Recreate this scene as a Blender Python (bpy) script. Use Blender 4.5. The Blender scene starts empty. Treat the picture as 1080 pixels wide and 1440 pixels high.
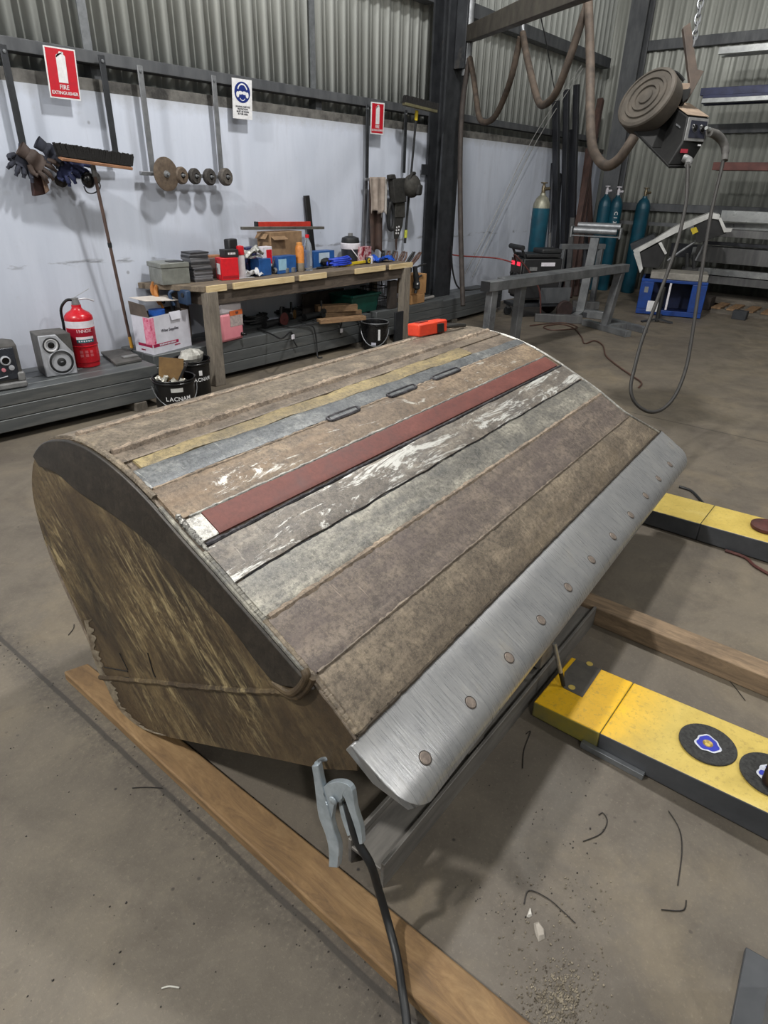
import bpy, bmesh, math, random
from mathutils import Vector, Matrix, Euler
random.seed(7)
SC = bpy.context.scene
COL = SC.collection
PI = math.pi

# ------------------------------------------------------------------ camera model (metres, Z up)
FPX, PITCH, ROLL, YAW, CAMH = 892.64, 0.47771, 0.026809, 0.666874, 1.75
_f = Vector((math.cos(YAW)*math.cos(PITCH), math.sin(YAW)*math.cos(PITCH), -math.sin(PITCH)))
_r0 = _f.cross(Vector((0, 0, 1))).normalized(); _u0 = _r0.cross(_f)
CR = _r0*math.cos(ROLL)+_u0*math.sin(ROLL)
CU = -_r0*math.sin(ROLL)+_u0*math.cos(ROLL)
CF = _f
EYE = Vector((0, 0, CAMH))
def V(*a): return Vector(a)
def ray(x, y): return (CF*FPX+CR*(x-540)-CU*(y-720)).normalized()
def hit(x, y, n, c):
    d = ray(x, y); n = Vector(n)
    return EYE+d*((c-n.dot(EYE))/n.dot(d))
def G(x, y, z=0.0): return hit(x, y, (0, 0, 1), z)          # point at height z
def WY(x, y, Y): return hit(x, y, (0, 1, 0), Y)              # point on a plane parallel to the long wall
def WX(x, y, X): return hit(x, y, (1, 0, 0), X)              # point on a plane parallel to the end wall
def mpp(p): return (Vector(p)-EYE).dot(CF)/FPX               # metres per pixel at p
def ZV(p, x, y):                                             # height of pixel (x,y) above ground point p
    n = Vector((p[0], p[1], 0)).normalized()
    return hit(x, y, n, n.dot(Vector((p[0], p[1], 0))))
cam = bpy.data.cameras.new('camera'); camo = bpy.data.objects.new('camera', cam); COL.objects.link(camo)
M = Matrix.Identity(4)
for i in range(3):
    M[i][0] = CR[i]; M[i][1] = CU[i]; M[i][2] = -CF[i]; M[i][3] = EYE[i]
camo.matrix_world = M
cam.sensor_width = 36; cam.lens = FPX/1440*36; cam.clip_start = .05; cam.clip_end = 100
SC.camera = camo

# ------------------------------------------------------------------ materials
def srgb(c):
    return tuple((v/255/12.92 if v/255 <= .04045 else ((v/255+.055)/1.055)**2.4) for v in c)+(1,)
def ramp(nt, fac, stops):
    r = nt.nodes.new('ShaderNodeValToRGB'); e = r.color_ramp.elements
    while len(e) < len(stops): e.new(.5)
    for el, (p, c) in zip(e, stops):
        el.position = p; el.color = c if len(c) == 4 else srgb(c)
    nt.links.new(fac, r.inputs[0]); return r.outputs[0]
def noise(nt, vec, scale, detail=5, rough=.6, dist=0.0):
    n = nt.nodes.new('ShaderNodeTexNoise'); n.inputs['Scale'].default_value = scale
    n.inputs['Detail'].default_value = detail; n.inputs['Roughness'].default_value = rough
    n.inputs['Distortion'].default_value = dist
    nt.links.new(vec, n.inputs['Vector']); return n.outputs['Fac']
def mapping(nt, vec, scale=(1, 1, 1), rot=(0, 0, 0), loc=(0, 0, 0)):
    m = nt.nodes.new('ShaderNodeMapping'); m.inputs['Scale'].default_value = scale
    m.inputs['Rotation'].default_value = rot; m.inputs['Location'].default_value = loc
    nt.links.new(vec, m.inputs['Vector']); return m.outputs[0]
def mix(nt, fac, a, b, mode='MIX'):
    m = nt.nodes.new('ShaderNodeMix'); m.data_type = 'RGBA'; m.blend_type = mode
    for sock, val in ((m.inputs[0], fac), (m.inputs[6], a), (m.inputs[7], b)):
        if hasattr(val, 'is_output'): nt.links.new(val, sock)
        elif isinstance(val, (int, float)): sock.default_value = val
        else: sock.default_value = val if len(val) == 4 else srgb(val)
    return m.outputs[2]
def math_(nt, op, a, b=0.0, c=None, clamp=False):
    m = nt.nodes.new('ShaderNodeMath'); m.operation = op; m.use_clamp = clamp
    for i, val in enumerate((a, b) if c is None else (a, b, c)):
        if hasattr(val, 'is_output'): nt.links.new(val, m.inputs[i])
        else: m.inputs[i].default_value = val
    return m.outputs[0]
def newmat(name):
    m = bpy.data.materials.new(name); m.use_nodes = True
    nt = m.node_tree; b = nt.nodes['Principled BSDF']
    return m, nt, b
def coords(nt, which='Object'):
    t = nt.nodes.new('ShaderNodeTexCoord'); return t.outputs[which]
def bump(nt, b, h, strength=.3, dist=.01):
    n = nt.nodes.new('ShaderNodeBump'); n.inputs['Strength'].default_value = strength
    n.inputs['Distance'].default_value = dist
    nt.links.new(h, n.inputs['Height']); nt.links.new(n.outputs[0], b.inputs['Normal'])
MATS = {}
def mat(name, c1, c2=None, scale=12, rough=.55, metal=0.0, bumps=.1, stretch=(1, 1, 1), detail=5, c3=None, t3=(.62, .7), rvar=.15, which='Object', spec=None):
    """worn surface: c1..c2 by noise, optional c3 patches above a threshold"""
    if name in MATS: return MATS[name]
    m, nt, b = newmat(name); MATS[name] = m
    v = mapping(nt, coords(nt, which), stretch)
    n = noise(nt, v, scale, detail)
    c2 = c2 or tuple(max(0, x*.82) for x in c1)
    col = ramp(nt, n, [(.32, c1), (.68, c2)])
    if c3:
        n3 = noise(nt, v, scale*.37, 6, .7)
        col = mix(nt, ramp(nt, n3, [(t3[0], (0, 0, 0)), (t3[1], (255, 255, 255))]), col, c3)
    nt.links.new(col, b.inputs['Base Color'])
    b.inputs['Metallic'].default_value = metal
    r = nt.nodes.new('ShaderNodeMapRange'); r.inputs[3].default_value = max(.03, rough-rvar); r.inputs[4].default_value = min(1, rough+rvar)
    nt.links.new(n, r.inputs[0]); nt.links.new(r.outputs[0], b.inputs['Roughness'])
    if spec is not None: b.inputs['Specular IOR Level'].default_value = spec
    if bumps: bump(nt, b, n, bumps, .004)
    return m
def flat(name, c, rough=.5, metal=0.0):
    return mat(name, c, tuple(min(255, x*.9) for x in c), 25, rough, metal, .04)

# ------------------------------------------------------------------ mesh building
class MB:
    def __init__(s): s.v = []; s.f = []; s.uv = None; s.sm = []
    def add(s, vs, fs):
        o = len(s.v); s.v += [Vector(p) for p in vs]; s.f += [tuple(i+o for i in f) for f in fs]; return s
    def box(s, c, size, rot=None):
        c = Vector(c); h = Vector(size)/2; R = rot.to_matrix() if isinstance(rot, Euler) else (rot or Matrix.Identity(3))
        vs = [c+R @ Vector((sx*h.x, sy*h.y, sz*h.z)) for sx in (-1, 1) for sy in (-1, 1) for sz in (-1, 1)]
        return s.add(vs, [(0, 1, 3, 2), (4, 6, 7, 5), (0, 4, 5, 1), (2, 3, 7, 6), (0, 2, 6, 4), (1, 5, 7, 3)])
    def mm(s, lo, hi):
        lo = Vector(lo); hi = Vector(hi); return s.box((lo+hi)/2, hi-lo)
    def beam(s, p0, p1, w, h, up=(0, 0, 1)):
        """rectangular bar from p0 to p1, w sideways, h along up"""
        p0 = Vector(p0); p1 = Vector(p1); d = (p1-p0).normalized(); up = Vector(up)
        x = d.cross(up); x = x.normalized() if x.length > 1e-6 else Vector((1, 0, 0)); u = x.cross(d).normalized()
        vs = [p+x*(a*w/2)+u*(b*h/2) for p in (p0, p1) for a, b in ((-1, -1), (1, -1), (1, 1), (-1, 1))]
        return s.add(vs, [(3, 2, 1, 0), (4, 5, 6, 7), (0, 1, 5, 4), (1, 2, 6, 5), (2, 3, 7, 6), (3, 0, 4, 7)])
    def cyl(s, p0, p1, r0, r1=None, n=20, caps=True):
        r1 = r0 if r1 is None else r1
        p0 = Vector(p0); p1 = Vector(p1); d = (p1-p0).normalized()
        a = d.cross(Vector((0, 0, 1))); a = a.normalized() if a.length > 1e-4 else Vector((1, 0, 0)); b = d.cross(a)
        vs = [p+(a*math.cos(2*PI*i/n)+b*math.sin(2*PI*i/n))*r for p, r in ((p0, r0), (p1, r1)) for i in range(n)]
        fs = [(i, (i+1) % n, n+(i+1) % n, n+i) for i in range(n)]
        if caps: fs += [tuple(range(n-1, -1, -1)), tuple(range(n, 2*n))]
        return s.add(vs, fs)
    def lathe(s, prof, o=(0, 0, 0), axis=(0, 0, 1), n=28, cap=True):
        """prof: list of (r, h) along axis from o"""
        o = Vector(o); d = Vector(axis).normalized()
        a = d.cross(Vector((0, 0, 1))); a = a.normalized() if a.length > 1e-4 else Vector((1, 0, 0)); b = d.cross(a)
        k = len(prof)
        vs = [o+d*h+(a*math.cos(2*PI*i/n)+b*math.sin(2*PI*i/n))*max(r, 1e-4) for r, h in prof for i in range(n)]
        fs = [(j*n+i, j*n+(i+1) % n, (j+1)*n+(i+1) % n, (j+1)*n+i) for j in range(k-1) for i in range(n)]
        if cap: fs += [tuple(range(n-1, -1, -1)), tuple(range((k-1)*n, k*n))]
        return s.add(vs, fs)
    def tube(s, pts, r, n=8, smooth=0, closed=False):
        pts = [Vector(p) for p in pts]
        if smooth: pts = catmull(pts, smooth)
        rr = r if isinstance(r, (list, tuple)) else [r]*len(pts)
        if len(rr) != len(pts): rr = [rr[min(len(rr)-1, int(i*len(rr)/len(pts)))] for i in range(len(pts))]
        k = len(pts); vs = []; prev = None
        for i, p in enumerate(pts):
            d = (pts[min(i+1, k-1)]-pts[max(i-1, 0)]).normalized()
            if prev is None:
                a = d.cross(Vector((0, 0, 1))); a = a.normalized() if a.length > 1e-3 else Vector((1, 0, 0))
            else:
                a = prev-d*prev.dot(d); a = a.normalized() if a.length > 1e-6 else prev
            prev = a; b = d.cross(a)
            vs += [p+(a*math.cos(2*PI*j/n)+b*math.sin(2*PI*j/n))*rr[i] for j in range(n)]
        fs = [(i*n+j, i*n+(j+1) % n, (i+1)*n+(j+1) % n, (i+1)*n+j) for i in range(k-1) for j in range(n)]
        fs += [tuple(range(n-1, -1, -1)), tuple(range((k-1)*n, k*n))]
        return s.add(vs, fs)
    def prism(s, poly, vec):
        """extrude a planar polygon (3-D points) by vec"""
        poly = [Vector(p) for p in poly]; vec = Vector(vec); n = len(poly)
        vs = poly+[p+vec for p in poly]
        fs = [tuple(range(n-1, -1, -1)), tuple(range(n, 2*n))]+[(i, (i+1) % n, n+(i+1) % n, n+i) for i in range(n)]
        return s.add(vs, fs)
    def grid(s, fn, nu, nv):
        vs = [fn(i/nu, j/nv) for i in range(nu+1) for j in range(nv+1)]
        fs = [(i*(nv+1)+j, (i+1)*(nv+1)+j, (i+1)*(nv+1)+j+1, i*(nv+1)+j+1) for i in range(nu) for j in range(nv)]
        return s.add(vs, fs)
    def ball(s, c, r, n=14, sc=(1, 1, 1), jit=0):
        c = Vector(c); prof = []
        vs = []; m = n//2
        for j in range(m+1):
            t = PI*j/m
            for i in range(n):
                q = 1+random.uniform(-jit, jit)
                vs.append(c+Vector((math.sin(t)*math.cos(2*PI*i/n)*r*sc[0]*q, math.sin(t)*math.sin(2*PI*i/n)*r*sc[1]*q, math.cos(t)*r*sc[2]*q)))
        fs = [(j*n+i, (j+1)*n+i, (j+1)*n+(i+1) % n, j*n+(i+1) % n) for j in range(m) for i in range(n)]
        return s.add(vs, fs)
    def build(s, name, material, parent=None, bevel=0.0, angle=.6, origin=None, uvs=None):
        me = bpy.data.meshes.new(name)
        if parent is not None: o0 = WLOC[parent.name].copy()
        elif origin is not None: o0 = Vector(origin)
        else:
            lo = [min(p[i] for p in s.v) for i in range(3)]; hi = [max(p[i] for p in s.v) for i in range(3)]
            o0 = Vector(((lo[0]+hi[0])/2, (lo[1]+hi[1])/2, lo[2]))
        me.from_pydata([tuple(p-o0) for p in s.v], [], s.f)
        bm = bmesh.new(); bm.from_mesh(me)
        bmesh.ops.remove_doubles(bm, verts=bm.verts, dist=1e-6)
        if uvs is None: bmesh.ops.recalc_face_normals(bm, faces=bm.faces)
        bm.to_mesh(me); bm.free()
        for p in me.polygons: p.use_smooth = True
        me.set_sharp_from_angle(angle=angle)
        ob = bpy.data.objects.new(name, me); COL.objects.link(ob)
        mats = material if isinstance(material, (list, tuple)) else [material]
        for mm_ in mats: me.materials.append(mm_)
        if parent is None: ob.location = o0; WLOC[ob.name] = Vector(o0)
        else: ob.parent = parent; WLOC[ob.name] = Vector(o0)
        if uvs:
            ul = me.uv_layers.new(name='uv')
            for lp in me.loops: ul.data[lp.index].uv = uvs(me.vertices[lp.vertex_index].co+o0)
        if bevel:
            bv = ob.modifiers.new('bevel', 'BEVEL'); bv.width = bevel; bv.segments = 2; bv.limit_method = 'ANGLE'; bv.angle_limit = .7
        return ob
WLOC = {}
def catmull(p, k):
    out = []
    for i in range(len(p)-1):
        a = p[max(i-1, 0)]; b = p[i]; c = p[i+1]; d = p[min(i+2, len(p)-1)]
        for j in range(k):
            t = j/k
            out.append(.5*((2*b)+(c-a)*t+(2*a-5*b+4*c-d)*t*t+(3*b-a-3*c+d)*t**3))
    out.append(p[-1]); return out
def tag(o, label=None, cat=None, group=None, kind=None):
    if label: o['label'] = label
    if cat: o['category'] = cat
    if group: o['group'] = group
    if kind: o['kind'] = kind
    return o
def thing(name, label, cat, loc, group=None):
    o = bpy.data.objects.new(name, None); COL.objects.link(o); o.location = Vector(loc); o.empty_display_size = .05
    WLOC[o.name] = Vector(loc)
    return tag(o, label, cat, group)
def struct(mb, name, material, **k): return tag(mb.build(name, material, **k), kind='structure')
def rz(a): return Matrix.Rotation(a, 3, 'Z')
def text(s, size, origin, xdir, ydir, name, material, parent, align='CENTER', depth=.0006, shear=0.0, stretch=1.0):
    """lettering as a thin raised mesh; xdir reading direction, ydir up"""
    cu = bpy.data.curves.new('lettering', 'FONT'); cu.body = s; cu.size = size; cu.align_x = align; cu.align_y = 'CENTER'
    cu.extrude = depth; cu.shear = shear; cu.offset = size*.012; cu.resolution_u = 3
    tmp = bpy.data.objects.new('lettering_tmp', cu); COL.objects.link(tmp)
    dg = bpy.context.evaluated_depsgraph_get(); dg.update()
    me = bpy.data.meshes.new_from_object(tmp.evaluated_get(dg))
    bpy.data.objects.remove(tmp); bpy.data.curves.remove(cu)
    x = Vector(xdir).normalized()*stretch; y = Vector(ydir).normalized(); z = x.cross(y).normalized(); o = Vector(origin)
    mb = MB(); mb.add([o+x*v.co.x+y*v.co.y+z*v.co.z for v in me.vertices], [tuple(p.vertices) for p in me.polygons])
    bpy.data.meshes.remove(me)
    return mb.build(name, material, parent)

def smear(n, w, h, origin, xdir, ydir, material, parent):
    """print too small to read in the photograph: n little strokes in a row"""
    x = Vector(xdir).normalized(); y = Vector(ydir).normalized(); z = x.cross(y).normalized(); o = Vector(origin); mb = MB(); rg = random.Random(n)
    for i in range(n):
        c = o+x*w*((i+.5)/n-.5); a = w/n*.34; b = h/2*rg.uniform(.7, 1)
        mb.prism([c-x*a-y*b, c+x*a-y*b, c+x*a+y*b, c-x*a+y*b], z*.0008)
    return mb.build('small_print', material, parent)
# ================================================================== SETTING
WALLY = 5.55            # face of the precast wall panel
CLADY = 5.74
ENDX = 13.6             # end wall cladding
STEEL = mat('painted_grey_steel', (92, 94, 97), (70, 72, 76), 9, .55, .25, .08, (1, 1, .3))
DARKSTEEL = mat('dark_steel_section', (62, 64, 68), (44, 46, 50), 7, .5, .45, .12, c3=(80, 76, 72), t3=(.63, .75))
GALV = mat('galvanised_purlin', (134, 137, 140), (102, 105, 109), 14, .45, .55, .05)

def mk_floor():
    m, nt, b = newmat('workshop_concrete'); co = coords(nt)
    big = noise(nt, co, .55, 6, .62, .3); mid = noise(nt, co, 3.2, 7, .65, .4); fine = noise(nt, co, 45, 4, .7); grit = noise(nt, co, 160, 2, .6)
    col = ramp(nt, big, [(.3, (86, 79, 71)), (.5, (104, 96, 85)), (.7, (121, 111, 95))])
    col = mix(nt, ramp(nt, mid, [(.44, (0, 0, 0)), (.66, (200, 200, 200))]), col, (74, 67, 60))
    col = mix(nt, ramp(nt, noise(nt, co, 1.3, 6, .7, .8), [(.52, (0, 0, 0)), (.68, (150, 150, 150))]), col, (138, 124, 100))
    col = mix(nt, ramp(nt, noise(nt, co, 9, 8, .78, .6), [(.52, (0, 0, 0)), (.70, (140, 140, 140))]), col, (70, 64, 59))
    col = mix(nt, ramp(nt, noise(nt, co, 90, 4, .8), [(.56, (0, 0, 0)), (.7, (120, 120, 120))]), col, (164, 152, 134))
    col = mix(nt, ramp(nt, fine, [(.35, (90, 90, 90)), (.6, (0, 0, 0))]), col, (74, 68, 63))
    # scattered dark specks of grinding grit and spatter
    vo = nt.nodes.new('ShaderNodeTexVoronoi'); vo.inputs['Scale'].default_value = 16; nt.links.new(co, vo.inputs['Vector'])
    spk = math_(nt, 'MULTIPLY', ramp(nt, vo.outputs['Distance'], [(.05, (255, 255, 255)), (.11, (0, 0, 0))]), ramp(nt, noise(nt, co, 2.1, 4), [(.5, (0, 0, 0)), (.62, (255, 255, 255))]))
    col = mix(nt, spk, col, (40, 37, 36))
    # saw-cut joint in the slab along Y at x = .735, with swept dirt beside it, and further joints
    sep = nt.nodes.new('ShaderNodeSeparateXYZ'); nt.links.new(co, sep.inputs[0])
    wob = math_(nt, 'MULTIPLY', math_(nt, 'SUBTRACT', mid, .5), .02)
    for jx, w, axis in ((.672, .009, 0), (5.6, .007, 0), (-4.2, .007, 0), (-3.1, .007, 1), (-8, .007, 1)):
        d = math_(nt, 'ABSOLUTE', math_(nt, 'ADD', math_(nt, 'SUBTRACT', sep.outputs[axis], jx), wob))
        line = ramp(nt, math_(nt, 'DIVIDE', d, w*2), [(.35, (255, 255, 255)), (.6, (0, 0, 0))])
        col = mix(nt, math_(nt, 'MULTIPLY', line, .8), col, (50, 46, 43))
        if jx == .672:
            dirt = ramp(nt, math_(nt, 'DIVIDE', d, .1), [(.1, (200, 200, 200)), (1, (0, 0, 0))])
            col = mix(nt, math_(nt, 'MULTIPLY', dirt, ramp(nt, fine, [(.4, (230, 230, 230)), (.62, (30, 30, 30))])), col, (58, 54, 50))
    nt.links.new(col, b.inputs['Base Color'])
    nt.links.new(ramp(nt, mid, [(.3, (188, 188, 188)), (.7, (222, 222, 222))]), b.inputs['Roughness'])
    h = math_(nt, 'ADD', math_(nt, 'MULTIPLY', fine, .5), math_(nt, 'MULTIPLY', grit, .35))
    bump(nt, b, h, .35, .004)
    return m
FLOOR = mk_floor()
struct(MB().mm((-7, -9.5, -.15), (ENDX+.4, CLADY+.3, 0)), 'floor', FLOOR, origin=(0, 0, 0))

def mk_whitewall():
    m, nt, b = newmat('white_painted_precast'); co = coords(nt)
    st = mapping(nt, co, (1, 1, .16)); n1 = noise(nt, st, 2.2, 6, .65, .3); n2 = noise(nt, co, 9, 6, .7); n3 = noise(nt, co, 1.1, 4)
    col = ramp(nt, n1, [(.3, (184, 191, 206)), (.55, (197, 203, 217)), (.75, (170, 175, 187))])
    col = mix(nt, ramp(nt, n2, [(.6, (0, 0, 0)), (.78, (150, 150, 150))]), col, (160, 162, 166))
    sep = nt.nodes.new('ShaderNodeSeparateXYZ'); nt.links.new(co, sep.inputs[0])
    # scuffed horizontal line about a metre up and grime near the top edge and the floor
    d = math_(nt, 'ABSOLUTE', math_(nt, 'SUBTRACT', sep.outputs[2], math_(nt, 'ADD', 1.07, math_(nt, 'MULTIPLY', n3, .05))))
    sc = math_(nt, 'MULTIPLY', ramp(nt, d, [(.006, (255, 255, 255)), (.028, (0, 0, 0))]), ramp(nt, noise(nt, mapping(nt, co, (1, 1, 4)), 5, 5), [(.52, (0, 0, 0)), (.62, (255, 255, 255))]))
    col = mix(nt, math_(nt, 'MULTIPLY', sc, .65), col, (104, 104, 108))
    gr = ramp(nt, math_(nt, 'ADD', sep.outputs[2], math_(nt, 'MULTIPLY', n2, .12)), [(.0, (0, 0, 0)), (1, (0, 0, 0))])
    top = nt.nodes.new('ShaderNodeMapRange'); top.inputs[1].default_value = 2.24; top.inputs[2].default_value = 2.33
    nt.links.new(math_(nt, 'ADD', sep.outputs[2], math_(nt, 'MULTIPLY', math_(nt, 'SUBTRACT', n2, .5), .16)), top.inputs[0])
    col = mix(nt, math_(nt, 'MULTIPLY', top.outputs[0], .4), col, (140, 139, 136))
    low = nt.nodes.new('ShaderNodeMapRange'); low.inputs[1].default_value = .9; low.inputs[2].default_value = .2
    nt.links.new(math_(nt, 'ADD', sep.outputs[2], math_(nt, 'MULTIPLY', math_(nt, 'SUBTRACT', n1, .5), .8)), low.inputs[0])
    col = mix(nt, math_(nt, 'MULTIPLY', low.outputs[0], .25), col, (150, 146, 142))
    # small knocks
    vo = nt.nodes.new('ShaderNodeTexVoronoi'); vo.inputs['Scale'].default_value = 2.6; nt.links.new(co, vo.inputs['Vector'])
    col = mix(nt, ramp(nt, vo.outputs['Distance'], [(.03, (200, 200, 200)), (.05, (0, 0, 0))]), col, (120, 120, 124))
    nt.links.new(col, b.inputs['Base Color']); b.inputs['Roughness'].default_value = .6
    bump(nt, b, math_(nt, 'ADD', n2, n1), .12, .006)
    return m
struct(MB().mm((-7, WALLY, 0), (ENDX, CLADY-.02, 2.34)), 'wall_left', mk_whitewall(), origin=(0, 0, 0))
LEDGE = mat('dirty_concrete_edge', (112, 110, 106), (72, 70, 68), 8, .8, 0, .4, (1, 1, 1), 7, c3=(46, 45, 44), t3=(.5, .66))
mb = MB(); mb.mm((-7, WALLY+.006, 2.34), (ENDX, CLADY-.02, 2.425)); struct(mb, 'trim_1', LEDGE)

def cladding(name, p0, udir, length, z0, z1, ndir, material, pitch=.19, depth=.032):
    """trapezoid rib sheeting, extruded vertically"""
    mb = MB(); u = Vector(udir); n = Vector(ndir); prof = []
    k = int(length/pitch)+2
    for i in range(k):
        x = i*pitch
        prof += [(x, 0), (x+pitch*.12, depth), (x+pitch*.32, depth), (x+pitch*.44, 0), (x+pitch*.68, 0), (x+pitch*.70, .004), (x+pitch*.74, .004), (x+pitch*.76, 0)]
    prof.append((k*pitch, 0))
    pts = [Vector(p0)+u*x+n*d for x, d in prof]
    vs = [Vector((p.x, p.y, z)) for p in pts for z in (z0, z1)]
    fs = [(2*i, 2*i+2, 2*i+3, 2*i+1) for i in range(len(pts)-1)]
    mb.add(vs, fs)
    o = struct(mb, name, material, angle=.2)
    so = o.modifiers.new('sheet', 'SOLIDIFY'); so.thickness = .002
    return o
CLAD = mat('profiled_sheeting', (198, 201, 197), (178, 181, 177), 4, .42, .15, .03, (1, 1, .12), 5, c3=(160, 162, 156), t3=(.66, .8))
cladding('wall_left_sheeting', (-7, CLADY, 0), (1, 0, 0), ENDX+7, 2.36, 7.4, (0, -1, 0), CLAD)
CLADE = mat('dimmed_profiled_sheeting', (158, 160, 154), (134, 136, 131), 4, .5, .1, .03, (1, 1, .12), 5, c3=(112, 113, 108), t3=(.6, .78))  # colour darkened to carry the weaker light at the end wall
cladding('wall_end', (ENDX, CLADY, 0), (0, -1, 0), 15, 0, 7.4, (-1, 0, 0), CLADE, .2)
# two far walls behind the viewer, with an unseen gap added to let sky light in
cladding('wall_back', (-7, -9.5, 0), (0, 1, 0), 15.3, 0, 7.4, (1, 0, 0), CLAD, .2)
cladding('wall_right', (1.5, -9.5, 0), (1, 0, 0), 12, 0, 7.4, (0, 1, 0), CLAD, .2)
ROOFM = mat('roof_underside', (120, 122, 120), (95, 97, 96), 3, .6, 0, .02)
struct(MB().mm((-7, -9.5, 7.4), (ENDX+.2, CLADY+.2, 7.5)), 'ceiling', ROOFM)

def girt(name, p0, p1, h, w, mt=STEEL):
    """C section with its open side down-facing lip"""
    struct(MB().beam(p0, p1, w, h), name, mt, bevel=.004)
girt('trim_2', (-7, WALLY+.035, 2.563), (7.75, WALLY+.035, 2.563), .085, .13)
girt('trim_3', (8.0, WALLY+.035, 2.563), (13.2, WALLY+.035, 2.563), .085, .13)
zt = WY(673, 10, 5.6).z; zb = WY(673, 31, 5.6).z
girt('trim_4', (-7, WALLY+.05, (zt+zb)/2), (7.75, WALLY+.05, (zt+zb)/2), zt-zb, .16)
girt('trim_5', (8.0, WALLY+.05, (zt+zb)/2), (13.2, WALLY+.05, (zt+zb)/2), zt-zb, .16)
girt('trim_6', (-7, WALLY+.05, 6.0), (13.2, WALLY+.05, 6.0), .17, .16)
for i, (z, w) in enumerate(((1.47, .13), (2.72, .14), (4.0, .15), (5.6, .15))):
    girt('trim_%d' % (7+i), (ENDX-.06, 5.1, z), (ENDX-.06, -9.4, z), w, .1)
# slim vertical bridging strips over the sheeting
for i, (px, X) in enumerate(((116, None), (437, None))):
    p = WY(px, 30, CLADY-.06); 
    struct(MB().box((p.x, CLADY-.075, 4.05), (.075, .012, 2.95)), 'trim_%d' % (11+i), GALV)
    struct(MB().box((p.x, WALLY+.09, 2.47), (.09, .1, .12)), 'trim_%d' % (13+i), STEEL)

def isection(mb, base, top, depth_dir, flange_w, depth, t=.016):
    """I section column: depth along depth_dir, flanges across"""
    b = Vector(base); h = top-base[2]; d = Vector(depth_dir).normalized(); a = Vector((-d.y, d.x, 0))
    def blk(c, sx, sy):
        mb.box(c+Vector((0, 0, h/2)), (sx, sy, h), Matrix((tuple(a)+(), tuple(d), (0, 0, 1))).transposed())
    blk(b-d*(depth/2), flange_w, t*1.4); blk(b+d*(depth/2), flange_w, t*1.4); blk(b, t, depth)
# portal column against the long wall, flange to the room
pl = WY(619, 235, 5.29); pr = WY(644, 235, 5.29); cx = (pl.x+pr.x)/2; cw = pr.x-pl.x
mb = MB(); isection(mb, (cx, 5.40, 0), 7.4, (0, 1, 0), cw*.94, .22, .02)
struct(mb, 'trim_15', DARKSTEEL)
struct(MB().mm((cx-cw*.62, 5.25, 0), (cx+cw*.62, 5.54, .03)), 'trim_16', DARKSTEEL)
struct(MB().box((cx-cw*.5-.06, 5.49, 1.92), (.14, .012, .12)), 'trim_17', DARKSTEEL)
mb = MB(); isection(mb, (13.32, 5.15, 0), 7.4, (1, 0, 0), .3, .3, .02)
struct(mb, 'trim_18', STEEL)
mb = MB(); isection(mb, (13.38, -2.5, 0), 7.4, (1, 0, 0), .25, .3, .02)
struct(mb, 'trim_19', STEEL)
# ================================================================== THE LOADER BUCKET
BA = math.radians(3.27)
AX = V(math.cos(BA), math.sin(BA), 0); SV = V(-math.sin(BA), math.cos(BA), 0); UP = V(0, 0, 1)
def L3(u, s, z): return AX*u+SV*s+UP*z
NEAR = [(1.715, .052, .846), (1.805, .144, .858), (1.893, .262, .873), (1.996, .397, .889), (2.096, .532, .906), (2.146, .661, .920), (2.154, .768, .929), (2.112, .881, .938), (2.020, .970, .944), (1.901, 1.014, .943), (1.787, 1.030, .940), (1.677, 1.023, .935), (1.559, .999, .928), (1.450, .962, .921), (1.360, .923, .914), (1.268, .882, .906), (1.168, .837, .899), (1.049, .783, .889), (.959, .743, .882), (.862, .698, .874), (.804, .670, .870), (.734, .622, .867), (.674, .566, .868)]
FAR = [(1.715, .04, 3.40), (1.805, .132, 3.4), (1.893, .25, 3.4), (1.996, .385, 3.4), (2.096, .52, 3.4), (2.146, .645, 3.4), (2.154, .752, 3.4), (2.112, .862, 3.4), (2.02, .95, 3.4), (1.905, .994, 3.4), (1.795, 1.010, 3.4), (1.69, 1.008, 3.4), (1.552, .994, 3.4), (1.425, .966, 3.4), (1.326, .934, 3.4), (1.234, .898, 3.4), (1.139, .856, 3.4), (1.022, .803, 3.4), (.94, .760, 3.4), (.85, .706, 3.405), (.797, .673, 3.43), (.732, .623, 3.5), (.673, .572, 3.575)]
def stat(tab, t):
    i = max(0, min(len(tab)-2, int(math.floor(t)))); f = t-i
    a = tab[max(i-1, 0)]; b = tab[i]; c = tab[i+1]; d = tab[min(i+2, len(tab)-1)]
    r = [.5*((2*b[k])+(c[k]-a[k])*f+(2*a[k]-5*b[k]+4*c[k]-d[k])*f*f+(3*b[k]-a[k]-3*c[k]+d[k])*f**3) for k in range(3)]
    return L3(r[2], r[0], r[1])
def sh(t, w): return stat(NEAR, t).lerp(stat(FAR, t), w)
def shn(t, w):
    e = .05
    t0 = min(max(t, e), 22-e)
    d = sh(t0+e, w)-sh(t0-e, w); n = d.cross(AX).normalized()
    return -n if n.z < 0 and t > 9 else n
CEN = L3(2.1, 1.35, .5)
def shell_n(t, w):
    n = shn(t, w); return n if n.dot(sh(t, w)-CEN) > 0 else -n
# arc length along the profile for texture coordinates
ARC = [0.0]
for i in range(220): ARC.append(ARC[-1]+(sh((i+1)/10, .5)-sh(i/10, .5)).length)
def uv_of(p):
    u = p.dot(AX); s = p.dot(SV); z = p.z
    return (u, math.hypot(s-1.2, z-.2))

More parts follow.
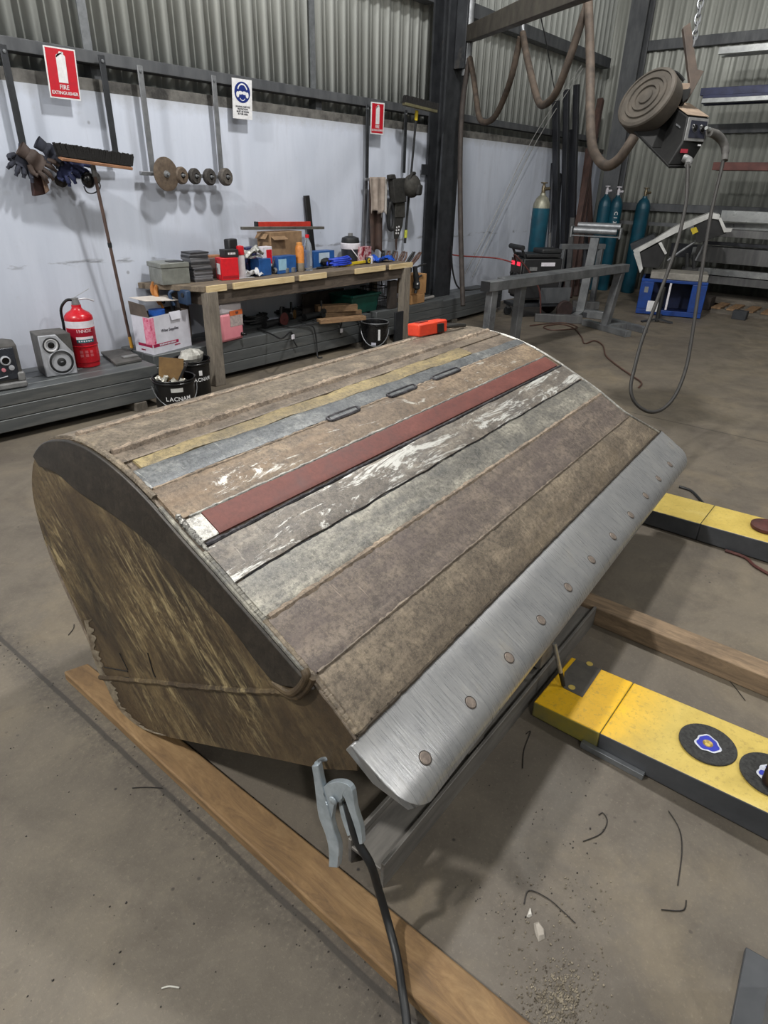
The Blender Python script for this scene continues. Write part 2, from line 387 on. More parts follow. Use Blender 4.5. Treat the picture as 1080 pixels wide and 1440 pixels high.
def steel(name, base, dark, lite, scratch=.5, rough=.5, metal=.6, lite_t=(.55, .72), patch=None, patch_t=(.55, .68), sdir=(2.5, 30), bmp=.25, seed=0, glint=None, glint_t=(.6, .66), con=1.0):
    """rolled plate: mottled colour, drag marks, scratches, optional patches of another finish (texture runs along / across the bucket)"""
    if name not in ('dark_wear_band', 'red_oxide_primer'): base, dark, lite = [tuple(min(255, c*1.13) for c in q) for q in (base, dark, lite)]
    m, nt, b = newmat(name); co = mapping(nt, coords(nt, 'Object'), (1, 1, 1), (0, 0, -BA), (seed*1.7, seed*.9, 0))
    n1 = noise(nt, co, 7, 10, .78, .3); n2 = noise(nt, co, 60, 6, .8); n4 = noise(nt, co, 210, 3, .75); n5 = noise(nt, mapping(nt, co, (1.2, 7, 7)), 2.2, 8, .7, .4)
    col = ramp(nt, n1, [(.34, dark), (.5, base), (.68, lite)])
    col = mix(nt, math_(nt, 'MULTIPLY', ramp(nt, n5, [(.42, (255, 255, 255)), (.56, (0, 0, 0))]), .55*con), col, dark)
    col = mix(nt, math_(nt, 'MULTIPLY', ramp(nt, n5, [(.56, (0, 0, 0)), (.7, (255, 255, 255))]), .45*con), col, lite)
    col = mix(nt, math_(nt, 'MULTIPLY', ramp(nt, n2, [(.40, (255, 255, 255)), (.55, (0, 0, 0))]), .6*con), col, tuple(c*.62 for c in dark))
    col = mix(nt, math_(nt, 'MULTIPLY', ramp(nt, n4, [(.55, (0, 0, 0)), (.7, (255, 255, 255))]), .5*con), col, lite)
    if patch:
        pn = noise(nt, mapping(nt, co, (.5, 1.5, 1.5)), 4.2, 9, .74, .5)
        col = mix(nt, ramp(nt, pn, [(patch_t[0], (0, 0, 0)), (patch_t[1], (190, 190, 190))]), col, patch)
    # short scratches running down the slope and across it
    sn = noise(nt, mapping(nt, co, (sdir[1], sdir[0], sdir[0]), (0, 0, .35)), 4, 3, .6)
    spots = ramp(nt, noise(nt, co, 3.1, 4, .6), [(.48, (0, 0, 0)), (.6, (255, 255, 255))])
    col = mix(nt, math_(nt, 'MULTIPLY', math_(nt, 'MULTIPLY', ramp(nt, sn, [(.66, (0, 0, 0)), (.73, (255, 255, 255))]), spots), scratch), col, tuple(min(255, c*1.18) for c in lite))
    sn2 = noise(nt, mapping(nt, co, (sdir[1]*.5, sdir[0]*1.4, sdir[0]), (0, 0, -.6), (3, 5, 1)), 4, 3, .6)
    col = mix(nt, math_(nt, 'MULTIPLY', ramp(nt, sn2, [(.69, (0, 0, 0)), (.75, (255, 255, 255))]), scratch*.6), col, tuple(min(255, c*1.15) for c in lite))
    r = nt.nodes.new('ShaderNodeMapRange'); r.inputs[3].default_value = rough-.12; r.inputs[4].default_value = rough+.18
    nt.links.new(n1, r.inputs[0]); rr = r.outputs[0]
    met = metal
    if glint:                                                       # freshly ground bright spots
        gn = noise(nt, mapping(nt, co, (.55, 3.0, 3.0), (0, 0, .06), (seed, 2, 0)), 4.6, 10, .82, .9)
        gf = ramp(nt, gn, [(glint_t[0], (0, 0, 0)), (glint_t[1], (255, 255, 255))])
        col = mix(nt, gf, col, glint)
        met = math_(nt, 'MULTIPLY_ADD', gf, .1, metal)
        rr = mix(nt, gf, rr, (160, 160, 160))
    nt.links.new(col, b.inputs['Base Color'])
    nt.links.new(rr, b.inputs['Roughness'])
    if hasattr(met, 'is_output'): nt.links.new(met, b.inputs['Metallic'])
    else: b.inputs['Metallic'].default_value = met
    bump(nt, b, math_(nt, 'ADD', math_(nt, 'MULTIPLY', n2, .6), math_(nt, 'ADD', n1, math_(nt, 'MULTIPLY', sn, .3))), bmp, .006)
    return m
M_BROWN = steel('mill_scale_brown', (112, 101, 90), (80, 71, 63), (140, 127, 111), .5, .5, .2, patch=(126, 112, 95), patch_t=(.54, .72))
M_OLD = steel('worn_old_plate', (114, 104, 92), (82, 74, 65), (146, 132, 112), .4, .52, .15, patch=(128, 115, 92), patch_t=(.54, .7), seed=3)
M_YEL = steel('yellowed_plate', (134, 119, 86), (102, 92, 74), (160, 144, 104), .4, .5, .12, patch=(108, 100, 88), patch_t=(.52, .7), seed=5)
M_BLUE = steel('ground_bare_plate', (104, 106, 107), (70, 73, 77), (140, 140, 136), .7, .42, .35, patch=(82, 84, 90), patch_t=(.48, .66), seed=7, sdir=(2, 40))
M_ORANGE = steel('rust_tinted_plate', (118, 103, 87), (86, 74, 64), (148, 130, 108), .4, .5, .15, patch=(128, 102, 76), patch_t=(.5, .7), seed=9, glint=(196, 194, 186), glint_t=(.575, .62))
M_RED = steel('red_oxide_primer', (108, 58, 51), (92, 50, 45), (122, 71, 62), .12, .55, .05, patch=(104, 58, 52), patch_t=(.5, .7), seed=11, bmp=.12, con=.5)
M_WHITE = steel('half_ground_plate', (112, 104, 95), (80, 75, 71), (148, 142, 132), .6, .45, .2, patch=(88, 86, 87), patch_t=(.48, .64), seed=13, glint=(204, 203, 198), glint_t=(.525, .565))
M_GREY = steel('polished_strip', (124, 120, 111), (86, 85, 83), (162, 158, 146), .7, .42, .35, patch=(86, 88, 91), patch_t=(.5, .7), seed=15, sdir=(2, 45))
M_PURPLE = steel('purplish_scale_plate', (104, 94, 86), (74, 66, 62), (132, 119, 105), .45, .5, .2, patch=(94, 83, 82), patch_t=(.45, .66), seed=17)
M_TAN = steel('tan_scale_plate', (112, 101, 88), (80, 72, 63), (142, 129, 110), .5, .5, .18, patch=(122, 108, 86), patch_t=(.52, .7), seed=19)
M_WELD = steel('fresh_weld_bead', (62, 60, 64), (38, 37, 42), (120, 118, 122), .5, .4, .6, seed=2, bmp=.6, sdir=(20, 20))
M_OLDWELD = steel('old_weld_bead', (138, 123, 108), (92, 82, 73), (176, 158, 138), .3, .6, .15, seed=4, bmp=.8, sdir=(20, 20))
M_EDGE = steel('bright_edge', (150, 148, 142), (110, 108, 106), (205, 204, 198), .6, .4, .6, seed=6, sdir=(20, 20))
M_BAND = steel('dark_wear_band', (50, 44, 38), (36, 32, 28), (68, 61, 53), .3, .42, .25, seed=8, bmp=.12, sdir=(1.5, 26))
def mk_side():
    m, nt, b = newmat('abraded_side_plate'); co = coords(nt)
    # scoured along the digging direction: long streaks of bare yellowish steel
    ro = mapping(nt, co, (1, 1, 1), (-.70, 0, 0))
    n1 = noise(nt, mapping(nt, ro, (1, .42, 1.7)), 7, 10, .82, .7); n2 = noise(nt, mapping(nt, ro, (1, .5, 1.2)), 2.4, 6, .65, .4); n3 = noise(nt, co, 46, 5, .75); n4 = noise(nt, mapping(nt, ro, (1, .28, 2.2)), 17, 9, .85, .5)
    col = ramp(nt, n2, [(.34, (42, 36, 28)), (.48, (66, 53, 38)), (.6, (84, 69, 49)), (.72, (102, 91, 68))])
    zone = ramp(nt, noise(nt, mapping(nt, ro, (1, .6, 1.3), (0, 0, 0), (0, .35, .2)), 2.0, 5, .6), [(.44, (0, 0, 0)), (.6, (255, 255, 255))])
    col = mix(nt, math_(nt, 'MULTIPLY', ramp(nt, n1, [(.46, (0, 0, 0)), (.6, (255, 255, 255))]), math_(nt, 'MULTIPLY_ADD', zone, .6, .25)), col, (124, 106, 74))
    col = mix(nt, math_(nt, 'MULTIPLY', math_(nt, 'MULTIPLY', ramp(nt, n4, [(.52, (0, 0, 0)), (.60, (255, 255, 255))]), zone), .85), col, (168, 151, 112))
    col = mix(nt, math_(nt, 'MULTIPLY', ramp(nt, n4, [(.36, (255, 255, 255)), (.46, (0, 0, 0))]), .55), col, (38, 31, 24))
    col = mix(nt, math_(nt, 'MULTIPLY', ramp(nt, n3, [(.38, (255, 255, 255)), (.5, (0, 0, 0))]), .4), col, (40, 33, 26))
    nt.links.new(col, b.inputs['Base Color']); b.inputs['Metallic'].default_value = .15; b.inputs['Roughness'].default_value = .5
    bump(nt, b, math_(nt, 'ADD', n1, math_(nt, 'ADD', math_(nt, 'MULTIPLY', n3, .4), n4)), .4, .008)
    return m
M_SIDE = mk_side()
M_INSIDE = mat('bucket_inside', (48, 42, 38), (30, 27, 25), 5, .75, .1, .2)
M_CHEW = mat('chewed_torn_edge', (150, 140, 122), (92, 80, 66), 26, .5, .3, .6, (1, 1, 1), 7)

bucket = thing('loader_bucket', 'large worn steel loader bucket lying mouth down on timber, with welded wear strips', 'bucket', L3(2.1, 1.4, .05))
TH = .022
mb = MB()
nt_, nw_ = 88, 12
def shell_out(a, w): return sh(22*a, w)
mb.grid(shell_out, nt_, nw_)
k0 = len(mb.v)
mb.grid(lambda a, w: sh(22*a, w)-shell_n(22*a, w)*TH, nt_, nw_)
# close the rim
off = nt_*(nw_+1)
for j in range(nw_):
    mb.f.append((j, j+1, k0+j+1, k0+j)); mb.f.append((off+j, off+j+1, k0+off+j+1, k0+off+j))
for i in range(nt_):
    a = i*(nw_+1); c = (i+1)*(nw_+1)
    mb.f.append((a, c, k0+c, k0+a)); mb.f.append((a+nw_, c+nw_, k0+c+nw_, k0+a+nw_))
mb.build('shell', M_BROWN, bucket, angle=.8)

def side_profile(tab, off, n=96, inset=0.0):
    """outline of an end plate, pulled inwards by off along the bucket axis"""
    pts = [stat(tab, 22*i/n) for i in range(n+1)]
    return pts
NEARN = (AX-.10*(.375*SV+.927*UP)).normalized()
MOUTH = [(.650, .497), (.757, .429), (1.01, .311), (1.418, .118), (1.541, .073)]
def end_plate(tab, uof, direction, name, material):
    pts = [stat(tab, 22*i/96) for i in range(97)]
    m_ = [L3(uof(s, z), s, z) for s, z in MOUTH]
    poly = pts+m_
    return MB().prism(poly, AX*direction).build(name, material, bucket, angle=.5)
near_u = lambda s, z: .846+.1*(.375*(s-1.715)+.927*(z-.05))
end_plate(NEAR, near_u, .03, 'side_plate', M_SIDE)
end_plate(FAR, lambda s, z: 3.4 if s > .9 else 3.4+.17*(.9-s)/.28, -.03, 'side_plate', M_SIDE)
# dark wear band along the curved edge, near end
low = [(60, 655), (84, 664), (113, 689), (160, 720), (202, 752), (230, 778), (260, 806), (298, 846), (330, 881), (367, 931), (392, 960)]
nn_n = (AX-.10*(.375*SV+.927*UP)); nn_c = nn_n.dot(L3(.846, 1.715, .052))
lowp = [hit(x, y, nn_n, nn_c) for x, y in low]; lowp = catmull(lowp, 5)
topt = [7.3+(20.2-7.3)*i/(len(lowp)-1) for i in range(len(lowp))]
topp = [stat(NEAR, t) for t in topt]
mb = MB(); n = len(lowp); out = -AX*.013
vs = [p for p in topp]+[p for p in lowp]+[p+out for p in topp]+[p+out for p in lowp]
fs = [(i, i+1, n+i+1, n+i) for i in range(n-1)]+[(2*n+i, 3*n+i, 3*n+i+1, 2*n+i+1) for i in range(n-1)]
fs += [(i, 2*n+i, 2*n+i+1, i+1) for i in range(n-1)]+[(n+i, n+i+1, 3*n+i+1, 3*n+i) for i in range(n-1)]
fs += [(0, n, 3*n, 2*n), (n-1, 2*n-1, 4*n-1, 3*n-1)]
mb.add(vs, fs).build('edge_wear_band', M_BAND, bucket, bevel=.004)
def npix(x, y, lift=0.0): return hit(x, y, nn_n, nn_c)-AX*lift
# weld bead where the lower side plate is joined on
def rough_path(pts, k, j):
    p = catmull([Vector(q) for q in pts], k); return [q+V(random.uniform(-j, j), random.uniform(-j, j), random.uniform(-j, j)) for q in p]
MB().tube(rough_path([npix(x, y) for x, y in ((141, 952), (219, 959), (262, 964), (330, 970), (394, 973), (421, 979))], 14, .0015), .009, 7).build('side_weld_seam', M_SIDE, bucket)
mb = MB(); mb.tube([npix(388, 958, .006), npix(412, 970, .012), npix(428, 962, .016), npix(437, 947, .016), npix(433, 938, .012)], .011, 10, 6)
mb.tube([npix(398, 973, .0), npix(420, 977, .008), npix(436, 964, .010), npix(443, 950, .008)], .010, 10, 6)
mb.build('weld_lip', M_SIDE, bucket)
# cracks scored into the side plate
mb = MB()
for q in (((147, 938), (180, 944)), ((149, 951), (182, 953)), ((168, 918), (180, 942)), ((208, 918), (216, 946), (219, 952))):
    mb.tube([npix(x, y, .0005) for x, y in q], .0022, 5, 4)
mb.build('score_marks', flat('crack_shadow', (26, 22, 19), .9), bucket)
# torn lower edge
mb = MB(); tp = [npix(x, y) for x, y in ((119, 872), (124, 895), (130, 920), (139, 945), (149, 962), (160, 985), (176, 1006), (200, 1024), (225, 1033))]
tp = catmull(tp, 8)
inn = (npix(230, 930)-tp[20]).normalized()
n = len(tp); rw = [random.uniform(.025, .075)*(1-.3*abs(i/n-.5)) for i in range(n)]
vs = []
for i, p in enumerate(tp):
    for a in (0, .4, 1): vs.append(p+inn*rw[i]*a-AX*(.0012+random.uniform(.001, .005)*(1-a)*(.2 if a == 0 else 1)))
mb.add(vs, [(i*3+j, i*3+j+1, i*3+j+4, i*3+j+3) for i in range(n-1) for j in range(2)]).build('torn_edge', M_CHEW, bucket, angle=.3)

def plate(name, tn0, tn1, tf0, tf1, w0, w1, th, material, base=0.0, nt=10, nw=40, wob=0.0, parent=None):
    """wear plate welded onto the shell: follows the curve, has thickness"""
    mb = MB(); ph = random.uniform(0, 9)
    def P(a, w_, h):
        w = w0+(w1-w0)*w_; t0 = tn0+(tf0-tn0)*w; t1 = tn1+(tf1-tn1)*w
        j = wob*(math.sin(w*37+ph)+.6*math.sin(w*83+2*ph)+.5*math.sin(w*171+ph)+.3*math.sin(w*311))
        t = t0+(t1-t0)*a+j
        e = .0 if .02 < a < .98 else -.0015
        return sh(t, w)+shell_n(t, w)*(h+e)
    mb.grid(lambda a, w: P(a, w, base+th), nt, nw)
    k = len(mb.v); mb.grid(lambda a, w: P(a, w, base-.004), nt, nw)
    q = nw+1
    for j in range(nw): mb.f += [(j, j+1, k+j+1, k+j), (nt*q+j, nt*q+j+1, k+nt*q+j+1, k+nt*q+j)]
    for i in range(nt): mb.f += [(i*q, (i+1)*q, k+(i+1)*q, k+i*q), (i*q+nw, (i+1)*q+nw, k+(i+1)*q+nw, k+i*q+nw)]
    return mb.build(name, material, parent or bucket, angle=.5)
S = 'wear_strip'
def lab(o, s): o['label'] = s; return o
plate(S, 6.5, 9.45, 6.5, 9.45, .005, .995, .008, M_OLD)
plate(S, 9.6, 11.15, 9.6, 11.1, .005, .995, .010, M_OLD, wob=.02)
plate(S, 11.3, 11.72, 11.28, 11.72, .004, .995, .008, M_BROWN)
lab(plate(S, 11.74, 12.1, 11.74, 12.45, .02, .80, .008, M_YEL, wob=.03), 'yellowish wear strip')
lab(plate(S, 12.12, 12.88, 12.47, 12.9, .006, .995, .009, M_BLUE, wob=.012), 'blue grey ground bare wear strip')
lab(plate(S, 12.97, 14.28, 12.97, 14.28, .006, .985, .008, M_ORANGE, wob=.01), 'rust tinted wear strip')
lab(plate(S, 14.33, 15.2, 14.33, 15.2, .035, .975, .010, M_RED), 'red oxide primed wear strip')
lab(plate(S, 14.36, 15.2, 14.36, 15.2, .006, .034, .009, M_EDGE, nw=6), 'bright bare end of the primed strip')
lab(plate(S, 15.42, 16.47, 15.42, 16.47, .006, .985, .013, M_WHITE, wob=.014), 'half ground wear strip with bright patches')
lab(plate(S, 16.5, 17.66, 16.5, 17.66, .004, .994, .006, M_GREY, wob=.022), 'polished grey wear strip')
plate(S, 17.74, 19.8, 17.74, 19.8, .006, .985, .010, M_PURPLE, wob=.016)
plate(S, 19.87, 21.93, 19.87, 21.93, .004, .99, .005, M_TAN, wob=.006)
# welds between the strips
def bead(t, w0, w1, r, material, lift=.004, n=160, jit=.004, tf=None):
    pts = []; rr = []
    for i in range(n+1):
        w = w0+(w1-w0)*i/n; tt = t+((tf if tf is not None else t)-t)*w+random.uniform(-jit, jit)*3
        pts.append(sh(tt, w)+shell_n(tt, w)*lift); rr.append(r*random.uniform(.7, 1.25))
    return MB().tube(pts, rr, 7).build('weld_bead', material, bucket)
bead(9.53, .01, .99, .015, M_OLDWELD, .004)
bead(11.21, .01, .99, .017, M_OLDWELD, .005)
bead(12.93, .01, .99, .007, M_OLDWELD, .003)
bead(14.31, .02, .98, .006, M_EDGE, .006)
bead(15.33, .012, .985, .007, M_WELD, .006)
bead(17.70, .01, .985, .011, M_OLDWELD, .004)
bead(19.83, .01, .985, .006, M_BROWN, .004)
bead(16.49, .02, .985, .004, M_WELD, .002)
for (px0, px1) in (((464, 594), (500, 577)), ((548, 560), (581, 546)), ((610, 535), (642, 521))):
    # short welded-in keeper pieces along the gap between two strips
    def solve(px):
        best = min((((sh(12.93, w/400)-EYE).dot(CF) and (((sh(12.93, w/400)-EYE).dot(CR)/(sh(12.93, w/400)-EYE).dot(CF)*FPX+540-px[0])**2)), w/400) for w in range(401)); return best[1]
    wa, wb = solve(px0), solve(px1)
    o = lab(plate('keeper_bar', 12.84, 13.02, 12.84, 13.02, wa, wb, .013, M_BLUE, nt=4, nw=8), 'short bar tacked over the gap')
    pts = [sh(t, w)+shell_n(t, w)*.010 for t, w in ((13.03, wa), (13.04, (wa+wb)/2), (13.03, wb), (12.93, wb+.004), (12.83, wb), (12.82, (wa+wb)/2), (12.83, wa), (12.93, wa-.004), (13.03, wa))]
    MB().tube(pts, .006, 6, 6).build('keeper_weld', M_WELD, o)
# chain of tack welds at the near end of the primed strip
mb = MB()
for i in range(26):
    t = 14.2+1.3*i/25; mb.ball(sh(t, .008)+shell_n(t, .008)*.010, random.uniform(.006, .011), 8, jit=.15)
mb.build('weld_bead', M_EDGE, bucket)
for t0, t1, m_ in ((9.6, 13.2, M_OLD), (15.5, 17.7, M_GREY), (17.7, 21.8, M_TAN)):
    pts = []; rr = []
    for i in range(90):
        t = t0+(t1-t0)*i/89; w = .0042+random.uniform(-.0003, .0003); pts.append(sh(t, w)+shell_n(t, w)*.002); rr.append(.0105*random.uniform(.9, 1.12))
    MB().tube(pts, rr, 7).build('weld_bead', m_, bucket)
# rounded bright rim along the near and far edges of the shell
for w, t0, t1 in ((.001, 13.6, 19.8), (.001, 19.8, 22), (.999, 10.5, 22)):
    MB().tube([sh(t0+(t1-t0)*i/120, w)+shell_n(t0+(t1-t0)*i/120, w)*.001 for i in range(121)], (.007 if w > .5 or t0 < 19 else .004), 8).build('rim_weld', M_EDGE if w > .5 else (M_GREY if t0 < 19 else M_BROWN), bucket)

# --------------------------------------------------------------- bolt-on cutting edge
def mk_blade():
    m, nt, b = newmat('ground_cutting_edge'); co = mapping(nt, coords(nt), (1, 1, 1), (0, 0, -BA))
    br = noise(nt, mapping(nt, co, (60, 3, 3), (0, 0, .12)), 4, 4, .6); br2 = noise(nt, mapping(nt, co, (34, 2.5, 3), (0, 0, -.22), (2, 1, 0)), 4, 4, .6)
    n1 = noise(nt, co, 4, 6, .6); n2 = noise(nt, co, 60, 3)
    col = ramp(nt, math_(nt, 'ADD', math_(nt, 'MULTIPLY', br, .55), math_(nt, 'MULTIPLY', n1, .45)), [(.3, (132, 133, 136)), (.52, (150, 150, 151)), (.72, (170, 169, 166))])
    col = mix(nt, math_(nt, 'MULTIPLY', ramp(nt, br2, [(.67, (0, 0, 0)), (.74, (255, 255, 255))]), .8), col, (226, 224, 216))
    col = mix(nt, math_(nt, 'MULTIPLY', ramp(nt, noise(nt, co, 11, 6, .7), [(.5, (0, 0, 0)), (.7, (255, 255, 255))]), .35), col, (112, 114, 119))
    col = mix(nt, math_(nt, 'MULTIPLY', ramp(nt, n1, [(.6, (0, 0, 0)), (.75, (255, 255, 255))]), .3), col, (176, 160, 130))
    nt.links.new(col, b.inputs['Base Color']); b.inputs['Metallic'].default_value = .45
    nt.links.new(ramp(nt, br, [(.3, (136, 136, 136)), (.7, (160, 160, 160))]), b.inputs['Roughness'])
    bump(nt, b, math_(nt, 'ADD', br, math_(nt, 'ADD', br2, math_(nt, 'MULTIPLY', n2, .2))), .10, .004)
    return m
M_BLADE = mk_blade()
BK0 = hit(495, 1046, nn_n, nn_c); BO0 = npix(545, 1113)
bs0, bz0 = BK0.dot(SV), BK0.z
bd = V(BO0.dot(SV)-bs0, BO0.z-bz0, 0).normalized()          # direction of the flat in the (s,z) plane
bn = V(-bd.y, bd.x, 0); bn = -bn if bn.y < 0 else bn
# cross-section: (distance down the slope, height over the flat)
BW = .232                                                    # width of the edge
XS = [(0, -.004), (.004, 0), (.06, 0), (.12, 0), (.155, 0), (.172, -.001), (.19, -.004), (.206, -.010), (.220, -.018), (.229, -.027), (BW, -.033), (.228, -.037), (.2, -.035), (.1, -.033), (0, -.033)]
ub0 = BK0.dot(AX)-.004
pfar = hit(931, 606, (SV*(-bd.y)+UP*bd.x), (SV*(-bd.y)+UP*bd.x).dot(BK0)); ub1 = pfar.dot(AX)
def bpt(u, d, h): return L3(u, bs0+bd.x*d+bn.x*h, bz0+bd.y*d+bn.y*h)
mb = MB(); NU = 60; RC = .10
def edge_u(d):                                               # rounded outer corners
    x = d-(BW-RC)
    return 0 if x <= 0 else RC-math.sqrt(max(0, RC*RC-min(x, RC)**2))
rows = []
for i in range(NU+1):
    a = i/NU
    for d, h in XS:
        e = edge_u(d); lo = ub0+e; hi = ub1-e
        mb.v.append(bpt(lo+(hi-lo)*a, d, h))
k = len(XS)
for i in range(NU):
    for j in range(k): mb.f.append((i*k+j, i*k+(j+1) % k, (i+1)*k+(j+1) % k, (i+1)*k+j))
mb.f.append(tuple(range(k-1, -1, -1))); mb.f.append(tuple(NU*k+j for j in range(k)))
blade = lab(mb.build('cutting_edge', M_BLADE, bucket, bevel=.003, angle=.9), 'bright ground bolt-on cutting edge')
M_BOLT = mat('brownish_bolt_head', (136, 124, 114), (104, 94, 88), 60, .5, .4, .4)
M_BOLTR = flat('bolt_hole_shadow', (58, 52, 48), .8)
BN3 = SV*bn.x+UP*bn.y
for x, y in ((598, 1066), (662, 988), (716, 925), (761, 872), (799, 826), (832, 787), (862, 754), (887, 724), (908, 697), (926, 673), (942, 653)):
    c = hit(x, y, BN3, BN3.dot(BK0))
    o = MB().lathe([(.0165, -.006), (.0165, .0010), (.015, .0022), (.004, .0024), (.0, .0024)], c, BN3, 24, cap=False).build('plow_bolt', M_BOLT, blade)
    MB().lathe([(.0164, .0004), (.0186, .0010), (.0192, .0004)], c, BN3, 24, cap=False).build('bolt_rim', M_BOLTR, blade)
# dirt crumbs in the step above the cutting edge, plus a dark tube as shade
M_SEAM = mat('seam_dirt_and_shade', (72, 62, 50), (44, 38, 32), 60, .95, 0, .8)
mb = MB()
for i in range(420):
    u = ub0+.02+(ub1-ub0-.06)*(random.random()**1.5)
    c = bpt(u, -random.uniform(.0, .013), .004+random.uniform(-.012, .0))
    mb.ball(c, random.uniform(.002, .0055), 6, jit=.3)
mb.tube([bpt(ub0+.03+(ub1-ub0-.05)*i/150, -.003+random.uniform(-.0015, .0015), .0005+random.uniform(-.001, .001)) for i in range(151)], .0065, 7)  # dark tube stands for seam shade and hides the bright blade edge
o = mb.build('seam_dirt_and_shade', M_SEAM, bucket); o['kind'] = 'stuff'
# ================================================================== FOREGROUND
WOODY = mat('yellow_brown_timber', (146, 112, 70), (118, 88, 54), 5, .7, 0, .25, (1, 1, 1), 7, c3=(100, 74, 46), t3=(.52, .72))
def mk_timber(name, base, dark, lite, axis=1):
    m, nt, b = newmat(name); co = coords(nt)
    sc = [5, 5, 5]; sc[axis] = .8
    gr = noise(nt, mapping(nt, co, sc), 4, 8, .75, 1.2); n2 = noise(nt, co, 5, 5, .65); n3 = noise(nt, co, 50, 3)
    col = ramp(nt, gr, [(.3, dark), (.5, base), (.72, lite)])
    col = mix(nt, ramp(nt, n2, [(.52, (0, 0, 0)), (.74, (190, 190, 190))]), col, dark)
    nt.links.new(col, b.inputs['Base Color']); b.inputs['Roughness'].default_value = .75
    bump(nt, b, math_(nt, 'ADD', gr, math_(nt, 'MULTIPLY', n3, .4)), .3, .004); return m
T1 = mk_timber('timber_near', (122, 95, 63), (88, 68, 47), (146, 119, 83))
T2 = mk_timber('timber_far', (126, 106, 84), (84, 71, 58), (158, 134, 106))
tb = MB().prism([V(.722, 2.125, 0), V(.808, 2.10, 0), V(.828, .10, 0), V(.690, .08, 0)], V(0, 0, .044))
tag(tb.build('timber_board', T1, bevel=.006), 'long yellow-brown timber board on the floor under the bucket side, beside the slab joint', 'timber', )
tb = MB().box((2.475, .05, .045), (.105, 2.9, .09))
tag(tb.build('timber_board', T2, bevel=.005), 'grey-brown timber bearer on the floor between the two yellow beams', 'timber')

# channel beam lying under the cutting edge
M_CH = mat('mill_grey_channel', (142, 138, 132), (104, 101, 98), 10, .5, .4, .2, (.4, 2, 2), 6, c3=(92, 88, 84), t3=(.55, .7))
t = thing('steel_channel', 'grey steel channel lying on the floor below the bright cutting edge', 'steel beam', (1.62, .70, 0))
dirc = (V(2.415, .685, 0)-V(.875, .655, 0)).normalized(); nrm = V(-dirc.y, dirc.x, 0)
A0 = V(.875, .655, 0)
def chan(a, b, off0, off1, z0, z1, nm):
    p = A0+dirc*a; q = A0+dirc*b
    MB().prism([p+nrm*off0+UP*z0, p+nrm*off1+UP*z0, p+nrm*off1+UP*z1, p+nrm*off0+UP*z1], q-p).build(nm, M_CH, t, bevel=.002)
chan(0, 1.545, 0, .012, 0, .10, 'flange'); chan(0, 1.545, .118, .13, 0, .10, 'flange'); chan(0, 1.545, .012, .118, .062, .074, 'web')
# packing posts that carry the bucket, standing on the channel
for a in (.52, 1.05):
    p = A0+dirc*a+nrm*.065
    tag(MB().box((p.x, p.y, .1+.145), (.10, .10, .29)).build('packing_block', M_CH, bevel=.004), 'grey packing block between the channel and the cutting edge, %s' % ('nearer one' if a < .8 else 'farther one'), 'block')

# yellow box beams
def mk_yellow(name, fade):
    """yellow paint, strong at the bucket end and dusted over further along the beam"""
    m, nt, b = newmat(name); co = coords(nt); n1 = noise(nt, co, 5, 8, .72, .4); n2 = noise(nt, co, 60, 5, .75)
    strong = ramp(nt, n1, [(.3, (204, 158, 16)), (.55, (226, 176, 22)), (.75, (234, 186, 34))]); dusty = ramp(nt, n1, [(.3, (178, 154, 74)), (.55, (196, 172, 88)), (.75, (206, 186, 112))])
    if fade: col = dusty
    else:
        sep = nt.nodes.new('ShaderNodeSeparateXYZ'); nt.links.new(co, sep.inputs[0])
        mr = nt.nodes.new('ShaderNodeMapRange'); mr.inputs[1].default_value = .84; mr.inputs[2].default_value = 1.06
        nt.links.new(math_(nt, 'ADD', sep.outputs[1], math_(nt, 'MULTIPLY', math_(nt, 'SUBTRACT', n1, .5), .25)), mr.inputs[0])
        col = mix(nt, mr.outputs[0], dusty, strong)
    col = mix(nt, ramp(nt, n2, [(.36, (170, 170, 170)), (.46, (0, 0, 0))]), col, (140, 120, 66))
    col = mix(nt, ramp(nt, noise(nt, co, 13, 8, .78, .6), [(.66, (0, 0, 0)), (.76, (150, 150, 150))]), col, (120, 106, 70))
    nt.links.new(col, b.inputs['Base Color']); b.inputs['Roughness'].default_value = .5; bump(nt, b, n2, .12, .003); return m
YB = mk_yellow('yellow_paint', False); YF = mk_yellow('faded_yellow_paint', True)
GS = mat('grey_beam_side', (86, 88, 92), (66, 68, 72), 5, .45, .35, .06, c3=(104, 104, 104), t3=(.55, .8))
YS = mat('yellow_overspray_side', (150, 140, 60), (104, 104, 84), 4, .5, .2, .06, c3=(180, 150, 40), t3=(.5, .7))
PATCH = mat('grey_bare_patch', (96, 92, 86), (78, 75, 71), 20, .6, .1, .2)
def ybeam(name, label, x0, x1, y_end, y_far, h0, h1, ysplit):
    t = thing(name, label, 'beam', ((x0+x1)/2, (y_end+y_far)/2, 0))
    def z(y): return h0+(h1-h0)*(y_end-y)/(y_end-y_far)
    def seg(ya, yb, nm, top, side):
        mb = MB(); za, zb = z(ya), z(yb)
        vs = [(x0, ya, .006), (x1, ya, .006), (x1, ya, za), (x0, ya, za), (x0, yb, .006), (x1, yb, .006), (x1, yb, zb), (x0, yb, zb)]
        mb.add(vs, [(0, 1, 2, 3), (4, 7, 6, 5), (3, 2, 6, 7), (0, 3, 7, 4), (1, 5, 6, 2), (0, 4, 5, 1)])
        o = mb.build(nm, [top, side], t, angle=.5)
        for p in o.data.polygons: p.material_index = 0 if p.normal.z > .7 else 1
        bv = o.modifiers.new('bevel', 'BEVEL'); bv.width = .006; bv.segments = 2; bv.limit_method = 'ANGLE'
        return o
    return t, z, seg
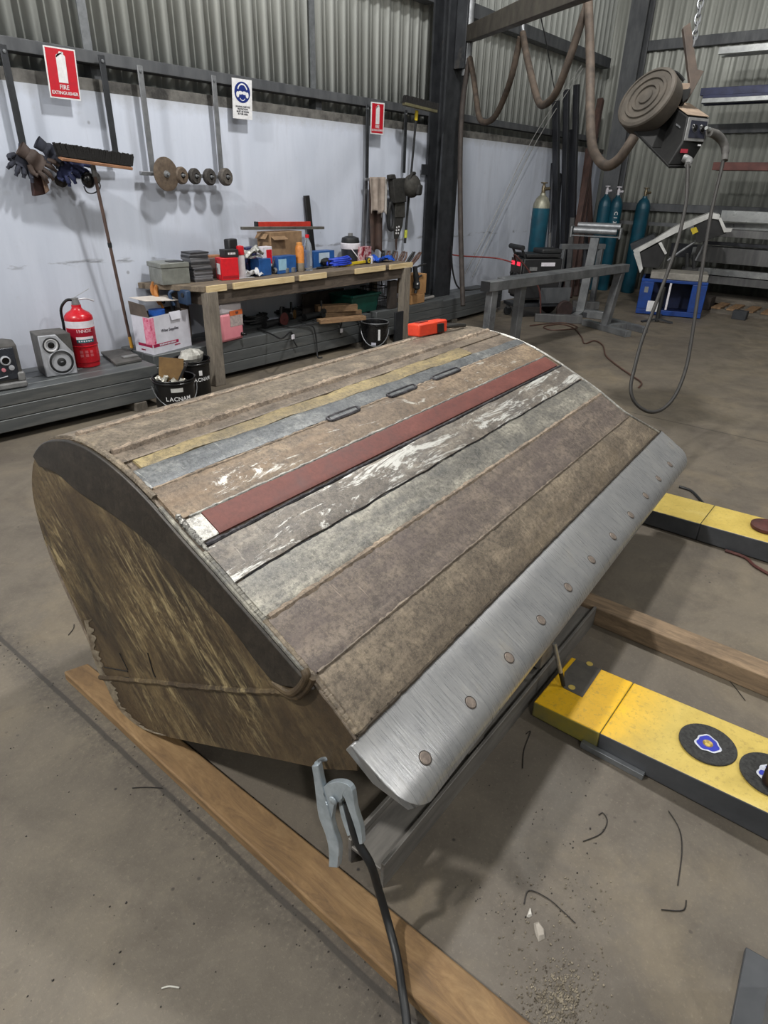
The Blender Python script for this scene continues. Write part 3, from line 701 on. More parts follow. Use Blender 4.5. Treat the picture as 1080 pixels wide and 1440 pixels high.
t, z1_, seg = ybeam('yellow_beam', 'yellow topped steel beam on the floor with grinding discs lying on it, nearest of two', 1.73, 2.06, .64, -1.9, .074, .20, 0)
seg(.64, .39, 'end_section', YB, YS); seg(.39, -1.9, 'arm_section', YB, GS)
g = [G(x, y, .078) for x, y in ((796, 942), (818, 925), (847, 940), (820, 980))]
def onarm(p, l=.001): return V(p.x, p.y, z1_(p.y)+l)
pq = [WZ for WZ in (G(794, 945, .078), G(812, 924, .078), G(846, 941, .08), G(819, 981, .08), G(792, 967, .078))]
pq = [onarm(V(min(2.055, max(1.74, q.x)), min(.635, q.y), 0), .0004) for q in pq]
MB().prism(pq, V(0, 0, .0012)).build('bare_patch', PATCH, t)
for x, y in ((829, 934), (804, 967)):
    p = onarm(G(x, y, .078), .0018); MB().cyl(p, p+V(0, 0, .001), .013, n=18).build('paint_dot', YF, t)
mb = MB(); mb.box((1.72, .33, .012), (.02, .22, .024)); mb.build('foot_strip', GALV, t, bevel=.002)
ARMZ = z1_
t, z2_, seg = ybeam('yellow_beam', 'yellow topped steel beam on the floor behind, carrying a dark red disc', 3.545, 3.85, 1.05, -1.9, .10, .17, 0)
seg(1.05, .55, 'end_section', YF, GS); seg(.55, -1.9, 'arm_section', YF, GS)
p = G(1076, 745, .125); 
RUST = mat('dark_red_brown', (88, 46, 40), (62, 34, 31), 20, .7, .1, .2)
mb = MB().lathe([(.075, 0), (.08, .006), (.08, .02), (.06, .03), (.02, .032), (0, .032)], (p.x+.03, p.y, z2_(p.y)+.002), n=28, cap=False)
tag(mb.build('sanding_disc', RUST), 'dark red-brown disc on the rear yellow beam at the right edge', 'disc')

# grinding discs
GRIT = mat('abrasive_black', (58, 58, 57), (34, 34, 34), 90, .85, 0, .7)
BLUEP = flat('blue_label', (38, 50, 170), .5); WHITEP = mat('worn_white_label', (212, 214, 222), (168, 172, 186), 40, .6, 0, .1); BRASS = mat('brass_bush', (186, 160, 96), (150, 126, 76), 30, .45, .6, .1)
def gdisc(label, c, r, tilt=0.0, worn=False):
    t = thing('grinding_disc', label, 'grinding disc', c)
    o = Vector(c)
    MB().lathe([(r*.16, 0), (r*.98, 0), (r, .002), (r, .006), (r*.98, .008), (r*.5, .006), (r*.46, .004), (r*.16, .004)], o, n=48, cap=False).build('abrasive_body', GRIT, t)
    ring = []
    n = 36; mb = MB()
    rad = [r*.44*(1+.09*math.sin(3*a*2*PI/n+.7)+.05*math.sin(7*a*2*PI/n)) for a in range(n)]
    vs = [o+V(math.cos(2*PI*a/n)*q, math.sin(2*PI*a/n)*q, z) for a in range(n) for q, z in ((r*.2, .0065), (rad[a], .0065))]
    mb.add(vs, [(2*a, 2*a+1, 2*((a+1) % n)+1, 2*((a+1) % n)) for a in range(n)])
    lb = mb.build('paper_label', WHITEP, t)
    mb = MB(); vs = [o+V(math.cos(2*PI*a/n)*q, math.sin(2*PI*a/n)*q, .0072) for a in range(n) for q in (r*.18, rad[a]*(.84 if not worn or a % 9 < 5 else .55))]
    mb.add(vs, [(2*a, 2*a+1, 2*((a+1) % n)+1, 2*((a+1) % n)) for a in range(n)]); mb.build('label_print', BLUEP, lb)
    MB().lathe([(r*.10, .004), (r*.18, .0075), (r*.19, .006)], o, n=24, cap=False).build('centre_bush', BRASS, t)
    MB().cyl(o+V(0, 0, .0015), o+V(0, 0, .003), r*.17, n=20).build('bore', YF, t)
    return t
p = G(996, 1044, .115); gdisc('black grinding disc with blue and white label lying flat on the yellow beam', onarm(p, .0015), .090)
p = G(1078, 1088, .125); gdisc('black grinding disc half out of frame, dark bottle standing on it', onarm(p, .002)+V(.012, -.012, 0), .09, worn=True)
# dark bottle at the right border
p2 = G(1086, 1098, .135)
DK = mat('dark_bottle_plastic', (44, 30, 28), (28, 22, 22), 12, .35, 0, .05)
bt = thing('bottle', 'dark brown bottle with pale cap at the right edge, on a grinding disc', 'bottle', onarm(p2, .012))
o = onarm(p2, .012)+V(.004, -.006, 0)
MB().lathe([(.0, 0), (.03, 0), (.034, .004), (.034, .085), (.026, .105), (.014, .115), (.014, .125)], o, n=28).build('body', DK, bt)
MB().lathe([(.017, .118), (.018, .122), (.018, .142), (.015, .146), (0, .146)], o, n=20, cap=False).build('cap', mat('cream_cap', (206, 196, 180), (176, 166, 150), 20, .5, 0, .05), bt)
# pen leaning between the blade and beam
q0 = onarm(G(792, 966, .075), .006); q1 = ZV(q0, 782, 917)
t = thing('paint_marker', 'slim grey marker with black end leaning on the yellow beam by the cutting edge', 'marker', q0)
dd = (q1-q0)
MB().cyl(q0, q0+dd*.42, .0075, .0085, 14).build('grip', flat('black_rubber', (28, 28, 29), .6), t)
MB().cyl(q0+dd*.40, q0+dd*1.25, .0085, .0085, 14).build('barrel', mat('brushed_pale_metal', (176, 176, 174), (140, 140, 140), 30, .35, .5, .05), t)

# earth clamp hanging from the plate, with cable to the floor
CL = mat('zinc_plated_clamp', (186, 196, 204), (150, 160, 168), 18, .34, .55, .06)
cdir = V(0, 0, 0)
CLN = nn_n.normalized(); 
def cp(x, y, d=0.0): return hit(x, y, nn_n, nn_c)-AX*(.022+d)
RUB = flat('black_cable_rubber', (26, 27, 29), .5)
t = thing('earth_clamp', 'silver spring earth clamp hanging on the lower lip of the bucket', 'welding clamp', cp(480, 1205))
def strap(mb, pts, w, th):
    """pressed strip following pixel path, width w px, thickness th m"""
    c3 = catmull([Vector((x, y, q)) for (x, y), q in zip(pts, w)], 6)
    pp = [Vector((q.x, q.y)) for q in c3]; w = [q.z for q in c3]; L = []; R_ = []
    for i, p in enumerate(pp):
        d = (pp[min(i+1, len(pp)-1)]-pp[max(0, i-1)]).normalized(); nrm_ = Vector((-d.y, d.x))*(w[i]/2)
        L.append(p+nrm_); R_.append(p-nrm_)
    poly = [cp(*p) for p in L+R_[::-1]]
    n = len(L)
    for i in range(n-1):
        q = [cp(*L[i]), cp(*L[i+1]), cp(*R_[i+1]), cp(*R_[i])]
        mb.prism(q, -AX*th)
mb = MB(); strap(mb, [(457, 1062), (461, 1085), (465, 1108), (470, 1132), (477, 1155), (483, 1178), (482, 1204)], [9, 10, 13, 16, 13, 15, 13], .018); mb.build('outer_lever', CL, t, bevel=.003)
mb = MB(); strap(mb, [(474, 1140), (472, 1112), (484, 1100), (500, 1099), (508, 1125), (516, 1150), (520, 1172)], [10, 26, 28, 16, 9, 8, 4], .014); mb.build('inner_lever', CL, t, bevel=.003)
mb = MB(); strap(mb, [(489, 1112), (494, 1135), (502, 1162)], [4, 6, 4], .01); mb.build('jaw_plate', CL, t)
c = cp(483, 1110, .018); MB().lathe([(.0, .006), (.006, .006), (.011, .003), (.012, 0)][::-1], c, -AX, 18, cap=False).build('pivot_rivet', CL, t)
MB().tube([cp(457, 1062, .01), cp(455, 1066, -.015), cp(458, 1070, -.03)], .006, 8, 4).build('jaw_tooth', CL, t)
c1 = [cp(497, 1120, .0), cp(505, 1150, .004), cp(512, 1175, .002)]
fl_ = [G(521, 1215, .26), G(532, 1250, .17), G(545, 1295, .09), G(558, 1345, .062), G(566, 1395, .058), G(572, 1440, .058), G(574, 1510, .05), G(566, 1620, .011), G(540, 1720, .011)]
tag(MB().tube(c1+fl_, .0108, 12, 8).build('earth_cable', RUB), 'thick black cable running from the clamp down over the timber board', 'cable')

# bits lying on the floor
WIRE = mat('dark_wire', (52, 48, 46), (38, 35, 34), 30, .6, .3, .05)
wires = [(((735, 1080), (737, 1055), (746, 1029), (740, 1032)), 'short bent wire on the floor below the cutting edge, left of the beam'),
         (((820, 1183), (845, 1172), (854, 1155), (848, 1143), (842, 1146)), 'hooked wire on the floor in front of the yellow beam'),
         (((940, 1140), (955, 1165), (959, 1195), (953, 1245)), 'long curved wire on the floor right of the shadow'),
         (((930, 1279), (960, 1280), (965, 1266)), 'small L-shaped wire on the floor at lower right'),
         (((737, 1271), (744, 1252), (770, 1263), (790, 1280), (809, 1298)), 'bent wire above the pale stone chip on the floor'),
         (((1010, 940), (1030, 962), (1048, 985)), 'dark wire scrap by the timber bearer'),
         (((96, 893), (103, 884), (104, 878)), 'thin wire scrap on the floor left of the bucket'),
         (((186, 1108), (205, 1107), (228, 1108)), 'straight wire scrap on the floor left of the timber board')]
for pts, lb in wires:
    tag(MB().tube([G(x, y, .003) for x, y in pts], .0016, 6, 6).build('wire_scrap', WIRE), lb, 'wire')
WSC = mat('white_wire', (206, 204, 196), (180, 178, 170), 20, .5)
tag(MB().tube([G(x, y, .003) for x, y in ((227, 1390), (238, 1387), (252, 1389))], .002, 6, 6).build('wire_scrap', WSC), 'tiny white wire scrap at the lower left of the floor', 'wire')
STN = mat('pale_stone', (168, 160, 150), (132, 126, 118), 24, .8, 0, .4)
def chip(px, wd, ht, lb, m=STN):
    pts = [G(x, y, 0) for x, y in px]
    c = sum(pts, V(0, 0, 0))/len(pts); top = [c+(p-c)*.62+V(random.uniform(-.002, .002), random.uniform(-.002, .002), ht*random.uniform(.7, 1.1)) for p in pts]
    n = len(pts); mb = MB().add(pts+top, [tuple(range(n-1, -1, -1)), tuple(range(n, 2*n))]+[(i, (i+1) % n, n+(i+1) % n, n+i) for i in range(n)])
    tag(mb.build('stone_chip', m, bevel=.001), lb, 'stone')
chip(((750, 1298), (758, 1296), (766, 1307), (767, 1320), (757, 1325), (752, 1312)), 0, .012, 'pale grey stone chip on the floor below the cutting edge, the larger one')
chip(((740, 1290), (745, 1276), (749, 1288), (744, 1291)), 0, .010, 'small white stone chip beside the larger grey one', mat('white_stone', (214, 210, 202), (180, 176, 170), 24, .8, 0, .3))
# loose grit
GRV = mat('loose_grit', (150, 140, 122), (62, 54, 46), 55, .9, 0, .5, which='Object')
mb = MB()
for i in range(900):
    if i < 620:
        a = random.gauss(0, 1); b_ = random.gauss(0, 1); x = 785+a*22; y = 1408+b_*26
    else: x = random.uniform(700, 860); y = random.uniform(1230, 1440)
    p = G(x, y, 0); r = random.uniform(.0010, .0036); mb.ball((p.x, p.y, r*.5), r, 6, (1, random.uniform(.6, 1), .7), .3)
tag(mb.build('loose_grit', GRV, angle=.2), 'patch of loose pale grit swept on the floor at lower right', 'grit', kind='stuff')
GRD = mat('dark_spatter', (58, 53, 49), (36, 33, 32), 40, .7, .2, .3)
mb = MB()
for i in range(620):
    a = random.random()
    if a < .55: q = V(.672+random.gauss(0, .035), random.uniform(.0, 2.7), 0)
    elif a < .8: q = G(random.uniform(640, 860), random.uniform(1060, 1300), 0)
    else: q = G(random.uniform(0, 500), random.uniform(1000, 1430), 0)
    r = random.choice((.0009, .0011, .0014, .0018, .0022, .0034))*random.uniform(.6, 1.1)
    mb.ball((q.x, q.y, r*.4), r, 6, (1, random.uniform(.5, 1), .6), .35)
tag(mb.build('grinding_spatter', GRD, angle=.2), 'dark crumbs of grinding spatter along the slab joint and under the cutting edge', 'grit', kind='stuff')
# steel plate corner entering at the lower right
p0 = G(1027, 1440, 0); t = thing('steel_post', 'grey steel post foot entering the frame at the lower right corner', 'post', G(1075, 1420, 0))
c0 = G(1046, 1337, .0); c1_ = G(1085, 1325, 0)
d1 = (c0-G(1020, 1470, 0)).normalized(); d1.z = 0; d2 = V(d1.y, -d1.x, 0)
B0 = c0.copy()
MB().prism([B0, B0+d2*.4, B0+d2*.4-d1*.5, B0-d1*.5], V(0, 0, .02)).build('base_plate', GS, t, bevel=.003)
B1 = B0+d2*.06-d1*.07
MB().prism([B1, B1+d2*.25, B1+d2*.25-d1*.3, B1-d1*.3], V(0, 0, .6)).build('post', mat('pale_grey_post', (116, 114, 110), (94, 92, 90), 8, .5, .2, .05), t, bevel=.006)

# orange tool on the bucket
def shpx(x, y):
    best = None
    for i in range(60):
        for j in range(120):
            q = sh(8+i/12, .5+j/240); d = q-EYE; z = d.dot(CF); e = (d.dot(CR)/z*FPX+540-x)**2+(-d.dot(CU)/z*FPX+720-y)**2
            if best is None or e < best[0]: best = (e, q, 8+i/12, .5+j/240)
    return best
_, q, tt, ww = shpx(590, 478); ng = shell_n(tt, ww)
_, q2, t2_, w2_ = shpx(640, 468)
ex = (q2-q); ex.normalize(); ey = ng.cross(ex).normalized(); ez = ex.cross(ey)
RT = Matrix((ex, ey, ez)).transposed()
OR = mat('orange_plastic', (236, 76, 46), (212, 60, 36), 20, .4, 0, .04)
t = thing('orange_tool_case', 'bright orange plastic tool with black handles on top of the bucket', 'tool', q)
q = q+ez*.010
MB().box(q+ex*.075+ey*.045+ez*.038, (.15, .09, .066), RT).build('case', OR, t, bevel=.008)
MB().box(q+ex*.19+ey*.045+ez*.038, (.09, .075, .066), RT).build('end_block', OR, t, bevel=.008)
MB().box(q+ex*.165+ey*.0+ez*.034, (.045, .02, .045), RT).build('slot', flat('slot_black', (20, 20, 20), .6), t)
MB().box(q+ex*.07+ey*.05+ez*.072, (.07, .035, .006), RT).build('inset', flat('inset_red', (120, 36, 28), .6), t)
for s_ in (-.012, .022):
    MB().tube([q+ex*.23+ey*(.03+s_)+ez*.03, q+ex*.32+ey*(.04+s_*2)+ez*.026, q+ex*.42+ey*(.05+s_)+ez*.014], .011, 8, 5).build('handle', flat('black_grip', (40, 38, 36), .5), t)
# ================================================================== ALONG THE WALL
RHS = mat('grey_primed_tube', (104, 107, 108), (80, 83, 85), 4, .45, .35, .05, (.25, 2, 2), 6, c3=(122, 122, 120), t3=(.56, .74))
def rhs_stack(which, x0, x1, yfa, yfb, ztop, rows=3, cols=4, zb=.055):
    """nested rows of rectangular tube; front face runs from (x0,yfa) to (x1,yfb)"""
    h = (ztop-zb)/rows; d = V(x1-x0, yfb-yfa, 0); L = d.length; d.normalize(); n = V(-d.y, d.x, 0)
    w = .15 if cols == 4 else .17; names = ('bottom', 'middle', 'top') if rows == 3 else ('bottom', 'second lowest', 'second highest', 'top')
    pos = ('front', 'second from front', 'third from front', 'back') if cols == 4 else ('front', 'middle', 'back')
    for r in range(rows):
        for c in range(cols):
            a = V(x0, yfa, 0)+n*(w*(c+.5)+.002*c)+d*random.uniform(-.012, .012)
            z0 = zb+h*r; t = .005
            mb = MB(); p = a+UP*(z0+h/2-.0006); q = p+d*L
            mb.beam(p, q, w-.004, h-.003)
            # open ends show the hollow
            o = mb.build('steel_tube', RHS, bevel=.006)
            tag(o, '%s grey steel tube of the %s stack, %s column' % (names[r], which, pos[c]), 'steel tube', 'steel tubes stacked along the wall, %s' % which)
rhs_stack('left', .6, 2.96, 4.915, 4.79, .352, zb=.07)
rhs_stack('under-bench', 3.06, 6.02, 5.02, 5.02, .365, cols=3)
rhs_stack('right', 6.10, 7.50, 5.0, 4.98, .372, cols=3)
rhs_stack('far right', 7.53, 9.3, 5.02, 5.08, .34, cols=3)
DUN = mk_timber('dunnage_grey', (96, 90, 82), (70, 64, 58), (120, 112, 102), 1)
for x, w_, y in ((1.0, 'left end of the left stack', 5.12), (2.75, 'right end of the left stack', 5.05), (3.4, 'left end of the under-bench stack', 5.25), (5.8, 'right end of the under-bench stack', 5.25), (6.3, 'left end of the right stack', 5.25), (7.3, 'right end of the right stack', 5.25), (7.9, 'left end of the far right stack', 5.28), (9.1, 'right end of the far right stack', 5.3)):
    zt_ = .068 if x < 3 else .053
    tag(MB().mm((x-.05, y-.26 if x > 3 else y-.27, 0), (x+.05, 5.5, zt_)).build('timber_bearer', DUN), 'grey timber bearer on the floor under the %s' % w_, 'timber')

BLK = flat('black_plastic', (34, 35, 37), .5); BLKG = flat('black_gloss', (20, 20, 22), .25); GREYP = mat('grey_plastic', (122, 122, 122), (96, 96, 97), 20, .5, 0, .05)
DUSTY = mat('dusty_dark_plastic', (88, 86, 84), (60, 59, 58), 9, .7, 0, .1); SILVER = mat('silver_plastic', (176, 178, 184), (150, 152, 158), 18, .42, .15, .04)
ZT = .352
def frame_at(p, ang):
    x = V(math.cos(ang), math.sin(ang), 0); y = V(-math.sin(ang), math.cos(ang), 0)
    return Vector(p), x, y
def obox(mb, o, x, y, lo, hi):
    c = [(l+h)/2 for l, h in zip(lo, hi)]; s_ = [h-l for l, h in zip(lo, hi)]
    return mb.box(o+x*c[0]+y*c[1]+UP*c[2], s_, Matrix((x, y, UP)).transposed())
# speaker: front faces the room (-y), turned a little
def speaker_front(o, x, y, w, h):
    return None
fa = G(66, 531, ZT); fb = G(108, 525, ZT)
t = thing('loudspeaker', 'silver and black bookshelf loudspeaker on the tube stack beside the red extinguisher', 'speaker', fa)
ang = math.atan2(fb.y-fa.y, fb.x-fa.x); o, x, y = frame_at(fa, ang); W_ = (fb-fa).length*1.04; H_ = ZV((fa+fb)/2, 76, 471).z-ZT; D_ = .26
mb = MB(); obox(mb, o, x, y, (0, .02, .001), (W_, D_, H_)); mb.build('cabinet', DUSTY, t, bevel=.008)
mb = MB(); mb.prism([o+x*a*W_+UP*(ZT*0+b*H_) for a, b in ((0, .004), (1, .004), (1, .52), (.55, 1), (0, 1))], y*.022); mb.build('front_baffle', SILVER, t, bevel=.005)
mb = MB(); mb.prism([o+x*a*W_+UP*(b*H_)+y*.006 for a, b in ((1, .53), (1, 1), (.57, 1))], y*.016); mb.build('front_grille', DUSTY, t)
def ring(mb, c, r0, r1, dep): mb.lathe([(r0, 0), (r0, dep), (r1, dep+.002), (r1, 0)], c, -y, 32, cap=False)
c = o+x*W_*.56+UP*H_*.33; k = W_*.39
wf = MB().lathe([(k*1.08, 0), (k*1.08, .006), (k, .008), (k*.98, 0)], c, -y, 36, cap=False).build('woofer_ring', SILVER, t)
MB().lathe([(k*.98, .003), (k*.82, .008), (k*.78, -.004), (k*.4, -.010), (k*.36, .002), (k*.2, .008), (0, .010)], c, -y, 36, cap=False).build('woofer_cone', BLK, t)
MB().box(c-y*.011+UP*.004, (.02, .001, .004), Matrix((x, y, UP)).transposed()).build('cone_print', SILVER, t)
c = o+x*W_*.34+UP*H_*.76; k = W_*.26
MB().lathe([(k, 0), (k, .006), (k*.86, .008), (k*.84, 0)], c, -y, 32, cap=False).build('tweeter_ring', BLK, t)
MB().lathe([(k*.84, .004), (k*.72, .007), (k*.5, -.01), (k*.45, -.02)], c, -y, 32, cap=False).build('tweeter_horn', mat('white_horn', (206, 206, 208), (180, 180, 184), 20, .4), t)
MB().lathe([(k*.46, -.001), (k*.3, .003), (0, .004)], c, -y, 24, cap=False).build('tweeter_dome', BLKG, t)
# stereo unit cut by the left edge
fa = G(-52, 558, ZT); fb = G(37, 543, ZT)
t = thing('stereo_unit', 'dark stereo unit with dial and silver base at the left edge of the tube stack', 'stereo', fa)
ang = math.atan2(fb.y-fa.y, fb.x-fa.x); o, x, y = frame_at(fa, ang); W_ = (fb-fa).length; H_ = ZV(fb, 22, 479).z-ZT
mb = MB(); mb.prism([o+y*a+UP*b for a, b in ((0, .002), (.3, .002), (.3, H_*.9), (.06, H_), (.0, H_*.92))], x*W_); mb.build('cabinet', DUSTY, t, bevel=.012)
mb = MB(); obox(mb, o, x, y, (-.0, -.03, .004), (W_*1.02, .05, H_*.14)); obox(mb, o, x, y, (W_*.9, -.02, .14*H_), (W_*1.02, .05, H_*.34)); mb.build('silver_base', GREYP, t, bevel=.01)
mb = MB(); obox(mb, o, x, y, (W_*.02, -.012, H_*.2), (W_*.93, .0, H_*.88)); mb.build('front_panel', mat('smoky_panel', (54, 58, 66), (36, 38, 44), 8, .3, .1, .03), t, bevel=.006)
c = o+x*W_*.76+UP*H_*.62-y*.012
MB().lathe([(.034, 0), (.034, .012), (.026, .016), (.024, .012)], c, -y, 28, cap=False).build('dial_ring', SILVER, t)
MB().lathe([(.024, .012), (.02, .006), (0, .006)], c, -y, 20, cap=False).build('dial', BLKG, t)
c = o+x*W_*.70+UP*H_*.43-y*.012; MB().lathe([(.014, 0), (.013, .010), (0, .012)], c, -y, 20, cap=False).build('button', mat('pink_button', (196, 130, 140), (170, 100, 112), 20, .4), t)
c = o+x*W_*.83+UP*H_*.46-y*.012; MB().lathe([(.019, 0), (.018, .012), (0, .014)], c, -y, 20, cap=False).build('button', SILVER, t)
MB().tube([o+x*W_*a+UP*H_*b-y*.016 for a, b in ((.1, .24), (.5, .25), (.74, .29))], .004, 6).build('trim_line', SILVER, t)

# fire extinguisher
REDP = mat('extinguisher_red', (196, 26, 40), (170, 18, 32), 6, .28, 0, .02, c3=(150, 60, 60), t3=(.66, .8)); LBLW = flat('label_white', (222, 218, 226), .5)
p = G(123, 513, ZT); k = mpp(p); t = thing('fire_extinguisher', 'red fire extinguisher with white band standing on the tube stack', 'fire extinguisher', p)
R_ = 18.0*k; Hb = ZV(p, 100, 436).z-ZT
MB().lathe([(R_*.9, 0), (R_*.94, .003), (R_*.94, .035), (R_, .04), (R_, Hb*.86), (R_*.97, Hb*.90), (R_*.8, Hb*.95), (R_*.45, Hb*1.0), (R_*.34, Hb*1.04), (R_*.34, Hb*1.09), (0, Hb*1.09)], p, n=36).build('cylinder', REDP, t)
def band(z0, z1, m, nm, a0=0, a1=2*PI, e=.001, par=None):
    mb = MB(); n = 36
    vs = [p+V(math.cos(a0+(a1-a0)*i/n)*(R_+e), math.sin(a0+(a1-a0)*i/n)*(R_+e), z) for i in range(n+1) for z in (Hb*z0, Hb*z1)]
    mb.add(vs, [(2*i, 2*i+2, 2*i+3, 2*i+1) for i in range(n)]); return mb.build(nm, m, par or t)
band(.71, .83, LBLW, 'white_band')
lbd = band(.40, .69, mat('label_dark_red', (150, 14, 40), (136, 10, 34), 10, .4), 'label', PI*.95, PI*1.75)
vdir = V(-p.x, -p.y, 0).normalized(); av = math.atan2(vdir.y, vdir.x)+.18; tv = V(-math.sin(av), math.cos(av), 0); nv = V(math.cos(av), math.sin(av), 0)
def curved_text(s_, size, zc, m, nm):
    n = len(s_); w_ = size*.72
    for i, ch in enumerate(s_):
        if ch == ' ': continue
        a = av+(i-(n-1)/2)*w_/R_
        text(ch, size, p+V(math.cos(a), math.sin(a), 0)*(R_+.002)+UP*zc, V(-math.sin(a), math.cos(a), 0), UP, nm, m, lbd)
curved_text('INNOX', .034, Hb*.66, flat('pink_white_print', (232, 200, 206), .5), 'letter')
band(.515, .56, flat('pale_panel', (226, 214, 220), .5), 'label_panel', av-.62, av+.66, .0016, lbd)
band(.455, .515, flat('teal_panel', (24, 96, 104), .5), 'label_panel', av-.62, av+.66, .0016, lbd)
for i in range(6):
    a = av+(i-2.5)*.17; band(.470+.004*(i % 2), .498, LBLW, 'small_print', a-.05, a+.05, .0024, lbd)
for i in range(3):
    for j in range(2):
        a = av+(-.42+.36*i); band(.20+.065*j, .25+.065*j, flat('pale_red_print', (206, 96, 104), .5), 'pictogram', a-.11, a+.11, .0012)
MB().lathe([(R_+.001, Hb*.375), (R_+.005, Hb*.38), (R_+.005, Hb*.395), (R_+.001, Hb*.40)], p, n=36, cap=False).build('strap', REDP, t)
top = p+UP*Hb*1.09
MB().lathe([(R_*.28, 0), (R_*.30, .01), (R_*.22, .035), (R_*.25, .05), (0, .055)], top, n=20).build('valve', GREYP, t)
xd = V(.80, -.6, 0).normalized()
MB().beam(top+UP*.045-xd*.02, top+UP*.118+xd*.115, .018, .005).build('lever', SILVER, t)
MB().tube([top+UP*.035, top+UP*.045+xd*.08, top+UP*.028+xd*.14], .008, 6, 5).build('carry_handle', SILVER, t)
MB().tube([top+UP*.03-xd*.0, top+UP*.035-xd*.06, top-UP*.03-xd*.115, top-UP*.14-xd*.12, p+UP*Hb*.62-xd*(R_+.016)], .011, 10, 6).build('hose', BLKG, t)

# flat black case and a grey piece on it
fa = G(163, 515, ZT); fb = G(200, 508, ZT); fc = G(142, 498, ZT)
t = MB().prism([fa+UP*.001, fb+UP*.001, fb+(fc-fa)*.95+UP*.001, fc+UP*.001], V(0, 0, .022)).build('flat_case', DUSTY, bevel=.004)
tag(t, 'flat dark case lying on the tube stack right of the extinguisher', 'case')
q = (fa*.3+fb*.7)+(fc-fa)*.25; q.z = ZT+.0245
tag(MB().box(q+UP*.006, (.13, .06, .012), rz(ang)).build('small_plate', GREYP, bevel=.002), 'small grey plate lying on the flat dark case', 'plate')

# push broom leaning on the wall, bristles up
WDH = mk_timber('broom_wood', (150, 108, 80), (112, 78, 58), (176, 134, 104), 0)
BRI = mat('black_bristle', (30, 28, 28), (18, 17, 17), 90, .9, 0, 1.0, (1, 1, 6))
pb = G(186, 491, ZT); pt = WY(131, 236, 5.30)
t = thing('push_broom', 'wide push broom leaning bristles-up against the white wall', 'broom', pb)
d = pt-pb
MB().cyl(pb+UP*.015, pb+d*.08, .015, n=14).build('end_cap', mat('yellow_cap', (214, 160, 60), (190, 138, 48), 20, .5), t)
MB().cyl(pb+d*.07, pb+d, .013, n=14).build('handle', mat('brown_handle', (98, 78, 70), (70, 56, 52), 9, .5, 0, .05), t)
MB().cyl(pb+d*.60, pb+d*.625, .0165, n=14).build('joint_collar', BLK, t)
ha = WY(84, 222, 5.26); hb = WY(184, 236, 5.22); hd = (hb-ha).normalized()
MB().beam(ha, hb, .07, .022, (0, -.25, 1)).build('broom_block', WDH, t, bevel=.004)
mb = MB(); upn = V(0, -.12, 1).normalized(); n = 60
for i in range(n):
    for j in range(4):
        a = (i+.5)/n; q = ha.lerp(hb, a)+V(0, -.026+.017*j, .011); tip = q+upn*random.uniform(.072, .088)+hd*random.uniform(-.01, .01)+hd*((a-.5)*.05)
        mb.cyl(q, tip, .0095, .0085, 6)
bo = mb.build('bristles', BRI, t); bo['kind'] = 'stuff'
MB().cyl(pt-d.normalized()*.06, pt+UP*.02, .02, n=14).build('socket', GREYP, t)

# hanger rails: flat bars bolted to the purlin carrying a horizontal bar
def hanger(name, label, legs, bar, m_leg, m_bar):
    c = bar[0]; t = thing(name, label, 'rail', c)
    for (x0, y0, x1, y1, Y, m_, w_) in legs:
        a = WY(x0, y0, Y); b_ = WY(x1, y1, Y); b_.x = a.x
        MB().beam(a, b_, w_, .012, (0, 1, 0)).build('hanger_strap', m_, t, bevel=.002)
        MB().lathe([(.012, 0), (.011, .008), (0, .009)], a-UP*.04-V(0, .006, 0), (0, -1, 0), 8, cap=False).build('bolt', GALV, t)
    MB().beam(bar[0], bar[1], .03, .03).build('cross_bar', m_bar, t, bevel=.003)
    return t
YR = 5.47
DBAR = mat('dark_flat_bar', (64, 66, 70), (44, 46, 49), 8, .45, .5, .06); LBAR = mat('grey_flat_bar', (142, 144, 147), (112, 114, 118), 10, .42, .5, .06)
b0 = WY(24, 222, YR); b1 = WY(172, 243, YR); b1.z = b0.z
hanger('tool_rail', 'dark hanging rail under the left fire sign, gloves draped over it', [(3, 62, 29, 215, YR, DBAR, .05), (142, 77, 164, 232, YR, DBAR, .05)], (b0, b1), DBAR, LBAR)
RAILZ = b0.z
w0 = WY(233, 245, 5.37); w1 = WY(314, 249, 5.41); wd = (w1-w0); wd.y = 0; w0.y = YR
p0 = w0-wd*.28; p1 = w0+wd*1.03
hanger('disc_rail', 'grey hanging rail carrying the grinding wheels', [(196, 92, 214, 246, YR, LBAR, .05), (300, 106, 309, 240, YR, LBAR, .05)], (p0, p1), LBAR, LBAR)
p2 = WY(513, 252, 5.44); p3 = WY(585, 246, 5.44); p3.z = p2.z
hanger('coat_rail', 'dark hanging rail by the column with cloth and pouches on it', [(517, 147, 515, 252, 5.46, DBAR, .05), (571, 155, 566, 243, 5.46, DBAR, .05)], (p2, p3), DBAR, LBAR)

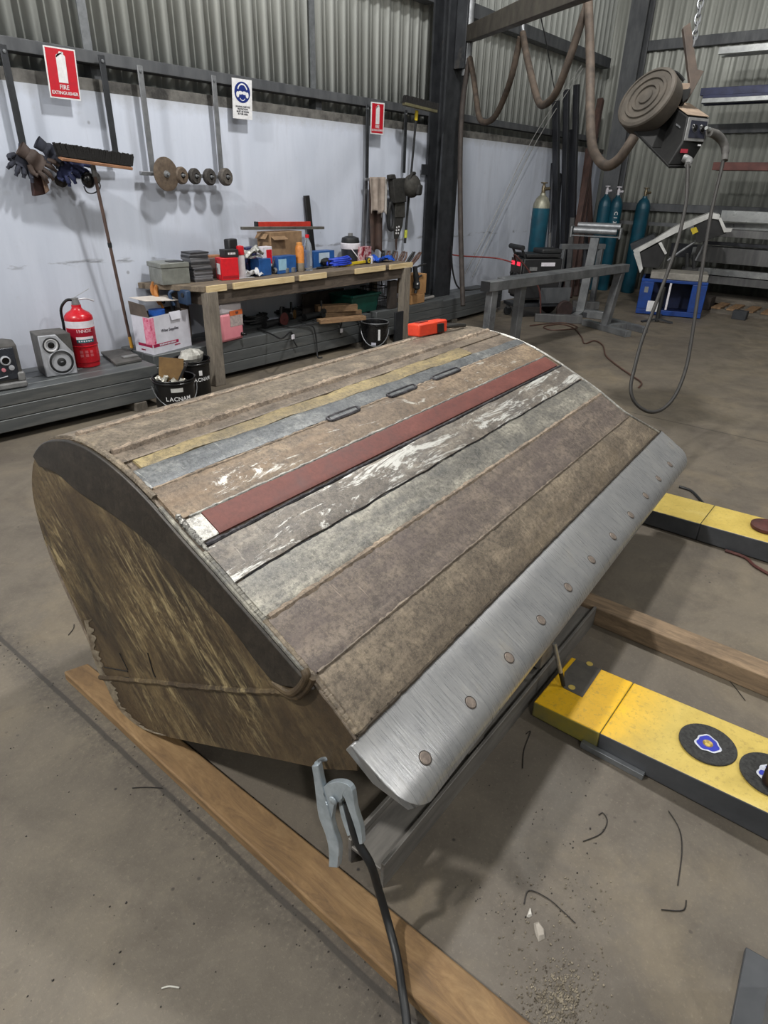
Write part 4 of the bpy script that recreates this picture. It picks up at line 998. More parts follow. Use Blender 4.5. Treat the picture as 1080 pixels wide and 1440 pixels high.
# wheels on the disc rail
DISCB = mat('brown_fibre_disc', (104, 90, 76), (78, 66, 56), 30, .65, .1, .25); DKW = mat('dark_grit_wheel', (70, 66, 63), (46, 44, 43), 60, .8, .1, .5)
def wheel(label, cx, cy, rpx, thick, Y, m, hub=True, nose=False):
    c = WY(cx, cy, Y); r = rpx*mpp(c)
    t = thing('grinding_disc', label, 'grinding disc', c-UP*r, 'wheels on the hanging rail')
    ax = V(.12, -1, .05).normalized()
    prof = [(r*.2, 0), (r*.97, 0), (r, thick*.12), (r, thick*.88), (r*.97, thick), (r*.4, thick*.8), (r*.2, thick*.8)] if thick < .03 else [(r*.3, 0), (r*.9, 0), (r, thick*.25), (r, thick*.75), (r*.85, thick), (r*.35, thick)]
    MB().lathe(prof, c, ax, 36, cap=False).build('wheel_body', m, t)
    MB().lathe([(r*.22, thick*.7), (r*.2, thick+.008), (r*.1, thick+.01), (r*.1, thick+.03), (0, thick+.032)], c, ax, 18, cap=False).build('arbor_nut', LBAR, t)
    MB().cyl(c+V(0, .0, 0), V(c.x, 5.462, c.z), r*.12, n=12).build('spindle', LBAR, t)
wheel('large brown fibre disc hanging on the rail, biggest of the row', 233, 245, 21.5, .012, 5.37, DISCB)
wheel('brown cup wheel just right of the large disc on the rail', 252, 247, 11, .05, 5.41, DISCB)
wheel('dark wheel on the rail, third from the left', 271, 248, 10.2, .05, 5.41, DKW)
wheel('dark wheel on the rail, second from the right', 292, 249, 10.6, .05, 5.41, DKW)
wheel('grey-brown cup wheel at the right end of the rail', 314, 249, 11.2, .06, 5.41, mat('grey_brown_wheel', (96, 90, 84), (66, 62, 58), 50, .7, .1, .4))

# signs
RED = flat('sign_red', (190, 20, 40), .4); WHT = flat('sign_white', (226, 226, 228), .4); NAVY = flat('sign_blue', (24, 44, 116), .4)
def sign_plate(label, corners, Y, m_border):
    a, b_, c_, d_ = [WY(x, y, Y) for x, y in corners]         # tl tr br bl
    t = thing('safety_sign', label, 'sign', (c_+d_)/2)
    MB().prism([a, b_, c_, d_], V(0, .004, 0)).build('plate', m_border, t)
    X = ((b_-a)+(c_-d_))/2; Yv = ((a-d_)+(b_-c_))/2; o = (a+b_+c_+d_)/4
    return t, o, X, Yv
def quad(o, X, Yv, x0, x1, y0, y1, lift, m, nm, par):
    pts = [o+X*xx+Yv*yy-V(0, lift, 0) for xx, yy in ((x0, y0), (x1, y0), (x1, y1), (x0, y1))]
    return MB().prism(pts, V(0, .0008, 0)).build(nm, m, par)
def bottle(o, X, Yv, cx, cy, w, h, lift, par):
    pts = []
    for i in range(13):
        a = PI*i/12; pts.append((cx+math.cos(a)*w/2, cy+h*.34+math.sin(a)*h*.10))
    pts += [(cx-w/2, cy-h/2), (cx+w/2, cy-h/2)]
    MB().prism([o+X*a+Yv*b_-V(0, lift, 0) for a, b_ in pts], V(0, .0008, 0)).build('extinguisher_symbol', WHT, par)
    MB().prism([o+X*a+Yv*b_-V(0, lift, 0) for a, b_ in ((cx-w*.3, cy+h*.42), (cx+w*.34, cy+h*.42), (cx+w*.34, cy+h*.5), (cx-w*.1, cy+h*.5), (cx-w*.45, cy+h*.30), (cx-w*.5, cy+h*.34))], V(0, .0008, 0)).build('nozzle_symbol', WHT, par)
t, o, X, Yv = sign_plate('red fire extinguisher sign at the upper left of the wall', ((60, 63), (105, 70), (114, 142), (71, 137)), 5.455, WHT)
pn = quad(o, X, Yv, -.46, .46, -.47, .47, .001, RED, 'red_panel', t)
bottle(o, X, Yv, .0, .12, .30, .60, .002, pn)
w_ = X.length
text('FIRE', w_*.17, o-Yv*.27-V(0, .0025, 0), X, Yv, 'lettering', WHT, pn); text('EXTINGUISHER', w_*.125, o-Yv*.385-V(0, .0025, 0), X, Yv, 'lettering', WHT, pn)
t, o, X, Yv = sign_plate('narrow red fire extinguisher sign near the steel column', ((522, 143), (541, 145), (539, 190), (521, 188)), 5.44, WHT)
pn = quad(o, X, Yv, -.43, .43, -.46, .46, .001, RED, 'red_panel', t)
bottle(o, X, Yv, .0, .12, .28, .60, .002, pn)
w_ = X.length
text('FIRE', w_*.17, o-Yv*.26-V(0, .0025, 0), X, Yv, 'lettering', WHT, pn); text('EXTINGUISHER', w_*.12, o-Yv*.37-V(0, .0025, 0), X, Yv, 'lettering', WHT, pn)
t, o, X, Yv = sign_plate('white sign with blue disc showing a head with ear muffs and goggles', ((326, 109), (354, 113), (355, 169), (328, 166)), 5.455, WHT)
def disc(cx, cy, rx, ry, lift, m, nm, a0=0, a1=2*PI, inner=0.0, par=None):
    n = 28; pts = [o+X*(cx+math.cos(a0+(a1-a0)*i/n)*rx)+Yv*(cy+math.sin(a0+(a1-a0)*i/n)*ry)-V(0, lift, 0) for i in range(n if a1-a0 > 6.2 else n+1)]
    if inner:
        pts += [o+X*(cx+math.cos(a0+(a1-a0)*i/n)*rx*inner)+Yv*(cy+math.sin(a0+(a1-a0)*i/n)*ry*inner)-V(0, lift, 0) for i in range(n, -1, -1)]
        mb = MB(); k = n+1
        vs = [q for q in pts]; 
        mb.add(vs, [(i, i+1, 2*k-2-i, 2*k-1-i) for i in range(n)]); return mb.build(nm, m, par)
    return MB().prism(pts, V(0, .0006, 0)).build(nm, m, par)
bd_ = disc(0, .17, .40, .265, .001, NAVY, 'blue_disc', par=t)
disc(0, .20, .26, .19, .002, WHT, 'headband_symbol', .25, PI-.25, .80, par=bd_)
disc(-.24, .11, .075, .075, .0025, WHT, 'ear_cup_symbol', par=bd_); disc(.24, .11, .075, .075, .0025, WHT, 'ear_cup_symbol', par=bd_)
disc(-.10, .155, .11, .045, .0022, WHT, 'goggle_symbol', par=bd_); disc(.10, .155, .11, .045, .0022, WHT, 'goggle_symbol', par=bd_)
disc(0, .06, .15, .10, .0022, WHT, 'chin_symbol', PI+.4, 2*PI-.4, .82, par=bd_)
w_ = X.length
for i, s_ in enumerate(('HEARING AND EYE', 'PROTECTION', 'MUST BE WORN', 'IN THIS AREA')):
    text(s_, w_*.085, o-Yv*(.19+.062*i)-V(0, .002, 0), X, Yv, 'lettering', flat('print_dark', (40, 42, 52), .5), t)

# gloves, leather and muffs draped over the tool rail
def cloth_blob(name, label, cat, pts, mats_, thing_loc=None):
    pass
GLB = mat('navy_glove_cloth', (46, 54, 92), (30, 36, 66), 16, .85, 0, .5); GLN = mat('dark_navy_cloth', (42, 45, 58), (26, 28, 38), 16, .85, 0, .5); GLR = mat('brown_leather', (74, 60, 54), (48, 38, 34), 14, .7, 0, .5); LEA = mat('dark_red_leather', (62, 36, 32), (42, 25, 23), 12, .6, 0, .3)
def glove(label, wrist, tip, m, Y, wd=.05, cuff=None, spread=.5, r=.018):
    """work glove lying over the rail: cuff, palm, four fingers and a thumb"""
    a = WY(wrist[0], wrist[1], Y); b_ = WY(tip[0], tip[1], Y-.02); d = (b_-a); L = d.length; d.normalize()
    s_ = d.cross(V(0, 1, 0)).normalized()
    t = thing('work_glove', label, 'glove', (a+b_)/2-UP*.05)
    mb = MB()
    def pf(u, v):
        an = 2*PI*v; w = wd*(.62+.38*math.sin(min(1, u*1.4)*PI/2)); th = .020+.012*math.sin(u*PI)
        return a+d*(L*.58*u)+s_*(math.cos(an)*w*(1+.06*math.sin(9*u+an)))+V(0, -1, 0)*(math.sin(an)*th+.01*math.sin(7*u))
    mb.grid(pf, 12, 20); mb.build('palm', m, t)
    for i in range(4):
        off = (i-1.5)/1.5*wd*.78; st_ = a+d*L*.55+s_*off
        e = a+d*(L*(.92+.08*math.cos(i-1.2)))+s_*off*(1+spread)+V(0, -.01*i, -.012*(i % 2)); m_ = st_.lerp(e, .55)+V(0, -.014, .006)
        MB().tube([st_, m_, e], [r, r*1.05, r*.7], 10, 4).build('finger', m, t)
    st_ = a+d*L*.22-s_*wd*.8; MB().tube([st_, st_+d*L*.18-s_*wd*.45, st_+d*L*.34-s_*wd*.5+V(0, -.02, 0)], [r*1.1, r*1.1, r*.75], 10, 4).build('thumb', m, t)
    mb = MB()
    mb.grid(lambda u, v: a-d*(.055*u)+s_*(math.cos(2*PI*v)*wd*(.66+.14*u))+V(0, -1, 0)*math.sin(2*PI*v)*.022, 3, 18); mb.build('cuff', cuff or m, t)
    return t
glove('dark navy glove at the left end of the hanging rail', (34, 218), (26, 248), GLN, 5.42, .07)
glove('brown work glove draped over the rail, fingers to the right', (38, 216), (76, 246), GLR, 5.37, .068)
glove('dark blue glove beside the broom wood on the rail', (62, 207), (88, 226), GLN, 5.36, .06)
glove('bright navy glove hanging under the broom head', (84, 228), (108, 252), GLB, 5.37, .07)
glove('second navy glove tucked under the broom block', (100, 226), (126, 240), GLB, 5.40, .065)
t = thing('leather_holster', 'dark red-brown leather holster hanging under the gloves', 'holster', WY(58, 276, 5.4))
a_, b_, c_, d_ = [WY(x, y, 5.41) for x, y in ((43, 228), (58, 230), (65, 273), (49, 276))]
MB().prism([a_, b_, c_, d_], V(0, .05, 0)).build('pouch', LEA, t, bevel=.006)
a_, b_, c_, d_ = [WY(x, y, 5.38) for x, y in ((57, 240), (61, 239), (70, 268), (65, 272))]
MB().prism([a_, b_, c_, d_], V(0, .02, 0)).build('tongue', mat('tan_leather', (132, 108, 92), (104, 84, 72), 14, .7, 0, .3), t, bevel=.004)
t = thing('safety_goggles', 'black safety goggles hanging from the rail next to the broom handle', 'goggles', WY(125, 264, 5.3))
c = WY(124, 253, 5.36); MB().ball(c, .055, 18, (1, .7, 1.1)).build('lens_cup', BLKG, t)
c2 = WY(135, 250, 5.38); MB().ball(c2, .038, 14, (1, .7, 1.2)).build('lens_cup', GREYP, t)
MB().tube([WY(*q, 5.35) for q in ((118, 262), (122, 270), (130, 272), (138, 268), (141, 262), (139, 256))], .005, 6, 5).build('strap', BLK, t)
t = tag(MB().ball(WY(86, 254, 5.42), .05, 14, (1, .7, .9), .1).build('wool_cap', mat('dark_olive_cloth', (52, 46, 42), (34, 30, 28), 20, .9, 0, .5)), 'dark bundled cap hanging below the navy glove', 'cap')

# white printed carton
fa = G(217, 501, ZT); fb = G(270, 487, ZT); fc = G(197, 496, ZT)
t = thing('carton', 'white carton with pink print and open flaps on the tube stack left of the bench', 'box', fa)
hh = ZV(fa, 206, 447).z-ZT; hr = ZV(fb, 263, 435).z-ZT; hl = ZV(fc, 188, 448).z-ZT
CARD = mat('carton_white', (214, 214, 224), (196, 196, 206), 8, .7, 0, .06); KRAFT = mat('kraft_card', (150, 122, 92), (120, 96, 72), 10, .85, 0, .1); GREYB = mat('grey_inside', (104, 92, 84), (80, 72, 66), 8, .85, 0, .05)
ex = fb-fa; ey = fc-fa; ex.z = ey.z = 0; ey = ey*1.25; fd = fa+ex+ey
h = (hh+hr)/2
th_ = .004
def wallp(a_, b_, ha, hb_, nm, m=CARD):
    n_ = (b_-a_).cross(UP).normalized()*-th_
    MB().prism([a_+UP*.001, b_+UP*.001, b_+UP*hb_, a_+UP*ha], n_).build(nm, m, t)
wallp(fa, fa+ex, hh, hr, 'front_wall'); wallp(fa+ey, fa, hh*.99, hh, 'side_wall'); wallp(fa+ex, fd, hr, hr, 'side_wall', GREYB); wallp(fd, fa+ey, hr, hh, 'rear_wall', GREYB)
MB().prism([fa, fa+ex, fd, fa+ey], V(0, 0, .004)).build('base', GREYB, t)
def P_(u, v, z): return fa+ex*u+ey*v+UP*z
MB().prism([P_(0, 0.0, hh), P_(0, 1, hh), P_(-.02, .98, hh+.115), P_(-.02, .1, hh+.10)], ex.normalized()*-.004).build('flap', GREYB, t)
MB().prism([P_(.05, .2, hh+.125), P_(.95, .35, hr+.07), P_(1.02, 1.0, hr+.10), P_(.02, 1.0, hh+.135)], V(0, 0, .004)).build('flap', mat('cream_flap', (206, 198, 190), (180, 172, 166), 14, .75, 0, .1), t)
MB().prism([P_(.50, -.0, hh+.01), P_(.78, -.0, hh+.01), P_(.76, -.07, hh-.055), P_(.52, -.07, hh-.055)], V(0, 0, .003)).build('flap', CARD, t)
MB().cyl(P_(.4, .45, .02), P_(.4, .45, hh+.03), .07, n=24).build('blue_tub', flat('blue_lid', (40, 88, 170), .4), t)
PINK = mat('pink_print', (214, 92, 128), (236, 170, 190), 26, .6, 0, 0, detail=6, c3=(190, 30, 84), t3=(.52, .56)); MAG = mat('magenta_print', (170, 20, 74), (140, 12, 58), 30, .6, 0, 0); DARKP = flat('dark_print', (50, 46, 60), .6)
exn = ex.normalized(); fn_ = V(exn.y, -exn.x, 0); eyn = ey.normalized()
def fquad(u0, u1, z0, z1, m, nm, side=0):
    if side == 0: pts = [fa+ex*u+UP*z+fn_*.0012 for u, z in ((u0, z0), (u1, z0), (u1, z1), (u0, z1))]; MB().prism(pts, -fn_*.0008).build(nm, m, t)
    else: pts = [fa+ey*u+UP*z-exn*.0012 for u, z in ((u0, z0), (u1, z0), (u1, z1), (u0, z1))]; MB().prism(pts, exn*.0008).build(nm, m, t)
fquad(0, .10, .27*hh, .98*hh, PINK, 'pink_pattern'); fquad(0, .36, .27*hh, .98*hh, PINK, 'pink_pattern', 1)
fquad(.02, .66, .215*hh, .295*hh, MAG, 'print_bar'); fquad(.02, .8, .215*hh, .29*hh, MAG, 'print_bar', 1)
smear(11, .20, .016, fa+ex*.38+UP*hh*.255+fn_*.002, exn, UP, CARD, t)
text('Wine Supplies', .036, fa+ex*.47+UP*hh*.60+fn_*.002, exn, UP, 'lettering', DARKP, t)
smear(7, .07, .014, fa+ex*.62+UP*hh*.165+fn_*.002, exn, UP, MAG, t)
smear(6, .06, .014, fa+ey*.55+UP*hh*.12-exn*.002, -eyn, UP, MAG, t)

# black pails with lettering
def pail(label, base, rpx, hpx_top, m, words=None, rim_m=None, bail=True, zoff=0.0):
    p = Vector(base); k = mpp(p); r = rpx*k; h = hpx_top
    t = thing('steel_pail', label, 'pail', p)
    MB().lathe([(0, .004), (r*.90, .0), (r*.92, .008), (r*.97, h*.9), (r*1.03, h*.92), (r*1.03, h*.95), (r*.99, h*.97), (r*1.03, h), (r*.97, h), (r*.94, h*.9), (r*.86, .02), (0, .016)], p, n=40, cap=False).build('pail_body', m, t)
    MB().lathe([(r*1.03, h-.004), (r*1.05, h+.002), (r*1.03, h+.008), (r*.97, h+.004)], p, n=40, cap=False).build('rim', rim_m or m, t)
    return t, p, r, h
PAILB = mat('black_pail_steel', (24, 24, 26), (16, 16, 18), 12, .32, .2, .04)
p = G(251, 573, 0.0); ht = ZV(p, 250, 531).z
p = G(251, 585, 0.0); ht = ZV(p, 249, 530).z
t, p, r, h = pail('black steel pail full of metal scrap, front of two by the bench leg', p, 28, ht, PAILB)
av = math.atan2(-p.y, -p.x)+.10
def arc_text(s_, size, zc, av, r, p, m, par):
    n = len(s_)
    for i, ch in enumerate(s_):
        a = av+(i-(n-1)/2)*size*.76/r
        text(ch, size, p+V(math.cos(a), math.sin(a), 0)*(r*.96+.004)+UP*zc, V(-math.sin(a), math.cos(a), 0), UP, 'letter', m, par)
arc_text('LACNAM', .046, h*.58, av, r, p, WHT, t)
def arc_patch(a0, a1, z0, z1, m, nm, par, p, r):
    n = 10; vs = [p+V(math.cos(a0+(a1-a0)*i/n), math.sin(a0+(a1-a0)*i/n), 0)*(r*.97+.003)+UP*z for i in range(n+1) for z in (z0, z1)]
    MB().add(vs, [(2*i, 2*i+2, 2*i+3, 2*i+1) for i in range(n)]).build(nm, m, par)
arc_patch(av-.30, av+.28, h*.75, h*.85, flat('pale_sticker', (196, 196, 194), .5), 'sticker', t, p, r)
arc_patch(av-.12, av+.12, h*.36, h*.46, mat('hazard_diamond', (206, 200, 176), (150, 150, 130), 40, .5), 'hazard_label', t, p, r)
MB().tube([p+V(math.cos(av+a), math.sin(av+a), 0)*(r*1.06)+UP*(h*(.86-.5*math.cos(a*1.0))) for a in [-1.5+3*i/14 for i in range(15)]], .004, 6).build('bail_handle', LBAR, t)
SCR = mat('bright_scrap', (206, 204, 196), (120, 114, 100), 40, .3, .6, .5)
def scrap(label, c, size, m):
    mb = MB(); n = 9
    mb.grid(lambda u, v: c+V((u-.5)*size, (v-.5)*size*.7, .02*math.sin(9*u+3*v)+.018*math.sin(7*v)+random.uniform(-.008, .008)), 7, 6)
    o_ = mb.build('metal_scrap', m, angle=.2); so = o_.modifiers.new('thick', 'SOLIDIFY'); so.thickness = .003
    return tag(o_, label, 'scrap')
top = p+UP*(h-.03)
scrap('crumpled bright foil scrap at the left of the front pail', top+V(-.08, .06, .015), .13, SCR)
scrap('bright metal turnings in the middle of the front pail', top+V(-.01, -.05, .0), .14, SCR)
MB_ = MB(); a0 = top+V(.0, .05, -.03)
RUSTY = mat('rusty_offcut', (116, 88, 48), (88, 64, 34), 10, .6, .2, .2)
tag(MB_.box(a0+V(.02, .0, .10), (.19, .012, .2), Euler((-.25, .1, -.75))).build('steel_offcut', RUSTY, bevel=.002), 'rusty square steel offcut standing in the front pail', 'offcut')
tag(MB().box(top+V(.08, -.01, .05), (.02, .12, .18), Euler((.1, .5, -.7))).build('steel_offcut', mat('dark_box', (44, 42, 44), (30, 29, 31), 16, .5, .1, .1), bevel=.003), 'dark boxed offcut leaning at the right of the front pail', 'offcut')
p = G(291, 562, 0); ht = ZV(p, 288, 505).z
t, p, r, h = pail('black steel pail behind the front one, against the bench leg', p+V(-.06, .08, 0), 24, ht, PAILB)
av = math.atan2(-p.y, -p.x)+.45
arc_text('LACNAM', .044, h*.58, av, r, p, WHT, t); arc_patch(av-.1, av+.1, h*.68, h*.8, WHT, 'sticker', t, p, r)
BAG = mat('crumpled_clear_bag', (186, 184, 178), (132, 130, 124), 18, .35, .1, .5)
tag(MB().ball(p+UP*(h+.015), .10, 16, (1.1, .9, .7), .16).build('crumpled_bag', BAG, angle=.25), 'crumpled pale plastic bag on top of the rear pail', 'bag')
# ================================================================== WORKBENCH
BT = .90
BW1 = mk_timber('bench_top_wood', (112, 100, 86), (74, 66, 58), (140, 126, 106), 0)
BW2 = mk_timber('bench_frame_wood', (84, 74, 66), (54, 48, 44), (108, 96, 84), 0); BW3 = mk_timber('bench_leg_wood', (120, 112, 102), (84, 78, 72), (146, 136, 122), 2)
PINE = mk_timber('pale_pine_strip', (206, 184, 142), (182, 158, 116), (222, 202, 164), 0)
bench = thing('workbench', 'long timber workbench against the white wall, cluttered with tools', 'workbench', (5.1, 5.2, 0))
MB().prism([V(3.60, 4.93, BT-.05), V(6.68, 4.93, BT-.05), V(6.70, 5.52, BT-.05), V(3.32, 5.52, BT-.05)], V(0, 0, .05)).build('bench_top', BW1, bench, bevel=.004)
for x0, x1 in ((289, 315), (327, 412), (421, 458), (499, 541), (547, 579)):
    a = WY(x0, 395, 4.925).x; b = WY(x1, 375, 4.925).x
    MB().mm((a, 4.908, BT-.052), (b, 4.932, BT+.003)).build('edge_strip', PINE, bench, bevel=.002)
MB().mm((3.66, 4.95, BT-.17), (6.62, 4.99, BT-.05)).build('apron', BW2, bench, bevel=.003)
MB().mm((3.62, 4.99, BT-.17), (3.66, 5.48, BT-.05)).build('apron', BW2, bench, bevel=.003); MB().mm((6.60, 4.99, BT-.17), (6.64, 5.48, BT-.05)).build('apron', BW2, bench, bevel=.003)
MB().mm((3.66, 5.45, BT-.17), (6.62, 5.49, BT-.05)).build('apron', BW2, bench, bevel=.003)
for x, y in ((3.66, 4.90), (6.56, 4.90)):
    MB().mm((x-.055, y, 0), (x+.065, y+.09, BT-.05)).build('leg', BW3, bench, bevel=.004)
for x in (3.70, 6.54): MB().mm((x-.05, 5.395, .375), (x+.05, 5.447, BT-.05)).build('leg', BW3, bench, bevel=.004)

B0 = BT+.0015
def at(px, py, z=B0, ymax=5.17):
    p = G(px, py, z)
    if p.y > ymax: p = WY(px, py, ymax); p.z = z
    return p
YF = {}
def foot(px, py, hpx, dep, z, yf):
    p = WY(px, py, yf) if yf else at(px, py, z, 5.49-dep)
    return V(p.x, p.y, z)
def bbox_thing(name, label, cat, px, py, wpx, hpx, dep, m, ang=0.0, z=B0, bevel=.003, tilt=None, yf=None):
    """box whose front-bottom middle sits at the pixel; width and height in pixels"""
    p = foot(px, py, hpx, dep, z, yf); k = mpp(p); w = wpx*k; h = ZV(p, px, py-hpx).z-z
    R_ = rz(ang); c = p+R_ @ V(0, dep/2, 0)+UP*(h/2)
    return tag(MB().box(c, (w, dep, h), R_ if tilt is None else R_ @ tilt).build(name, m, bevel=bevel), label, cat), p, w, h, R_
def parts_box(name, label, cat, px, py, wpx, hpx, dep, m, ang=0.0, z=B0, bevel=.003, yf=None):
    p = foot(px, py, hpx, dep, z, yf); k = mpp(p); w = wpx*k; h = ZV(p, px, py-hpx).z-z; R_ = rz(ang)
    t = thing(name, label, cat, p)
    MB().box(p+R_ @ V(0, dep/2, 0)+UP*(h/2), (w, dep, h), R_).build('body', m, t, bevel=bevel)
    return t, p, w, h, R_
def face_patch(t, p, R_, w, u0, u1, z0, z1, m, nm):
    c = p+R_ @ V((u0+u1)/2*w, -.0012, 0)+UP*((z0+z1)/2)
    MB().box(c, ((u1-u0)*w, .0016, z1-z0), R_).build(nm, m, t)

# organiser case
CLEARG = mat('smoky_clear_plastic', (128, 130, 124), (98, 100, 96), 10, .35, 0, .05); BLU = mat('blue_plastic', (40, 92, 158), (28, 70, 128), 14, .4, 0, .04)
t, p, w, h, R_ = parts_box('organiser_case', 'smoky grey plastic organiser case at the left end of the bench', 'case', 248, 390, 42, 13, .24, CLEARG, -.12, yf=5.2)
MB().box(p+R_ @ V(0, .13, 0)+UP*(h+.022), (w*1.03, .27, .042), R_).build('lid', CLEARG, t, bevel=.006)
MB().box(p+R_ @ V(.05, .10, 0)+UP*(h+.046), (w*.5, .10, .006), R_).build('handle', BLK, t, bevel=.002)
bbox_thing('blue_cloth', 'folded blue cloth beside the plate stack on the bench', 'cloth', 262, 390, 26, 8, .10, mat('blue_cloth', (44, 62, 128), (30, 46, 100), 20, .8, 0, .4), -.1, bevel=.008)
# stack of metal plates, each its own
PLT = mat('plate_edge_metal', (138, 138, 142), (104, 104, 110), 12, .4, .5, .06, (.4, .4, 5)); PLD = mat('dark_plate', (70, 70, 74), (50, 50, 54), 12, .45, .4, .06)
p = at(287, 396); k = mpp(p); n = 15; zz = B0
for i in range(n):
    th = k*46/n*random.uniform(.7, 1.0)
    m_ = PLD if i in (6, 9, 12, 14) else PLT
    o = tag(MB().box(p+V(random.uniform(-.006, .006)+(.02 if i < 8 else -.005), .09+random.uniform(-.008, .008), zz-p.z+th/2), (k*29, .16, th*.93), rz(random.uniform(-.05, .05)-.1)).build('steel_plate', m_, bevel=.001),
            'square steel plate in the stack near the left bench corner, %s' % ('topmost' if i == n-1 else 'bottom one' if i == 0 else 'number %d from the bottom' % (i+1)), 'plate', 'stack of square plates on the bench')
    zz += th
# small timber and block behind
bbox_thing('sanding_block', 'orange-brown block on a grey box behind the plate stack', 'block', 304, 366, 20, 7, .08, mat('orange_brown', (160, 112, 76), (128, 88, 60), 14, .7, 0, .1), -.1, z=B0+.071, yf=5.38)
bbox_thing('parts_box', 'dull mauve-brown box behind the red box', 'box', 303, 380, 26, 17, .12, mat('mauve_box', (104, 88, 84), (80, 68, 66), 14, .7, 0, .1), -.1, yf=5.34)
REDB = flat('red_carton', (206, 22, 36), .45)
t, p, w, h, R_ = parts_box('red_box', 'bright red carton near the left end of the bench', 'box', 324, 383, 26, 20, .13, REDB, -.25, yf=5.1)
face_patch(t, p, R_, w, -.45, .45, h*.08, h*.2, flat('dark_red_print', (150, 10, 24), .5), 'print')
MB().box(p+R_ @ V(-w*.5-.001, .065, 0)+UP*h*.5, (.0015, .08, h*.5), R_).build('side_print', WHT, t)
t, p, w, h, R_ = parts_box('black_box', 'small black carton with white print on top of the red carton', 'box', 326, 362, 22, 11, .10, BLK, -.2, z=B0+h+.0015)
smear(5, .08, .02, p+R_ @ V(0, -.002, 0)+UP*h*.5, R_ @ V(1, 0, 0), UP, WHT, t)
# red capped bottle
p = at(340, 383); k = mpp(p); t = thing('spray_bottle', 'white bottle with red cap beside the red carton', 'bottle', p); r = 5.5*k
MB().lathe([(0, 0), (r, 0), (r, k*27), (r*.8, k*30), (r*.8, k*31)], p, n=24).build('body', mat('white_bottle', (206, 200, 204), (176, 170, 176), 14, .4), t)
MB().lathe([(r*.95, k*30), (r*1.0, k*31), (r*.9, k*41), (0, k*42)], p, n=24, cap=False).build('cap', REDB, t)
# printed navy box leaning with crumpled bag
NAV = mat('navy_print_box', (36, 42, 86), (26, 30, 66), 30, .5, 0, .03, c3=(150, 60, 90), t3=(.62, .64))
t, p, w, h, R_ = parts_box('printed_box', 'navy printed box leaning behind the red-capped bottle', 'box', 356, 375, 26, 27, .10, NAV, .25, yf=5.27)
smear(4, .08, .035, p+R_ @ V(.01, -.002, 0)+UP*h*.62, R_ @ V(1, 0, .0), UP, flat('dull_pink', (176, 90, 110), .5), t)
smear(2, .04, .035, p+R_ @ V(.04, -.002, 0)+UP*h*.3, R_ @ V(1, 0, .0), UP, flat('pale_blue_print', (150, 160, 200), .5), t)
bbox_thing('black_pouch', 'black pouch between the bench boxes', 'pouch', 329, 350, 18, 14, .07, BLK, .2, z=B0+.155, bevel=.012, yf=5.24)
def crumple(name, label, cat, c, sx, sy, amp, m, n=10):
    mb = MB(); sd = random.uniform(0, 10)
    mb.grid(lambda u, v: Vector(c)+V((u-.5)*sx, (v-.5)*sy, amp*(.5+.5*math.sin(5*u+sd)*math.cos(6*v+sd))+random.uniform(-amp*.25, amp*.25)), n, n)
    o_ = mb.build(name, m, angle=.25); s_ = o_.modifiers.new('thick', 'SOLIDIFY'); s_.thickness = .003; return tag(o_, label, cat)
WPAP = mat('white_paper', (214, 214, 216), (184, 184, 188), 12, .8, 0, .1)
crumple('crumpled_paper', 'crumpled white paper and foil on top of the navy box', 'paper', at(352, 348, B0+.185), .20, .16, .09, mat('white_foil', (208, 208, 204), (120, 120, 116), 24, .5, .1, .3))
crumple('paper_sheet', 'white rag hanging over the side of the navy box', 'rag', at(357, 355, B0+.17), .16, .10, .03, WPAP)
crumple('white_mask', 'white dust mask lying in front of the red-capped bottle', 'mask', at(354, 381), .20, .12, .07, WPAP)
o = MB().box(at(338, 388)+UP*.001, (.26, .10, .002), rz(-.1)).build('paper_sheet', WPAP); tag(o, 'flat white paper sheet at the front edge of the bench', 'paper')
bbox_thing('blue_box', 'blue carton under the navy printed box', 'box', 373, 373, 24, 9, .12, BLU, .1, yf=5.13)
t, p, w, h, R_ = parts_box('red_white_box', 'small white box with red panel behind the blue cartons', 'box', 376, 357, 20, 10, .08, LBLW, .1, z=B0+.07, yf=5.2)
face_patch(t, p, R_, w, -.1, .45, h*.15, h*.85, REDB, 'red_panel'); 
t, p, w, h, R_ = parts_box('blue_box', 'blue and white carton in front of the cardboard box', 'box', 404, 371, 36, 11, .10, BLU, .05, yf=5.14)
face_patch(t, p, R_, w, -.48, -.05, h*.2, h*.85, flat('pale_blue_panel', (150, 190, 214), .5), 'label')
# cardboard box with bar and red level
t, p, w, h, R_ = parts_box('cardboard_box', 'open brown cardboard box on the bench with bars lying over it', 'box', 404, 358, 60, 32, .20, KRAFT, .02, yf=5.29)
p = p
MB().box(p+R_ @ V(-w*.28, -.03, 0)+UP*(h*.86), (w*.42, .06, .004), Euler((.5, 0, 0))).build('flap', KRAFT, t)
MB().box(p+R_ @ V(-w*.5-.03, .1, 0)+UP*(h*.9), (.06, .16, .004), Euler((0, -.9, 0))).build('flap', KRAFT, t)
za = B0+h
a = WY(340, 326, 5.36); b = WY(455, 336, 5.36)
MB_ = MB(); zt1 = za+.016; a.z = zt1+.03; b.z = zt1; tag(MB_.beam(a, b, .035, .028).build('square_tube', mat('dull_zinc', (112, 110, 104), (84, 82, 78), 12, .5, .4, .06), bevel=.003), 'grey square tube with black end lying over the cardboard box', 'tube')
t = thing('spirit_level', 'red spirit level lying on the tube over the cardboard box', 'level', WY(400, 322, 5.38)); a = WY(362, 317, 5.42); b = WY(436, 328, 5.42); a.z = za+.07; b.z = za+.055
MB().beam(a, b, .03, .05).build('body', mat('red_level', (196, 60, 46), (170, 46, 36), 14, .45), t, bevel=.003); MB().beam(a-(b-a).normalized()*.03, a, .036, .054).build('end_cap', BLK, t, bevel=.003)
